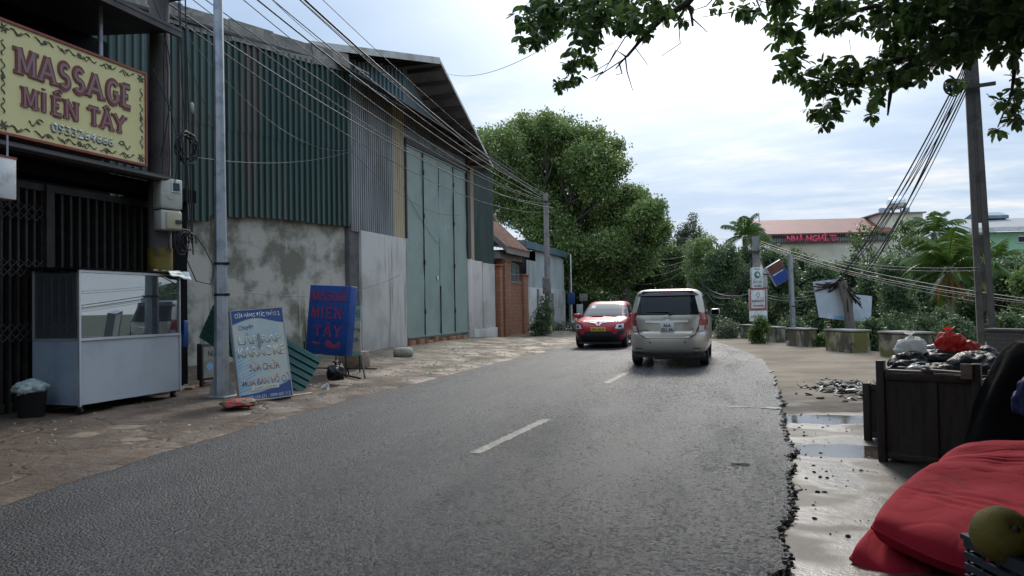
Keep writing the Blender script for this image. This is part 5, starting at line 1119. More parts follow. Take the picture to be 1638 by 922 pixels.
for sgn in (-1, 1):
    r_.end_patch([(sgn * .86, .488), (sgn * .60, .488), (sgn * .66, .61), (sgn * .865, .60)], True, .012, M['trim'], 'bumper_corner', rc, 6, 4)
    hl = r_.end_patch([(sgn * .835, .645), (sgn * .52, .66), (sgn * .60, .82), (sgn * .825, .855)], True, .014, M['trim'], 'headlight', rc, 8, 5)
    r_.end_patch([(sgn * .815, .665), (sgn * .55, .675), (sgn * .615, .805), (sgn * .81, .835)], True, .019, M['lamp'], 'lens', hl, 8, 5)
    r_.end_patch([(sgn * .76, .70), (sgn * .66, .70), (sgn * .66, .79), (sgn * .76, .79)], True, .024, M['trim'], 'projector', hl, 3, 3)
    mb = MB(); pts = [(sgn * .80, .99), (sgn * .62, .925), (sgn * .35, .885), (sgn * .18, .87), (sgn * .09, .84), (sgn * .02, .765)]
    mb.tube([(x, r_.end_y(x, z, True) + .012, z) for x, z in pts], [.010, .015, .018, .018, .020, .014], 6); mb.build('chrome_wing', M['chrome'], rc)
    mb = MB(); pts = [(sgn * .12, .905), (sgn * .06, .86), (sgn * .0 + sgn * .012, .79)]; mb.tube([(x, r_.end_y(x, z, True) + .02, z) for x, z in pts], [.012, .02, .012], 6); mb.build('emblem', M['chrome'], rc)
    r_.side_patch([(.75, 1.07), (1.75, 1.06), (1.75, 1.48), (1.0, 1.46)], sgn, .006, M['carglass'], 'side_window', rc); r_.side_patch([(1.82, 1.06), (2.98, 1.06), (2.35, 1.44), (1.82, 1.48)], sgn, .006, M['carglass'], 'side_window', rc)
    mr_ = MB().bbox(sgn * .99 - .12, sgn * .99 + .12, 2.72, 2.86, 1.02, 1.17, .035).box(min(sgn * .83, sgn * .93), max(sgn * .83, sgn * .93), 2.76, 2.82, 1.04, 1.08).build('wing_mirror', M['redpaint'], rc)
    r_.side_patch([(.2, .28), (4.0, .28), (4.0, .38), (.2, .38)], sgn, .008, M['trim'], 'sill', rc, 12, 2)
    for y in (1.78, 2.9): r_.side_patch([(y, .42), (y + .012, .42), (y + .012, 1.04), (y, 1.04)], sgn, .004, M['trim'], 'door_gap', rc, 1, 6)
    for y in (1.5, 2.5): r_.side_patch([(y, .9), (y + .16, .9), (y + .16, .93), (y, .93)], sgn, .02, M['redpaint'], 'door_handle', rc, 2, 1)
    for y in (.78, 3.40): wheel(rc, sgn * .77, y, .33, sgn)
MB().bbox(-.25, .25, 4.30, 4.315, .585, .72, .004).build('number_plate', M['plateyel'], rc)
o = text('29E 176.32', 0, 0, 0, .42, .08, M['trim'], rc, 'plate_digits', .002, .02); o.location = (0, 4.316, .652); o.rotation_euler = (0, 0, math.pi)
MB().box(-.7, .7, .2, 4.1, .15, .225).build('underbody', M['trim'], rc)
MB().box(-.16, .16, 1.5, 1.65, 1.60, 1.63).tube([(.0, 1.3, 1.6), (.0, 1.1, 1.68)], .012, 5).build('roof_fin', M['trim'], rc)

# ================================================================== RIGHT SIDE
def block(px0, px1, ptop, pbase, label):
    pe = px1; px1 = px0 + (pe - px0) * .62; pbase = (pbase[0], pbase[0] + (pbase[1] - pbase[0]) * .62)
    a, b_ = G(px0, pbase[0], az(24)), G(px1, pbase[1], az(24)); ht = 1.43 - 0 + (a - CAM).length * 0; dep = (RC.transposed() @ (a - CAM)).z * -1
    h = P(px0, ptop, dep).z - a.z; d_extra = (pe - px1) * dep / F / .82; dv = (b_ - a); ln_ = dv.length; ang_ = math.atan2(dv.y, dv.x)
    t_ = thing('concrete_block', label, 'concrete block', tuple((a + b_) / 2), ang_, 'guard blocks along the pavement edge')
    bm = bmesh.new(); bmesh.ops.create_cube(bm, size=1); bmesh.ops.subdivide_edges(bm, edges=list(bm.edges), cuts=6, use_grid_fill=True)
    for v in bm.verts:
        v.co = Vector((v.co.x * ln_, v.co.y * d_extra + d_extra / 2, (v.co.z + .5) * (h + .04) - .04))
        v.co += Vector((1, 1, .6)) * .022 * noise.noise(v.co * 3 + Vector((px0, 0, 0)))
    bmesh.ops.bevel(bm, geom=[e for e in bm.edges if e.calc_face_angle(0) > .8], offset=.025, segments=2, affect='EDGES')
    MB().bm(bm, 0, False).build('block_body', M['block'], t_)
    MB().bbox(-ln_ / 2 - .02, ln_ / 2 + .02, -.03, d_extra + .03, h, h + .05, .012).build('coping', M['concrete'], t_)
    return t_
block(1184, 1219, 521, (541, 544), 'mossy concrete guard block below the sign pole')
block(1224, 1254, 524, (546, 550), 'narrow mossy concrete guard block left of the thin grey post')
block(1259, 1305, 527, (553, 557), 'mossy concrete guard block right behind the thin grey post')
block(1320, 1388, 529, (561, 568), 'wide mossy concrete guard block under the leaning white banner')
block(1406, 1492, 533, (570, 577), 'long mossy concrete guard block left of the garbage bags')
gpst = thing('grey_post', 'thin grey metal post on a concrete footing before the guard blocks', 'post', tuple(G(1270, 553, -.01)))
MB().tube([(0, 0, .1), (-.05, 0, 2.95)], .085, 10).build('shaft', M['galv'], gpst); MB().bbox(-.22, .22, -.2, .2, -.03, .14, .02).build('footing', M['concrete'], gpst)
MB().lathe([(.09, 1.25), (.10, 1.27), (.09, 1.29)], 10).build('clamp', M['lead'], gpst)
# pole with signs
P2 = G(1214, 547, -.1); P2.y += 1.2
d2 = -(RC.transposed() @ (P2 - CAM)).z
sgp = thing('sign_pole', 'square concrete pole carrying stacked direction signs above the guard blocks', 'utility pole', (P2.x, P2.y, -.15))
topz = P(1214, 378, d2).z
MB().hexa([(-.16, -.13, 0), (.16, -.13, 0), (.16, .13, 0), (-.16, .13, 0), (-.13, -.1, topz + .15), (.13, -.1, topz + .15), (.13, .1, topz + .15), (-.13, .1, topz + .15)]).build('shaft', M['concrete'], sgp)
MB().box(-.5, .15, -.2, -.14, topz - .5, topz - .43).build('crossarm', M['steel'], sgp)
face = math.atan2(P2.x, P2.y)   # yaw so that -y local looks back at the road
def psign(px0, px1, py0, py1, label, fn, dd=-.32, frame=None, panel='white'):
    a, b_ = P(px0, py1, d2 + dd), P(px1, py1, d2 + dd); h = P(px0, py0, d2 + dd).z - a.z; w_ = (b_ - a).length
    t_ = thing('direction_sign', label, 'sign', tuple((a + b_) / 2), rad(17) + rad(rnd.uniform(-3, 3)), 'signs on the square concrete pole')
    MB().bbox(-w_ / 2, w_ / 2, 0, .035, 0, h, .004).build('panel', M[panel], t_)
    if frame:
        mb = MB(); f_ = .035
        for x0, x1, z0, z1 in ((-w_ / 2, w_ / 2, h - f_, h), (-w_ / 2, w_ / 2, 0, f_), (-w_ / 2, -w_ / 2 + f_, f_ + .001, h - f_ - .001), (w_ / 2 - f_, w_ / 2, f_ + .001, h - f_ - .001)): mb.box(x0, x1, -.014, -.001, z0, z1)
        mb.build('frame', M[frame], t_)
    fn(t_, w_, h); return t_
def arrow(t_, x0, x1, z, th, material):
    mb = MB(); mb.prism([(x0, z - th * .4), (x1 - th * 1.8, z - th * .4), (x1 - th * 1.8, z - th), (x1, z), (x1 - th * 1.8, z + th), (x1 - th * 1.8, z + th * .4), (x0, z + th * .4)], lambda a, b_, c: (a, c, b_), -.008, -.001); mb.build('arrow', material, t_)
M['teal'] = mat('teal ink', (.015, .16, .14), .5); M['inkred'] = mat('sign red', (.42, .045, .05), .5); M['ink'] = mat('dark ink', (.04, .04, .06), .5)
def f1(t_, w_, h):
    MB().box(-w_ * .25, w_ * .25, -.004, -.001, h * .90, h * .94).build('ink_bar', M['teal'], t_)
    mb = MB(); n = 20; mb.prism([(w_ * .27 * math.cos(k * 6.283 / n), h * .64 + h * .17 * math.sin(k * 6.283 / n)) for k in range(n)], lambda a, b_, c: (a, c, b_), -.006, -.001); mb.build('emblem', M['teal'], t_)
    mb = MB(); mb.prism([(-.02, h * .58), (w_ * .2, h * .56), (w_ * .16, h * .70), (0, h * .76), (-.05, h * .66)], lambda a, b_, c: (a, c, b_), -.010, -.0065); mb.build('emblem_mark', M['white'], t_)
    text('XE 45 CHỖ', 0, -.001, h * .33, w_ * .78, h * .17, M['ink'], t_, ext=.003); arrow(t_, -w_ * .32, w_ * .34, h * .1, h * .055, M['teal'])
def f2(t_, w_, h):
    mb = MB(); mb.tube([(w_ * .1 * math.cos(a), -.004, h * .72 + h * .11 * math.sin(a)) for a in [k * .35 for k in range(19)]], .008, 4); mb.tube([(0, -.004, h * .6), (0, -.004, h * .52)], .012, 4); mb.build('emblem', M['oldbeam'], t_)
    text('BUNGALOW', 0, -.001, h * .40, w_ * .78, h * .11, M['ink'], t_, ext=.003, off=.02); arrow(t_, -w_ * .32, w_ * .36, h * .17, h * .055, M['inkred'])
def f3(t_, w_, h):
    text('ASTROMOS', 0, -.001, h * .38, w_ * .86, h * .22, M['ink'], t_, ext=.003)
    mb = MB(); mb.tube([(w_ * .42 * math.cos(a), -.004, h * .30 + h * .28 * math.sin(a)) for a in [k * .157 for k in range(21)]], .007, 4); mb.prism([(-.05, h * .78), (0, h * .68), (.05, h * .78), (0, h * .74)], lambda a, b_, c: (a, c, b_), -.006, -.001); mb.build('emblem', M['bannerblue'], t_)
rnd = random.Random(5)
psign(1200, 1227, 430, 460, 'blank pale panel sticking out behind the teal emblem sign', lambda t_, w_, h: None, -.22, panel='whitesheet').location.x += .02
psign(1203, 1221, 428, 461, 'white sign with a teal emblem and teal arrow, topmost on the pole', f1)
psign(1198, 1228, 463, 496, 'pale backing panel behind the red framed sign', lambda t_, w_, h: None, -.22, panel='whitesheet')
psign(1200, 1226, 462, 495, 'white sign with a red frame and red arrow in the middle of the pole', f2, frame='inkred')
psign(1199, 1228, 497, 514, 'low white sign with an arched emblem, lowest on the pole', f3)
# tilted blue brown box
a = P(1244, 437, d2 - .2)
tb = thing('tilted_sign', 'tilted sign box, rusty brown upper half and blue lower half, beside the sign pole', 'sign', tuple(a), 0)
tb.rotation_euler = (Matrix.Rotation(rad(24), 4, 'Z') @ Matrix.Rotation(rad(29), 4, 'Y')).to_euler() if False else (Matrix.Rotation(rad(25), 4, 'Z') @ Matrix.Rotation(rad(-29), 4, 'Y')).to_euler()
MB().bbox(-.34, .34, -.06, .06, -.42, .42, .01).build('box', M['white'], tb)
MB().box(-.33, .33, -.066, -.061, -.41, .06).build('blue_face', mat('strong blue face', (.012, .055, .25), .5), tb); MB().box(-.33, .33, -.066, -.061, .061, .41).build('rust_face', mat('rust brown face', (.17, .05, .035), .7, col2=(.07, .035, .03), s2=5), tb)
MB().box(-.26, .24, -.070, -.067, .0, .035).build('pale_stripe', M['white'], tb)
MB().tube([(-.3, .02, .1), (-.62, .05, .32)], .02, 6).build('bracket', M['steel'], tb)
# leaning wooden post and banners
wp = thing('leaning_post', 'leaning weathered wooden post with matted dead vines on top', 'post', (0, 0, 0))
w0, w1 = P(1362, 532, 22.5), P(1347, 450, 22.5)
MB().tube([w0 - (w1 - w0) * .35, w0, w0.lerp(w1, .5) + Vector((.03, 0, 0)), w1], [.15, .14, .125, .14], 10).build('shaft', M['woodpost'], wp)
mb = MB(); rr = random.Random(7)
for i in range(34):
    s0 = w1 + Vector((rr.uniform(-.1, .15), rr.uniform(-.1, .1), rr.uniform(-.1, .1))); e0 = w1 + Vector((rr.uniform(-1.0, .3), rr.uniform(-.2, .2), rr.uniform(-.35, .0)))
    if i % 3 == 0: e0 = w1 + Vector((rr.uniform(.1, .55), rr.uniform(-.1, .2), rr.uniform(-1.1, -.3)))
    mb.tube(sag(s0, e0, rr.uniform(-.06, .12), 6), rr.uniform(.012, .03), 4)
mb.build('dead_vines', M['lead'], wp)
def cloth(name, label, px, d, material, bulge, fn=None):
    tl, tr, br, bl = [P(x, y, d) for x, y in px]; o_ = (tl + tr + br + bl) / 4
    mb = MB()
    def f(u, v, back=0):
        q = tl.lerp(tr, u).lerp(bl.lerp(br, u), v); return q - o_ + Vector((0, -bulge * math.sin(u * 3.14) * (.5 + .5 * v) + .02 * noise.noise(Vector((u * 4, v * 4, px[0][0]))) + back, 0))
    mb.grid(f, 14, 14, 0); mb.grid(lambda u, v: f(u, v, .012), 14, 14, 0)
    t_ = thing(name, label, 'banner', tuple(o_)); mb.build('cloth', M[material], t_)
    if fn: fn(t_, f)
    return t_
def bandfn(t_, f):
    mb = MB(); mb.grid(lambda u, v: f(.5 + .5 * u, .90 + .095 * v) + Vector((0, -.008, 0)), 6, 2); mb.grid(lambda u, v: f(.93 + .065 * u, .45 + .44 * v) + Vector((0, -.008, 0)), 2, 6); mb.build('blue_strip', M['bannerray'], t_)
M['bannerwhite'] = mat('pale blue white banner', (.56, .62, .68), .5, col2=(.47, .54, .61), s2=1.2, bump=.1, bs=3)
cloth('banner', 'wide pale banner hung crookedly left of the leaning post', [(1300, 451), (1345, 446), (1358, 514), (1310, 508)], 22.7, 'bannerwhite', .05, bandfn)
cloth('banner', 'smaller plain white banner right of the leaning post', [(1364, 471), (1395, 474), (1393, 516), (1365, 513)], 22.9, 'bannerwhite', .03)
mb = MB()
# slotted concrete pole
rp0 = G(1581, 592, -.05)
d3 = 15.6; rp0 = P(1580, 560, d3); rp0.z = -.1
hp = thing('slotted_pole', 'tall slotted rectangular concrete pole rising into the leaves at right', 'utility pole', tuple(rp0), rad(-2)); hp.rotation_euler = (0, rad(-1.2), rad(-10))
H = 9.0
def halfw(z): return .168 - .06 * z / H
mb = MB()
for sgn in (-1, 1):
    vs_ = []
    a0, a1 = halfw(0), halfw(H); i0, i1 = a0 - .128, a1 - .08
    xs_ = sorted((sgn * a0, sgn * i0)); xt_ = sorted((sgn * a1, sgn * i1))
    mb.hexa([(xs_[0], -.10, 0), (xs_[1], -.10, 0), (xs_[1], .10, 0), (xs_[0], .10, 0), (xt_[0], -.08, H), (xt_[1], -.08, H), (xt_[1], .08, H), (xt_[0], .08, H)])
z = .0
while z < H - .3:
    web = .36; gap = .26
    hw = halfw(z) - .10; mb.box(-hw, hw, -.075, .075, z, z + (web if z < 2.7 else H - z - .05)); z += web + gap if z < 2.7 else 99
mb.build('shaft', M['concretedark'], hp)
mb = MB(); mb.box(-.5, .4, -.2, -.13, 5.9, 5.97); mb.build('crossarm', M['steel'], hp)
# brick wall stub at right
bwp, bwq = P(1577, 530, 13.2), P(1700, 552, 12.0)
bw_ = thing('brick_wall', 'low dark brick wall at the right edge behind the garbage bags', 'wall', (bwp.x, bwp.y, -.1), math.atan2(bwq.y - bwp.y, bwq.x - bwp.x))
MB().bbox(0, 3.2, 0, .24, 0, bwp.z + .1, .008).build('masonry', M['brickdark'], bw_); MB().bbox(-.02, 3.2, -.02, .26, bwp.z + .101, bwp.z + .15, .01).build('coping', M['concretedark'], bw_)
# wooden crates
def crate(p0, p1, dep, ht, label, post=True):
    dv = p1 - p0; ln_ = dv.length; t_ = thing('wooden_crate', label, 'crate', (p0.x, p0.y, -.05), math.atan2(dv.y, dv.x))
    for nm, bx in (('front_board', (.03, ln_ - .03, 0, .018, .04, ht - .05)), ('rear_board', (.03, ln_ - .03, dep - .018, dep, .04, ht - .05)), ('side_board', (0.0, .018, .03, dep - .03, .04, ht - .05)), ('side_board', (ln_ - .018, ln_, .03, dep - .03, .04, ht - .05))):
        MB().box(*bx).build(nm, M['wood'], t_)
    for i, (x, y) in enumerate(((-.03, -.03), (ln_ - .04, -.03), (-.03, dep - .04), (ln_ - .04, dep - .04))): MB().bbox(x, x + .07, y, y + .07, 0, ht + (.10 if post and i in (0, 1) else 0), .005).build('corner_post', M['woodpale'] if i == 9 else M['wood'], t_)
    mb = MB(); mb.bbox(.045, ln_ - .045, -.025, .03, ht - .07, ht - .005, .005); mb.bbox(ln_ * .52, ln_ * .52 + .07, -.018, -.001, .05, ht - .075, .004); mb.bbox(.045, ln_ - .045, -.022, -.001, .03, .09, .004); mb.build('rail', M['wood'], t_)
    if post:
        mb = MB(); mb.bbox(.05, ln_ * .55, .0, .09, ht - .002, ht + .018, .004); mb.hexa([(ln_ * .45, -.03, ht + .022), (ln_ * .95, .05, ht - .0), (ln_ * .95, .13, ht), (ln_ * .45, .06, ht + .022), (ln_ * .45, -.03, ht + .04), (ln_ * .95, .05, ht + .018), (ln_ * .95, .13, ht + .018), (ln_ * .45, .06, ht + .04)])
        mb.hexa([(ln_ * .50, -.04, ht + .045), (ln_ * .54, -.04, ht + .045), (ln_ * .44, .28, ht + .05), (ln_ * .40, .28, ht + .05), (ln_ * .50, -.04, ht + .065), (ln_ * .54, -.04, ht + .065), (ln_ * .44, .28, ht + .07), (ln_ * .40, .28, ht + .07)])
        mb.bbox(ln_ - .11, ln_ - .02, -.06, -.031, ht - .03, ht + .10, .004); mb.build('loose_batten', M['woodpale'], t_)
    else: MB().box(.03, ln_ - .03, .03, dep - .03, ht - .09, ht - .07).build('top_board', M['wood'], t_)
    return t_
c0, c1 = G(1412, 738, -.05), G(1568, 757, -.05)
crate(c0, c1, .62, .82, 'big dark wooden crate with bare battens on its top rim')
k0 = G(1388, 704, -.05); k1 = k0 + (c1 - c0).normalized() * 1.15
crate(k0, k1, .75, .60, 'lower dark wooden crate behind the big crate, under the garbage bags', False)
# garbage bags
gb = 'garbage bags heaped behind the crate'
def gbag(px, py, d, r, sc, sd_, m_, label, tie=False, nm='garbage_bag'): return bag(nm, label, 'garbage bag', tuple(P(px, py, d)), r, sc, sd_, m_, gb, tie)
gbag(1454, 582, 8.3, .19, (1.05, 1, .8), 1, 'bagblack', 'round black garbage bag at the left end of the heap')
gbag(1457, 600, 8.1, .20, (1.3, 1, .8), 2, 'bagblack', 'black garbage bag lowest on the left of the heap')
gbag(1500, 582, 8.4, .24, (1.3, 1, .62), 3, 'bagblack', 'wide wrinkled black garbage bag in the middle of the heap')
gbag(1508, 598, 8.0, .18, (1.3, 1, .7), 4, 'bagblack', 'glossy black garbage bag right behind the crate rim')
gbag(1556, 592, 8.0, .25, (1.05, 1, .85), 5, 'bagblack', 'large black garbage bag at the right end of the heap')
gbag(1555, 568, 8.5, .20, (1.4, 1, .55), 6, 'bagblack', 'flat black garbage bag under the red bag')
gbag(1500, 568, 8.6, .16, (1.2, 1, .8), 7, 'baglilac', 'grey lilac garbage bag below the red bag')
gbag(1520, 552, 8.5, .16, (.95, .8, 1.15), 8, 'bagred', 'bright red plastic bag on top of the heap', True)
gbag(1542, 558, 8.45, .14, (1.2, .9, .7), 9, 'bagred', 'limp red bag flap lying right of the bright red bag')
gbag(1458, 556, 8.45, .15, (1.1, .8, .9), 10, 'bagwhite', 'white plastic bag on top of the heap at left', True)
gbag(1470, 592, 7.75, .10, (1.4, 1, .55), 11, 'bagclear', 'pale see-through bag behind the left crate rim')
gbag(1530, 605, 8.6, .3, (1.5, 1, .9), 12, 'bagblack', 'black garbage bag buried under the heap')
gbag(1590, 612, 8.3, .22, (1.0, 1, .9), 13, 'bagblack', 'black garbage bag half hidden by the dark tarpaulin')
# dark covered heap at right
tpb = P(1672, 640, 6.0); tpb.z = -.05
th_ = thing('covered_heap', 'tall heap draped in tarpaulin coloured black for its shade at the right edge', 'covered heap', tuple(tpb), rad(-10))
mb = MB()
def ft(u, v):
    a = u * 2 * math.pi; hgt = 1.12 * (1 - v); r = .16 + .42 * v ** .65 + .05 * math.sin(a * 5 + 2) * v + .05 * noise.noise(Vector((math.cos(a) * 2, math.sin(a) * 2, v * 3)))
    return Vector((r * math.cos(a) * 1.15, r * math.sin(a) * .9, max(0, hgt - .04 * noise.noise(Vector((math.cos(a), math.sin(a), 4))))))
mb.grid(ft, 40, 16); mb.add([ft(i / 40, 0) for i in range(40)] , [list(range(40))], 0, True); mb.build('tarpaulin', M['tarp'], th_)
bag('blue_sack', 'blue plastic sack tucked against the dark tarpaulin at the right edge', 'sack', tuple(P(1652, 640, 5.3)), .12, (1, .8, 1.4), 21, 'bluebag', tie=False)
MB()
# red cushions
def pillow(corners, h, name, parent, material, ex=6, crest=0, seed=0, n=80):
    A_, B_, C_, D_ = [Vector(q) for q in corners]; o_ = Vector(parent.location)
    mb = MB()
    def prof(u, v): return ((1 - abs(2 * u - 1) ** ex) * (1 - abs(2 * v - 1) ** ex)) ** .5
    def rnd_(u, v):
        x, y = 2 * u - 1, 2 * v - 1; return (1 + x * math.sqrt(1 - .20 * y * y)) / 2, (1 + y * math.sqrt(1 - .20 * x * x)) / 2
    def f(u, v, sg_):
        u_, v_ = rnd_(u, v); q = A_.lerp(B_, u_).lerp(D_.lerp(C_, u_), v_); k = prof(u, v); cr = crest * math.exp(-((v - .86) / .16) ** 2) * k
        wr = .018 * noise.noise(Vector((u * 2.2, v * 2.2, seed))) + .007 * math.sin(v * 95 + u * 9) * max(0, 1 - abs(v - .40) * 7) * max(0, 1 - abs(u - .42) * 3.4) + .012 * noise.noise(Vector((u * 5, v * 6, seed + 4))) - .006 * max(0, 1 - abs(noise.noise(Vector((u * 1.6, v * 2.2, seed * 5)))) / .05) - .003 * max(0, 1 - abs(noise.noise(Vector((u * 5.6, v * 7.4, seed * 3)))) / .06)
        return q - o_ + Vector((0, 0, sg_ * h * k + (cr + wr * k if sg_ > 0 else 0)))
    mb.grid(lambda u, v: f(u, v, 1), n, n); mb.grid(lambda u, v: f(1 - u, v, -1), n, n)
    o2 = mb.build(name, material, parent)
    pts_ = []
    for e_ in range(4):
        for q_ in range(24):
            t_ = q_ / 24; u, v = ((t_, 0), (1, t_), (1 - t_, 1), (0, 1 - t_))[e_]; u_, v_ = rnd_(u, v); pts_.append(A_.lerp(B_, u_).lerp(D_.lerp(C_, u_), v_) - o_)
    MB().tube(pts_ + [pts_[0]], .009, 6, caps=False).build('piping', material, o2); return o2
cu = thing('red_mattress', 'folded crimson cloth mattress slumped on the wet pavement at lower right', 'mattress', tuple(G(1480, 900, -.05)))
def PZ(px, py, d): return P(px, py, d)
pillow([PZ(1340, 897, 4.2), PZ(1560, 1010, 3.75), PZ(1760, 850, 5.0), PZ(1492, 768, 5.15)], .085, 'lower_layer', cu, M['cushion'], 16, 0, 1)
pillow([PZ(1376, 846, 4.22), PZ(1640, 950, 3.55), PZ(1800, 770, 4.9), PZ(1484, 752, 5.1)], .095, 'upper_layer', cu, M['cushion'], 14, .02, 2)
pillow([PZ(1474, 778, 4.85), PZ(1770, 800, 4.5), PZ(1800, 715, 5.3), PZ(1518, 724, 5.35)], .10, 'top_fold', cu, M['cushion'], 9, 0.0, 3)
# basket and fruit
b0_, b1_ = P(1541, 862, 2.95), P(1660, 905, 2.55)
dv = b1_ - b0_; ang_ = math.atan2(dv.y, dv.x)
bk2 = thing('plastic_basket', 'dark slatted plastic basket at the lower right corner', 'basket', (b0_.x, b0_.y, -.05), ang_)
hb = b0_.z + .05; BL, BD = .55, .38
mb = MB()
for i in range(12):
    z0 = .02 + i * (hb - .05) / 11
    mb.box(0, BL, 0, .012, z0, z0 + .026); mb.box(0, BL, BD - .012, BD, z0, z0 + .026); mb.box(0, .012, .013, BD - .013, z0, z0 + .026); mb.box(BL - .012, BL, .013, BD - .013, z0, z0 + .026)
for x in [q * BL / 6 for q in range(7)]: mb.box(x - .006, x + .006, .0125, .022, 0, hb); mb.box(x - .006, x + .006, BD - .022, BD - .0125, 0, hb)
mb.box(-.008, BL + .008, -.008, .02, hb, hb + .02); mb.box(-.008, BL + .008, BD - .02, BD + .008, hb, hb + .02); mb.box(-.008, .02, .021, BD - .021, hb, hb + .02); mb.box(BL - .02, BL + .008, .021, BD - .021, hb, hb + .02)
mb.build('slats', M['basket'], bk2); MB().box(.03, BL - .03, .03, BD - .03, .0, hb - .08).build('lining', M['tarp'], bk2)
fr = thing('round_fruit', 'big yellow green fruit resting in the dark basket', 'fruit', tuple(P(1600, 856, 2.78)))
MB().lathe([(.004, -.098), (.05, -.088), (.085, -.055), (.102, -.01), (.10, .03), (.082, .068), (.05, .090), (.018, .094), (.004, .085)], 28).build('rind', M['fruit'], fr); fr.rotation_euler = (rad(60), 0, rad(20)); bpy.data.objects['rind'].data.name = 'rind'
MB().lathe([(.014, .08), (.012, .10), (.004, .102)], 8).build('stalk', M['bark'], fr)
# litter pieces on the wet concrete
lf = G(1278, 782, -.045); tag(MB().grid(lambda u, v: lf + Vector(((u - .5) * .09, (v - .5) * .06, .012 + .02 * math.sin(u * 5))), 5, 4).build('yellow_leaf', M['fruit']), 'yellowing leaf lying on the wet pavement by the asphalt edge', 'leaf')
fp = G(1185, 743, .004); tag(MB().grid(lambda u, v: fp + Vector(((u - .5) * .16, (v - .5) * .05, .004 + .012 * noise.noise(Vector((u * 4, v * 4, 0))))), 6, 4).build('dark_scrap', M['tarp']), 'flattened dark scrap lying on the asphalt', 'scrap')

# ================================================================== HOUSES BEHIND THE TREES
hx = P(1336, 450, 70); HB = Vector((hx.x, hx.y, -1))
ht = thing('guesthouse', 'cream guesthouse with a red tin roof and big red rooftop letters', 'building', (HB.x, HB.y, -1.0), rad(-9))
q = lambda px, py, d=70: ht.matrix_world
hw = 9.2 / 1; 
yaw = rad(17); ht.rotation_euler = (0, 0, yaw + rad(-4))
def zpx(py, d=70): return P(1336, py, d).z + 1.0
z_e, z_r, z_w = zpx(375), zpx(353, 74), zpx(388)
HL = 6.2
MB().box(-4.9, 12, 0, 9, 0, z_w).build('wall', mat('cream render', (.76, .70, .55), .8, col2=(.66, .60, .47), s2=.5, col3=(.3, .24, .17), s3=.8, lo3=.62, hi3=.75, stretch3=(1, 1, .3)), ht)
rf = MB().hexa([(-6.3, -.8, z_e), (5.2, -.8, z_e), (5.2, 3.2, z_r), (-6.8, 3.2, z_r), (-6.3, -.8, z_e + .1), (5.2, -.8, z_e + .1), (5.2, 3.2, z_r + .1), (-6.8, 3.2, z_r + .1)]).hexa([(-6.8, 3.21, z_r), (5.2, 3.21, z_r), (5.2, 7.5, z_e), (-6.3, 7.5, z_e), (-6.8, 3.21, z_r + .1), (5.2, 3.21, z_r + .1), (5.2, 7.5, z_e + .1), (-6.3, 7.5, z_e + .1)]).build('roof', mat('red tin roof', (.22, .078, .066), .65, col2=(.18, .066, .055), s2=1.2), ht)
MB().tube([(-6.0, 3.2, z_r), (-6.0, 3.2, z_r + 1.0)], [.05, .01], 5).build('finial', M['steel'], rf)
MB().box(-5.9, 5.0, -.21, -.12, z_w + .16, z_e - .02).prism([(0.2, z_w), (6.5, z_w), (6.5, z_e), (3.2, z_r - .05), (.2, z_e)], lambda a, b_, c: (c, a - .2, b_), -6.1, -6.0).build('gable_screen', mat('grey roof gable', (.42, .43, .45), .7), ht)
mb = MB()
for i in range(46): mb.box(-5.6 + i * .23, -5.56 + i * .23, -.28, -.24, z_w, z_e)
mb.box(-5.7, 5.0, -.29, -.23, z_e - .25, z_e - .15); mb.build('railing', M['steel'], ht)
MB().box(-5.8, 5.0, -.24, -.1, z_w - .02, z_w + .15).build('parapet', M['oldbeam'], ht)
o = text('NHÀ NGHỈ 75', -2.35, -.98, (z_w + z_e) / 2 + .05, 4.5, .80, mat('rooftop red letters', (.78, .06, .13), .5), ht, 'rooftop_letters', .08, .03)
MB().box(4.3, 8.2, .3, 6, z_w - .2, zpx(344)).build('stair_tower', mat('cream tower', (.72, .66, .53), .8, col2=(.62, .56, .44), s2=.6), ht)
MB().box(4.0, 8.4, -.02, 6.2, zpx(344) + .001, zpx(342)).build('tower_slab', M['oldbeam'], ht)
for x in (2.0, 5.6, 8.5):
    wn = MB().box(x, x + 1.1, -.03, .02, z_w - 4.2, z_w - 2.4).build('window', M['carglass'], ht); MB().box(x - .08, x + 1.18, -.06, -.031, z_w - 4.3, z_w - 4.2).build('sill', M['oldbeam'], wn)
mb = MB()
for k in range(5): mb.box(-4.9, 12, -.012, -.002, z_w - 2.2 - k * 1.0, z_w - 2.15 - k * 1.0)
mb.build('wall_groove', M['oldbeam'], ht)
wt = thing('water_tank', 'steel water tank on stub legs on top of the cream stair tower', 'water tank', (0, 0, 0)); tm = Matrix.Translation(HB) @ Matrix.Rotation(ht.rotation_euler.z, 4, 'Z')
wt.location = tm @ Vector((6.8, 2.5, zpx(342) + .0)); wt.rotation_euler = (0, 0, ht.rotation_euler.z)
MB().lathe([(.05, -.75), (.45, -.72), (.60, -.6), (.62, -.2), (.62, .2), (.60, .6), (.45, .72), (.05, .75)], 20, T=Matrix.Translation((0, 0, 1.15)) @ Matrix.Rotation(rad(80), 4, 'Y')).build('tank', M['chrome'], wt)
mb = MB()
for x in (-.55, .55):
    for y in (-.35, .35): mb.box(x - .05, x + .05, y - .05, y + .05, 0, .75)
mb.box(-.65, .65, -.4, -.3, .7, .76); mb.box(-.65, .65, .3, .4, .7, .76); mb.build('stand', M['steel'], wt)
for x in (-1.4, -.9, .95): MB().bbox(x - .2, x + .2, -.2, .2, 0, .7, .02).build('small_tank', M['galv'], wt)
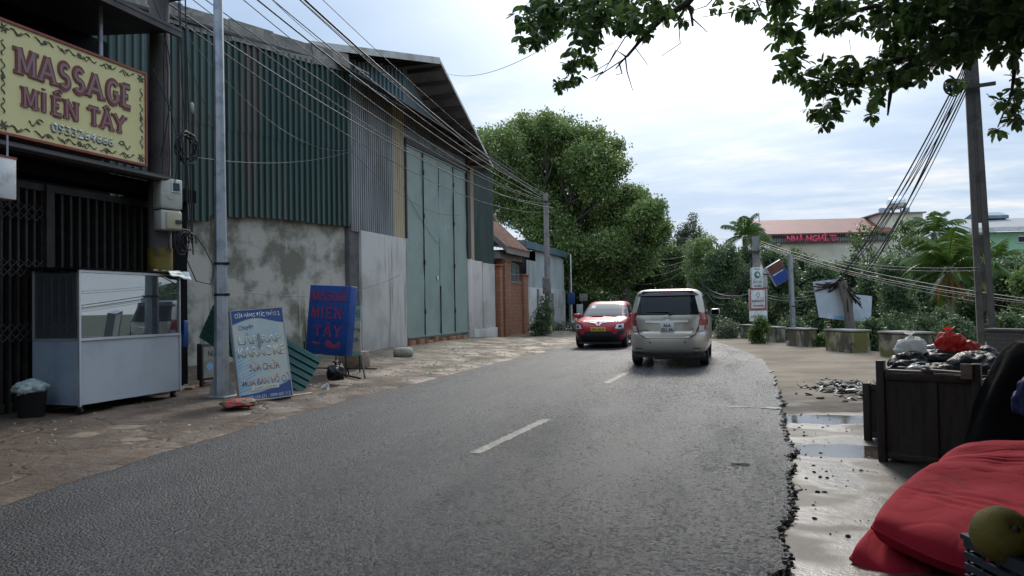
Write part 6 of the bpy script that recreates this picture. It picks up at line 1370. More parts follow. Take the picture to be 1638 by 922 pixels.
# green house
gn = P(1612, 450, 58); gr = thing('green_house', 'mint green house with a grey roof at the far right', 'building', (gn.x, gn.y, -1), rad(17) - rad(6))
def zg(py): return P(1612, py, 58).z + 1
MB().box(-2.1, 10, 0, 8, 0, zg(371)).build('wall', mat('mint render', (.34, .58, .38), .8, col2=(.29, .51, .33), s2=.6), gr)
rf = MB().hexa([(-2.9, -.5, zg(366)), (10, -.5, zg(366)), (10, 4, zg(343)), (-2.9, 4, zg(343)), (-2.9, -.5, zg(364)), (10, -.5, zg(364)), (10, 4, zg(341)), (-2.9, 4, zg(341))]).build('roof', mat('grey tin roof', (.24, .24, .24), .6, col2=(.2, .2, .2), s2=2), gr)
MB().box(-2.95, 10, -.56, -.501, zg(371), zg(364)).build('fascia', M['white'], rf)
wn = MB().box(.9, 1.9, -.04, .02, zg(388), zg(379)).build('window', M['carglass'], gr); MB().box(.8, 2.0, -.07, -.041, zg(379.5), zg(377.5)).box(.8, 2.0, -.07, -.041, zg(389.5), zg(388)).build('frame', M['white'], wn)
bl = P(1556, 450, 62); b2 = thing('teal_roof_house', 'house with a blue grey tin roof between the guesthouse and the mint house', 'building', (bl.x, bl.y, -1), rad(17))
def zb(py): return P(1556, py, 62).z + 1
MB().box(-3.2, 2.4, 0, 7, 0, zb(392)).build('wall', M['whitewall'], b2); MB().box(-.9, 2.3, -.05, -.01, zb(390), zb(384)).build('window', M['carglass'], b2)
MB().hexa([(-3.6, -.8, zb(385)), (2.6, -.8, zb(385)), (2.6, 4, zb(350)), (-2.0, 4, zb(350)), (-3.6, -.8, zb(382)), (2.6, -.8, zb(382)), (2.6, 4, zb(347)), (-2.0, 4, zb(347))]).build('roof', M['bluesheet'], b2)
MB().prism([(-1, zb(352)), (1.2, zb(352)), (1.2, zb(347)), (.1, zb(340)), (-1, zb(347))], lambda a, b_, c: (c, a, b_), 0.2, 2.5).build('dormer', M['bluesheet'], b2)

# unseen shelter, added to block sky light from the right foreground
rs = thing('added_shade_shelter', 'added tin roofed shelter out of view at right, placed to shade the red mattress', 'shelter', (3.6, 1.0, -.05))
class RMB(WMB): off = Vector((3.6, 1.0, -.05))
mb = RMB(); mb.hexa([(-1.1, -4, 2.5), (3.4, -4, 2.5), (3.4, 6.5, 4.08), (-.2, 6.5, 4.08), (-1.1, -4, 2.55), (3.4, -4, 2.55), (3.4, 6.5, 4.13), (-.2, 6.5, 4.13)]); mb.build('roof', M['roofdark'], rs)
mb = RMB(); mb.hexa([(3.1, -4, -.1), (3.25, -4, -.1), (3.25, 6.3, -.1), (3.1, 6.3, -.1), (3.1, -4, 2.48), (3.25, -4, 2.48), (3.25, 6.3, 3.98), (3.1, 6.3, 3.98)]); mb.build('side_wall', M['tarp'], rs); mb = RMB(); mb.box(-1.1, 3.1, -4.2, -4.05, -.1, 2.6); mb.build('rear_wall', M['tarp'], rs)
for x, y in ((3.02, 6.2), (.9, -3.7)):
    mb = RMB(); mb.tube([(x, y, -.1), (x, y, 2.52 + (y + 4) * .147)], .05, 8); mb.build('post', M['steel'], rs)

nh = thing('added_shade_house', 'added plain two storey house, unseen behind the camera at left, blocking sky light', 'house', (-13, -9, -.1))  # unseen house added to cut low sky light on the right foreground
class NMB(WMB): off = Vector((-13, -9, -.1))
mb = NMB(); mb.box(-17, -9.8, -20, .8, -.1, 7.4); mb.build('wall', M['plaster'], nh); mb = NMB(); mb.hexa([(-17.5, -20.5, 7.4), (-9.2, -20.5, 7.4), (-9.2, .95, 7.4), (-17.5, .95, 7.4), (-17.5, -20.5, 7.6), (-9.2, -20.5, 7.6), (-9.2, .95, 7.6), (-17.5, .95, 7.6)]); mb.build('roof', M['concretedark'], nh)
for y_ in (-17, -12.5, -8, -3.5):
    for z_ in (1.0, 4.3):
        mb = NMB(); mb.box(-9.83, -9.76, y_, y_ + 1.6, z_, z_ + 1.7); mb.build('window', M['carglass'], nh)

# ================================================================== VEGETATION
def leaves(pos, size, rng, asp=.55, down=.25, tint_lo=0.0, outward=None):
    n = len(pos); d = rng.normal(size=(n, 3)); d[:, 2] -= down
    if outward is not None: d += outward * 1.0
    d /= np.linalg.norm(d, axis=1)[:, None]
    a = rng.normal(size=(n, 3)); a[:, 2] += 1.2; s = np.cross(d, a); s /= np.linalg.norm(s, axis=1)[:, None] + 1e-9
    l = (size * rng.uniform(.7, 1.3, n))[:, None]
    V = np.stack([pos, pos + d * l * .5 + s * l * asp * .5, pos + d * l, pos + d * l * .5 - s * l * asp * .5], 1).reshape(-1, 3)
    Fc = np.arange(n * 4).reshape(n, 4)
    return V, Fc
def crown_mesh(name, clumps, seed, tufts, per, tr, size, asp=.55, shell=.5):
    rng = np.random.default_rng(seed); cl_ = np.array(clumps, float); vol = (cl_[:, 3] * cl_[:, 4] * cl_[:, 5]) ** (2 / 3); idx = rng.choice(len(cl_), tufts, p=vol / vol.sum())
    d = rng.normal(size=(tufts, 3)); d /= np.linalg.norm(d, axis=1)[:, None]; rr_ = rng.uniform(shell, 1.0, tufts) ** .7
    tc_ = cl_[idx, :3] + d * cl_[idx, 3:6] * rr_[:, None] * (1 + .20 * rng.normal(size=tufts))[:, None]
    tt = rng.uniform(0, 1, tufts)
    n = tufts * per; ti = np.repeat(np.arange(tufts), per)
    dd = rng.normal(size=(n, 3)); dd /= np.linalg.norm(dd, axis=1)[:, None]
    pos = tc_[ti] + dd * (tr * rng.uniform(.2, 1, n) ** .6)[:, None]
    V, Fc = leaves(pos, np.full(n, size), rng, asp, .3, outward=dd * .6)
    tint = np.clip(tt[ti] * .6 + rng.uniform(0, .5, n), 0, 1)
    return fast_mesh(name, V, Fc, tint)
def limbs(clumps, base_r, fork, seed, droop=.0):
    rr = random.Random(seed); mb = MB(); f0 = Vector((rr.uniform(-.1, .1), rr.uniform(-.1, .1), fork))
    mb.tube([(0, 0, -.3), Vector((0, 0, fork * .5)) + Vector((rr.uniform(-.1, .1), rr.uniform(-.1, .1), 0)), f0], [base_r * 1.15, base_r, base_r * .85], 9)
    for c_ in clumps:
        t_ = f0.lerp(Vector(c_[:3]), .8); mid = f0.lerp(t_, .5) + Vector((rr.uniform(-.3, .3), rr.uniform(-.3, .3), rr.uniform(0, .3))) * (t_ - f0).length * .25
        mb.tube([f0 - Vector((0, 0, .1)), f0.lerp(mid, .6), mid, t_], [base_r * .5, base_r * .36, base_r * .22, base_r * .06], 6)
        for k in range(3):
            e_ = t_ + Vector((rr.uniform(-1, 1) * c_[3], rr.uniform(-1, 1) * c_[4], rr.uniform(-.5, 1) * c_[5])) * .8; mb.tube([mid.lerp(t_, .5), mid.lerp(e_, .7), e_], [base_r * .18, base_r * .12, base_r * .05], 5)
    return mb
def randclumps(seed, n, rx, ry, z0, z1, r0, r1):
    rr = random.Random(seed); out = []
    for i in range(n):
        z = z0 + (z1 - z0) * ((i + rr.uniform(0, 1)) / n); k = math.sin(min(1, max(.08, (z - z0) / (z1 - z0)) ) * math.pi * .80 + .45) ; a = rr.uniform(0, 6.283); q = rr.uniform(.25, .85) * max(.35, k)
        r = rr.uniform(r0, r1); out.append((rx * q * math.cos(a), ry * q * math.sin(a), z, r * 1.15, r * 1.15, r * .85))
    return out
def tree(label, base, clumps, seed, tufts, per, tr, size, leafm, base_r, fork, name='tree', cat='tree', group=None, asp=.55, shell=.5):
    t_ = thing(name, label, cat, tuple(base), 0, group)
    link('crown', crown_mesh('crown', clumps, seed, tufts, per, tr, size, asp, shell), t_, [M[leafm]])
    limbs(clumps, base_r, fork, seed).build('trunk', M['bark'], t_); return t_
def GB(px, d, z=-.2):
    p = P(px, 480, d); return Vector((p.x, p.y, z))
# big trees past the warehouse; clumps given as photograph pixels at a depth, stored as real 3-D volumes
def pxclumps(base, lst, d, dj, seed, flat=.8):
    rr = random.Random(seed); out = []
    for px, py, r in lst:
        dd = d + rr.uniform(-dj, dj); q = P(px, py, dd) - Vector(base); R_ = r * d / F; out.append((q.x, q.y, q.z, R_, R_, R_ * flat))
    return out
b_ = GB(872, 50); cl1 = [(800, 235, 36), (775, 225, 22), (845, 215, 38), (880, 205, 22), (915, 225, 36), (950, 225, 26), (975, 240, 24), (900, 200, 18), (940, 262, 40), (985, 268, 20), (870, 262, 50), (815, 285, 44), (905, 305, 44), (960, 300, 28), (850, 330, 46), (930, 350, 42), (880, 370, 44), (960, 350, 22), (800, 330, 34), (905, 410, 42), (945, 405, 30), (985, 255, 14), (830, 200, 14), (870, 192, 12)]
tree('tallest spreading green tree behind the sheds left of the road', b_, pxclumps(b_, cl1, 50, 2.6, 1), 11, 5200, 17, .42, .21, 'leafbig', .5, 4.0, shell=.45)
b_ = GB(1000, 47); cl2 = [(1010, 320, 28), (985, 345, 34), (1035, 345, 24), (1050, 330, 12), (1005, 375, 36), (1045, 380, 24), (1060, 365, 14), (975, 400, 34), (1015, 415, 30), (950, 435, 28), (985, 445, 26)]
tree('broad leafy tree with low drooping boughs above the red hatchback', b_, pxclumps(b_, cl2, 47, 2.0, 2), 12, 2900, 17, .40, .20, 'leafbig', .35, 3.0)
b_ = GB(1010, 63); cl3 = [(1000, 430, 46), (1045, 420, 36), (960, 440, 50), (1040, 460, 40), (990, 470, 40), (930, 455, 40), (1075, 430, 26), (1080, 465, 26)]
tree('dark shaded tree closing the end of the road', b_, pxclumps(b_, cl3, 63, 3, 3), 13, 2600, 16, .5, .24, 'leafdark', .3, 2.5)
b_ = GB(905, 58); cl4 = [(905, 465, 34), (880, 440, 34), (935, 480, 30), (900, 490, 26), (960, 490, 30), (1000, 495, 30)]
tree('low dark tree behind the roadside signs past the whitewashed wall', b_, pxclumps(b_, cl4, 58, 2.5, 4), 14, 1700, 15, .45, .22, 'leafdark', .2, 1.5)
b_ = GB(1102, 58); cl5 = [(1102, 365, 13), (1092, 380, 14), (1115, 378, 14), (1108, 352, 6), (1085, 395, 14), (1120, 398, 14), (1100, 405, 20)]
tree('pale wispy treetop above the bend of the road', b_, pxclumps(b_, cl5, 58, 1.5, 5), 15, 420, 13, .42, .19, 'leafgrey', .16, 3, shell=.2)
# trees of the right bank, each with its own crown
bank = [  # px, depth, top y, base z, half width px, material, label
 (1082, 50, 388, 36, 'leafdark', 'dark bushy tree directly above the people carrier'),
 (1128, 42, 380, 38, 'leafbig', 'fresh green bushy tree between the people carrier and the sign pole'),
 (1162, 40, 392, 40, 'leafblue', 'blue green bushy tree just left of the sign pole'),
 (1196, 46, 396, 26, 'leafblue', 'bushy tree behind the sign pole under the small palm'),
 (1240, 40, 398, 34, 'leafblue', 'bushy tree behind the tilted brown and blue sign'),
 (1283, 44, 414, 26, 'leafgrey', 'greyish loose tree below the red rooftop letters'),
 (1312, 36, 416, 34, 'leafblue', 'bushy tree behind the wide pale banner'),
 (1352, 42, 414, 32, 'leafblue', 'bushy tree rising between the two pale banners'),
 (1398, 38, 422, 32, 'leafblue', 'bushy tree behind the smaller white banner'),
 (1440, 33, 408, 36, 'leafblue', 'dense bushy tree left of the fruiting palm'),
 (1482, 37, 418, 32, 'leafblue', 'bushy tree under the fruiting palm crown'),
 (1545, 30, 432, 38, 'leafblue', 'dense bushy tree left of the slotted concrete pole'),
 (1605, 28, 412, 38, 'leafblue', 'bushy tree right of the slotted concrete pole under the mint house'),
 (1660, 26, 415, 40, 'leafbig', 'leafy tree cut by the right edge beyond the brick wall')]
for i, (px, d, ty, hwp, lm, lab) in enumerate(bank):
    b_ = GB(px, d, -.6); top = P(px, ty, d).z + .6; R_ = hwp * d / F
    cl_ = randclumps(40 + i, 11, R_ * 1.05, R_ * 1.05, .5, top - R_ * .28, R_ * .36, R_ * .56)
    tree(lab, b_, cl_, 60 + i, 900, 15, .26, .15 if d > 35 else .125, lm, .07, top * .3, 'bushy_tree', 'tree', 'bushy trees on the bank behind the guard blocks', shell=.4)
# loose, half bare trees in front of the guesthouse
for i, (px, d, ty, hwp, lab) in enumerate(((1388, 47, 352, 36, 'sparse half bare tree in front of the guesthouse railing'), (1452, 46, 345, 28, 'sparse half bare tree below the rooftop water tank'), (1268, 50, 395, 22, 'sparse twiggy tree in front of the cream guesthouse wall'))):
    b_ = GB(px, d, -.5); top = P(px, ty, d).z + .5; R_ = hwp * d / F
    cl_ = randclumps(80 + i, 12, R_, R_, top * .5, top - .3, .28, .5)
    tree(lab, b_, cl_, 90 + i, 150, 11, .25, .17, 'leaflight', .10, top * .45, 'sparse_tree', 'tree', shell=.15)
# low bushes
bush = [(1158, 30, 508, 34, 'leafgrey', 'pale green bush by the pavement left of the guard blocks'), (1216, 25.8, 508, 15, 'leaflight', 'green weed clump between the first guard blocks'), (1310, 23.5, 545, 13, 'leaflight', 'low weeds between the guard blocks right of the thin grey post'),
        (1333, 23.6, 478, 17, 'leafblue', 'upright feathery bush in front of the wide pale banner'), (1398, 21.5, 510, 22, 'leafblue', 'leafy bush between the last two guard blocks'), (1475, 25, 505, 34, 'leafblue', 'bush behind the long guard block'), (1530, 22, 505, 34, 'leafblue', 'bush behind the garbage bags'), (1610, 17, 500, 34, 'leafblue', 'bush showing above the brick wall at the right edge'),
        (1268, 28, 505, 34, 'leafblue', 'dark bush behind the thin grey post'), (1430, 27, 500, 34, 'leafblue', 'dark bush behind the smaller white banner'), (1130, 40, 500, 26, 'leafblue', 'dark bush beyond the right wing mirror of the people carrier'), (1350, 26, 500, 34, 'leafdark', 'dark bush behind the leaning post')]
for i, (px, d, ty, hwp, lm, lab) in enumerate(bush):
    gz_ = -.1 if d < 26 else -.4
    b_ = GB(px, d, gz_); top = P(px, ty, d).z - gz_; R_ = hwp * d / F
    cl_ = randclumps(120 + i, 7, R_ * .8, R_ * .8, .1, max(.3, top - R_ * .3), R_ * .4, R_ * .6)
    tree(lab, b_, cl_, 140 + i, 330, 14, .14, .085, lm, .03, max(.15, top * .2), 'bush', 'bush', 'bushes along the guard blocks', shell=.35)
# tall background belt so that nothing is empty behind the bank and the road end
for i, (px, d, ty, hwp, lab) in enumerate(((1150, 75, 408, 60, 'distant dark tree mass seen left of the small palm'), (1250, 62, 424, 50, 'distant dark tree filling the gap behind the tilted sign'), (1420, 56, 440, 60, 'distant dark tree behind the half bare trees'), (1530, 50, 428, 55, 'distant dark tree between fruiting palm and slotted pole'), (1640, 46, 415, 60, 'distant dark tree at the right edge below the mint house'), (700, 62, 300, 90, 'tree hidden mostly behind the warehouse roof'), (1340, 60, 440, 55, 'distant dark tree under the guesthouse wall'))):
    b_ = GB(px, d, -.5); top = P(px, ty, d).z + .5; R_ = hwp * d / F
    cl_ = randclumps(160 + i, 12, R_, R_ * .6, .6, top - R_ * .25, R_ * .35, R_ * .5)
    tree(lab, b_, cl_, 180 + i, 900, 14, .42, .23, 'leafdark' if i not in (5,) else 'leafbig', .16, top * .3, 'background_tree', 'tree', shell=.4)
# ivy on the utility pole, plants behind the gate railing, weeds along the blocks
b_ = G(868, 538, 0); cl_ = [(0, 0, .5, .45, .35, .5), (.1, .05, 1.1, .40, .3, .45), (.15, .1, 1.7, .22, .25, .3), (-.3, .2, .3, .4, .3, .35)]
tree('ivy clump climbing the foot of the grey utility pole', b_, cl_, 201, 260, 13, .13, .10, 'leafblue', .03, .2, 'ivy', 'ivy')
b_ = Vector((-11.4, 34.6, 0)); tree('bright green plant behind the gate railing', b_, [(0, 0, 3.1, .6, .8, .5), (.3, .8, 3.0, .5, .5, .4)], 202, 120, 12, .2, .20, 'leaflight', .05, 1.4, 'garden_plant', 'plant')
b_ = G(905, 530, 0); tree('weedy undergrowth at the road edge past the whitewashed wall', b_, [(0, 0, .2, .9, .6, .3), (.8, .3, .15, .6, .5, .25), (-.8, .4, .2, .5, .4, .3)], 203, 160, 12, .14, .10, 'leafgrey', .02, .1, 'weeds', 'weeds')
# palms
def palm(label, base, top, crown_r, nf, seed, dead=0, stem_r=.09, group='palms on the right bank'):
    rr = random.Random(seed); t_ = thing('palm_tree', label, 'palm', tuple(base), 0, group); hz_ = top - base[2]
    MB().tube([(0, 0, -.3), (.05, 0, hz_ * .5), (0, 0, hz_)], [stem_r * 1.2, stem_r, stem_r * .9], 8).build('trunk', M['palmbark'], t_)
    def fronds(n, el0, el1, length, sd):
        V = []; Fc = []; tt = []; r2 = random.Random(sd)
        for i in range(n):
            az_ = i * 2.399 + r2.uniform(-.3, .3); el = el0 + (el1 - el0) * (i / max(1, n - 1)) + r2.uniform(-.12, .12); ln_ = length * r2.uniform(.85, 1.1); K = 22; pts = []; p = Vector((0, 0, hz_)); e = el
            for k in range(K + 1):
                pts.append(p.copy()); e -= (1.45 / K) * (.35 + k / K) * (1.0 if el > -.3 else .4); p = p + Vector((math.cos(az_) * math.cos(e), math.sin(az_) * math.cos(e), math.sin(e))) * ln_ / K
            side = Vector((-math.sin(az_), math.cos(az_), 0)); t0 = r2.random()
            for k in range(3, K):
                d_ = (pts[k + 1] - pts[k]).normalized(); ll = ln_ * .30 * (math.sin((k - 1) / (K) * 3.0) ** .6 + .12)
                for sgn in (-1, 1):
                    for h_ in (0.0, .5):
                        q = pts[k].lerp(pts[k + 1], h_); dr = (side * sgn * .85 + d_ * .55 + Vector((0, 0, -.25 - .5 * r2.random()))).normalized(); wv = d_ * ln_ * .012; b0 = len(V)
                        V += [q - wv, q + wv, q + dr * ll * .6 + wv * .8 + Vector((0, 0, -.02 * ll)), q + dr * ll + Vector((0, 0, -.15 * ll))]; Fc.append((b0, b0 + 1, b0 + 2, b0 + 3)); tt.append(min(1, t0 * .5 + r2.random() * .5))
            for k in range(K):
                b0 = len(V); w_ = side * ln_ * .008; V += [pts[k] - w_, pts[k] + w_, pts[k + 1] + w_, pts[k + 1] - w_]; Fc.append((b0, b0 + 1, b0 + 2, b0 + 3)); tt.append(.8)
        return fast_mesh('fronds', [tuple(v) for v in V], Fc, tt)
    link('crown', fronds(nf, 1.5, -.15, crown_r, seed), t_, [M['palm']])
    if dead: link('dry_fronds', fronds(dead, -.95, -1.4, crown_r * .6, seed + 1), t_, [M['palmdead']])
    return t_
def zat(px, py, d): return P(px, py, d).z
palm('small palm standing clear against the sky above the sign pole', GB(1194, 46, -.5), zat(1194, 378, 46), 1.6, 13, 1, stem_r=.16)
palm('bright short palm peeping over the trees right of the sign pole', GB(1224, 52, -.5), zat(1224, 396, 52), 1.2, 11, 2, stem_r=.14)
palm('palm just left of the blue grey roof behind the fruiting palm', GB(1497, 40, -.5), zat(1497, 372, 40), 1.5, 15, 3, 4, stem_r=.14)
palm('large palm with orange drying fronds left of the slotted pole', GB(1519, 26, -.3), zat(1519, 432, 26), 1.8, 20, 4, 6, stem_r=.085)
palm('palm half hidden behind the slotted concrete pole', GB(1590, 36, -.5), zat(1592, 420, 36), 1.4, 13, 5, stem_r=.1)
palm('low palm at the foot of the dense bank left of the slotted pole', GB(1556, 33, -.5), zat(1556, 415, 33), 1.4, 12, 6, stem_r=.1)

# the tree overhead: real boughs at 6 to 9 m, its trunk outside the picture to the right
ovt = thing('overhanging_tree', 'dark leafy boughs hanging into the top of the view from a tree at right', 'tree', (8.6, 4.6, -.05))
OB = Vector((8.6, 4.6, -.05))
rr = random.Random(31); nrng = np.random.default_rng(31)
ZL = [(840, 18, 26), (848, 50, 22), (835, 70, 10), (868, 28, 32), (872, 62, 16), (898, 16, 38), (930, 22, 34), (938, 55, 24), (955, 18, 36), (918, 112, 20), (905, 128, 12), (893, 135, 8), (925, 88, 20), (948, 92, 13), (985, 14, 34), (1002, 36, 20), (1026, 26, 26), (1050, 8, 22), (1088, 34, 11), (1083, 10, 16), (1145, 8, 12), (1190, 8, 14), (1208, 24, 16), (900, -20, 50), (980, -25, 50), (1060, -25, 40), (1030, 52, 8),
      (1246, 28, 24), (1258, 68, 26), (1262, 108, 24), (1288, 135, 20), (1312, 118, 28), (1330, 22, 32), (1300, 30, 18), (1348, 140, 24), (1332, 168, 14), (1318, 186, 18), (1300, 178, 8), (1365, 112, 26), (1400, 112, 30), (1410, 150, 16), (1400, 178, 10), (1390, 30, 20), (1430, 62, 28), (1440, 112, 26), (1455, 20, 40), (1485, 85, 32), (1500, 40, 42), (1522, 90, 24), (1528, 132, 12), (1550, 58, 34), (1560, 20, 40), (1600, 25, 40), (1620, 62, 28), (1598, 88, 12), (1625, 135, 16), (1612, 165, 14), (1628, 188, 10), (1592, 206, 7), (1640, 30, 40), (1480, 125, 12), (1470, -20, 50), (1560, -30, 60), (1640, -20, 60), (1350, -25, 50), (1250, -30, 40)]
wp_, tipd = [], []
for px, py, r in ZL:
    dep = 7.6 - .9 * (px - 1200) / 400 + rr.uniform(-.5, .5)
    for k in range(max(3, int(r * r / 46))):
        a, q = rr.uniform(0, 6.283), r * math.sqrt(rr.random()); wp_.append(P(px + q * math.cos(a), py + q * math.sin(a), dep + rr.gauss(0, .45)))
# crown out of the picture, above and to the right, that shades the pavement
nvis = len(wp_)
for k in range(7600):
    if k % 2: x, y, z = rr.uniform(1.2, 11), rr.uniform(5.0, 15), rr.uniform(5.8, 10)
    else: x, y, z = rr.uniform(-5.0, 11), rr.uniform(-7, 7), rr.uniform(4.6, 9.0)
    if ((x - 4.5) / 8.5) ** 2 + ((y - 4) / 11.5) ** 2 + ((z - 6) / 4.5) ** 2 > 1: continue
    v = RC.transposed() @ (Vector((x, y, z)) - CAM)
    if v.z < -.3:
        py_ = 461 - F * v.y / -v.z; px_ = 819 + F * v.x / -v.z
        if py_ > -45 and -80 < px_ < 1720: continue
    wp_.append(Vector((x, y, z)))
LV, LF, LT_ = [], [], []
prof = [(0, 0), (.22, .32), (.5, .5), (.78, .40), (1.0, .0)]
for iw, w_ in enumerate(wp_):
    vis = iw < nvis; nl = rr.randint(6, 9) if vis else 7; sz = rr.uniform(.085, .118) if vis else .25
    tw = Vector((rr.gauss(0, .5), rr.gauss(0, .5), -.5 + rr.gauss(0, .4))).normalized(); t1 = tw.orthogonal().normalized(); t2 = tw.cross(t1); tt0 = rr.random()
    for i in range(nl):
        a = i * 6.283 / nl + rr.uniform(-.3, .3); d_ = (tw * rr.uniform(.1, .8) + (t1 * math.cos(a) + t2 * math.sin(a))).normalized(); d_.z -= .3; d_.normalize()
        s_ = d_.cross(Vector((rr.gauss(0, .5), rr.gauss(0, .5), 1))).normalized(); nrm_ = s_.cross(d_); l = sz * rr.uniform(.7, 1.25); b0 = len(LV); o_ = w_ + d_ * .012
        L_ = [o_]; 
        for t_, hw_ in prof[1:-1]: L_ += [o_ + d_ * l * t_ + s_ * l * hw_ * .5 + nrm_ * (.06 * l - .10 * l * t_ * t_), o_ + d_ * l * t_ - s_ * l * hw_ * .5 + nrm_ * (.06 * l - .10 * l * t_ * t_)]
        L_.append(o_ + d_ * l - nrm_ * l * .10); LV += [tuple(q) for q in L_]
        LF += [(b0, b0 + 1, b0 + 2, b0 + 2)]; LF[-1] = None
        LF[-1:] = [(b0, b0 + 2, b0 + 4, b0 + 3), (b0, b0 + 3, b0 + 1, b0 + 1)] if False else [(b0 + 1, b0 + 3, b0 + 4, b0 + 2), (b0 + 3, b0 + 5, b0 + 6, b0 + 4)]
        tv = min(1, tt0 * .5 + rr.random() * .5); LT_ += [tv, tv]
        LF += [(b0, b0 + 1, b0 + 2, b0), (b0 + 5, b0 + 7, b0 + 6, b0 + 5)]; LT_ += [tv, tv]
# triangles kept as quads with a tiny split point
LVn = [Vector(v) for v in LV]
Q = []
for f in LF:
    if f[0] == f[3]:
        m_ = (LVn[f[0]] + LVn[f[2]]) / 2; LVn.append(m_); Q.append((f[0], f[1], f[2], len(LVn) - 1))
    else: Q.append(f)
link('crown', fast_mesh('crown', [tuple(v - OB) for v in LVn], Q, LT_), ovt, [M['leafnear']])
mb = MB()
def br(pts, r): mb.tube([Vector(p) - OB for p in pts], r, 7)
tkt = Vector((8.4, 4.8, 5.0)); br([OB, (8.55, 4.7, 2.5), tkt], [.34, .27, .22]); br([tkt, (7.6, 5.6, 6.2), (6.6, 6.3, 6.9)], [.2, .15, .12])
Bm = Vector((6.6, 6.3, 6.9))
def twig(px, py, d): return P(px, py, d)
m1 = twig(1600, -60, 6.9); m2 = twig(1560, 30, 6.9); m3 = twig(1490, 85, 7.0)
br([Bm, m1, m2, m3, twig(1440, 115, 7.1), twig(1424, 150, 7.1), twig(1420, 185, 7.1)], [.12, .085, .065, .05, .035, .02, .008])
br([m3, twig(1400, 105, 7.2), twig(1330, 130, 7.3), twig(1285, 120, 7.3)], [.04, .028, .016, .008])
br([m2, twig(1480, 25, 7.1), twig(1400, 10, 7.2), twig(1320, 30, 7.4), twig(1255, 60, 7.5)], [.04, .034, .026, .016, .007])
br([Bm, twig(1640, -50, 6.7), twig(1630, 60, 6.6), twig(1618, 150, 6.6), twig(1596, 204, 6.6)], [.06, .045, .025, .012, .005])
n0 = twig(1150, -60, 7.7); br([Bm, twig(1400, -140, 7.3), n0, twig(1100, 5, 7.7), twig(1060, 30, 7.7), twig(1020, 70, 7.8), twig(985, 110, 7.8)], [.09, .075, .055, .038, .026, .015, .006])
br([n0, twig(1040, -30, 7.8), twig(950, 5, 7.9), twig(880, 15, 8), twig(845, 50, 8)], [.035, .03, .022, .014, .006]); br([twig(950, 5, 7.9), twig(938, 55, 7.9), twig(920, 105, 7.9), twig(898, 135, 7.9)], [.014, .01, .007, .004]); br([twig(1100, 5, 7.7), twig(1106, 25, 7.7), twig(1108, 42, 7.7)], [.02, .015, .012])
br([twig(1108, 30, 7.7), twig(1132, 52, 7.7)], [.008, .004])
for a in (((1060, 30), (1000, 60), (975, 100), (952, 114)), ((1035, 55), (1005, 90), (960, 120), (953, 130)), ((1000, 90), (985, 80), (965, 118)), ((1000, 90), (1003, 115), (1012, 145)), ((1040, 50), (1020, 65), (1015, 75), (1036, 104)), ((1100, 5), (1085, 30), (1088, 70), (1058, 90)), ((1045, 45), (1055, 25), (1110, 35)), ((1200, 5), (1170, 20), (1120, 28)), ((1148, -10), (1130, 10), (1105, 18)), ((990, 100), (995, 118), (985, 120)), ((965, 115), (945, 125)), ((1350, 130), (1358, 155), (1345, 170)), ((1420, 140), (1400, 175)), ((1210, 0), (1218, 20), (1212, 30))):
    p_ = [twig(x, y, 7.72 + .05 * i) for i, (x, y) in enumerate(a)]; br(p_, [.009 - .006 * i / (len(p_) - 1) for i in range(len(p_))])
for i in range(0, nvis, 7):
    w_ = wp_[i]; e_ = w_ + Vector((rr.gauss(.05, .12), rr.gauss(0, .12), rr.uniform(.05, .22))); br([w_, e_], [.0015, .003])
for q in range(14):
    a = q * .45; br([tkt, tkt + Vector((2.2 * math.cos(a) - 1, 2.2 * math.sin(a) - 1, 1.6)), tkt + Vector((4 * math.cos(a) - 2, 4 * math.sin(a) - 1.5, 2.4))], [.12, .07, .03])
mb.build('trunk', M['bark'], ovt)

# ================================================================== OVERHEAD CABLES
pL = Vector((-9.3, 10.4, 0)); pR = G(878, 535, 0)
gl_ = 'cables strung along the warehouse front'
rr = random.Random(77)
for i, (zl, zr, sg_, r, y_) in enumerate(((8.6, 6.75, .45, .020, .0), (8.3, 6.7, .55, .020, .2), (8.1, 6.6, .5, .028, .1), (7.7, 6.55, .75, .016, .1), (7.3, 6.45, .60, .016, -.1), (6.95, 6.4, .9, .013, .2), (6.8, 6.2, .7, .022, .0), (6.55, 6.0, 1.0, .014, .15), (9.2, 6.8, .4, .014, .3), (8.9, 6.75, .35, .014, .1))):
    xo = rr.uniform(-.1, .5)
    cable((pL.x + xo, pL.y + y_, zl), (pR.x + rr.uniform(-.4, .4), pR.y - .15, zr), sg_, r, 'black cable strung from the old concrete pole along the warehouse to the far utility pole', gl_, 'cable' if i % 3 else 'cablegrey', 40)
cable(P(455, -30, 11), (pR.x, pR.y - .1, 6.9), .35, .028, 'single thick black cable crossing the sky above the warehouse eave', None, 'cable', 40)
cable(P(410, -25, 12), P(590, 118, 19), .15, .008, 'very thin wire dropping to the warehouse roof from above', None, 'cable', 20)
cable(P(715, 118, 27), P(905, 55, 14), .35, .008, 'thin wire crossing the white sky from warehouse gable to the leaves', None, 'cablegrey', 24)
for i, (a, c, k) in enumerate((((300, 250, 13.2), (640, 205, 24), .5), ((300, 60, 13), (560, 240, 20.5), .6), ((340, 460, 12.4), (640, 440, 23), .35), ((560, 240, 20.6), (735, 345, 29), .5), ((645, 300, 24.3), (700, 390, 27), .1), ((290, 60, 13), (345, 210, 15), .1))):
    cable(P(*a), P(*c), k, .007, 'thin slack wire hanging loosely across the warehouse front', 'slack wires on the warehouse front', 'cablegrey', 20)
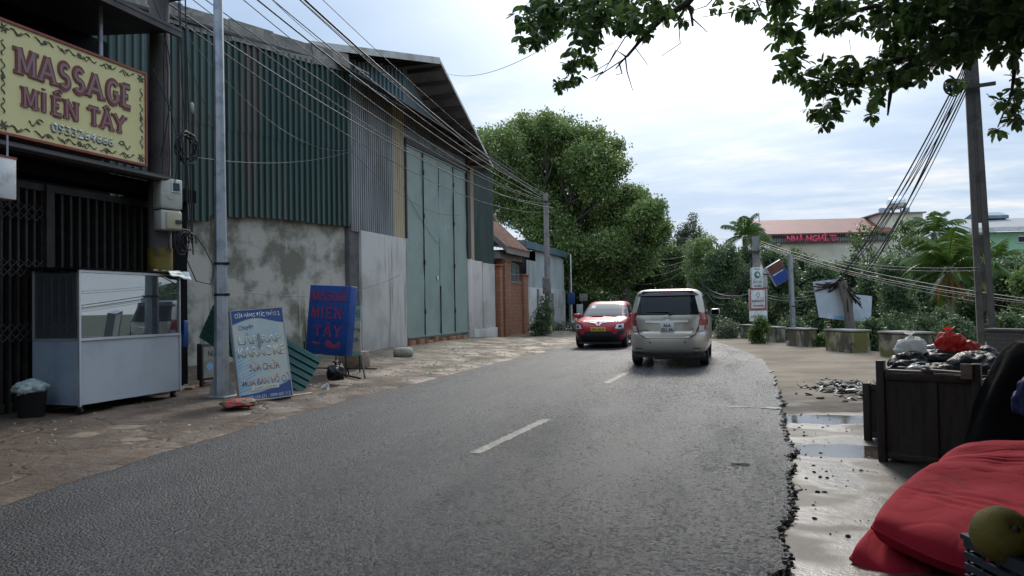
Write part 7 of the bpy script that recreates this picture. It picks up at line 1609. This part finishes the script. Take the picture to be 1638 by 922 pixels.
# from the far utility pole on towards the bend
for i in range(4): cable((pR.x, pR.y, 6.5 - .2 * i), P(1103, 408 + 6 * i, 44), 1.2 + .3 * i, .016, 'cable sagging from the far utility pole across the bend', 'cables crossing the bend', 'cable', 26)
bp_ = GB(1103, 44, 0); bpt = thing('utility_pole', 'slim grey pole among the trees above the people carrier', 'utility pole', tuple(bp_)); MB().tube([(0, 0, -.1), (0, 0, zat(1103, 385, 44))], [.15, .12], 10).build('shaft', M['concrete'], bpt)
for i, (y0, y1, k) in enumerate(((398, 400, 2.4), (400, 404, 2.6), (408, 410, 2.0), (412, 425, 1.6))): cable(P(1104, y0, 43.5), P(1210, y1, d2), k, .022, 'black cable drooping between the slim grey pole and the sign pole', 'drooping cables left of the sign pole', 'cablegrey' if i < 2 else 'cable', 26)
for i, (y0, y1, k) in enumerate(((440, 470, .5), (452, 470, .5))): cable(P(1108, y0, 43), P(1198, y1, d2), k, .02, 'cable looping behind the stacked direction signs', 'cable loops behind the signs', 'cablegrey', 20)
# from the sign pole to the right edge
for i, (y0, y1, k, r) in enumerate(((386, 486, .25, .022), (389, 490, .3, .022), (392, 493, .3, .014), (394, 505, .25, .010))): cable(P(1216, y0, d2), P(1700, y1, 15.0), k, r, 'heavy cable slanting down from the sign pole towards the right edge', 'cables from the sign pole to the right', 'cable', 30)
for i, (y0, y1) in enumerate(((472, 455), (476, 462))): cable(P(1226, y0, d2), P(1350, y1, 22.5), .25, .014, 'cable from the stacked signs to the leaning post', 'cables to the leaning post', 'cablegrey', 20)
for i, (y0, y1) in enumerate(((413, 428), (418, 433))): cable(P(1330, y0, 24), P(1568, y1, 15.4), .12, .010, 'pale wire running to the slotted concrete pole', 'pale wires to the slotted pole', 'cablegrey', 20)
# bundle from under the leaves down to the leaning post
for i in range(8):
    a = P(1536 + i * 2.0, 118 + i * 3, 15.3); c = P(1342 + (i % 4) * 12 + i * 1.2, 448 - (i % 3) * 12, 22.5 + .3 * i)
    cable(a, c, .25 + .05 * (i % 3), .016 if i % 3 else .026, 'black cable fanning down from the slotted pole towards the leaning post', 'cable bundle fanning from the slotted pole', 'cable', 22)
for i in range(6): cable(P(1536 + i * 2.0, 118 + i * 3, 15.3), P(1572 + i * 2, 10 - i * 6, 15.3), .0, .02, 'black cable tied up along the slotted pole among the leaves', 'cables tied to the slotted pole', 'cable', 8)
mb = MB()
for i in range(12):
    r_q = rr.uniform(.06, .16); c_ = P(1524 + rr.uniform(-3, 3), 138 + rr.uniform(-4, 4), 15.2); mb.tube([c_ + Vector((r_q * math.cos(a), .05 * math.sin(a * 2 + i), r_q * 1.1 * math.sin(a))) for a in [k * .4 for k in range(17)]], .014, 5)
tag(mb.build('cable_coil', M['cable']), 'black cable coil and splice case hung where the cables fan out', 'cable coil')
cable(P(1578, 150, 15.3), P(1612, 178, 15.3), .0, .012, 'short cable stub reaching right from the slotted pole', None, 'cable', 8); cable(P(1200, -5, 13), P(1572, 52, 15.3), .3, .014, 'cable crossing the leaves near the top towards the slotted pole', None, 'cable', 24)
cable(P(1060, 378, 45), P(1212, 381, d2), .1, .01, 'thin wire stretched above the bank from the bend to the sign pole', None, 'cablegrey', 20)
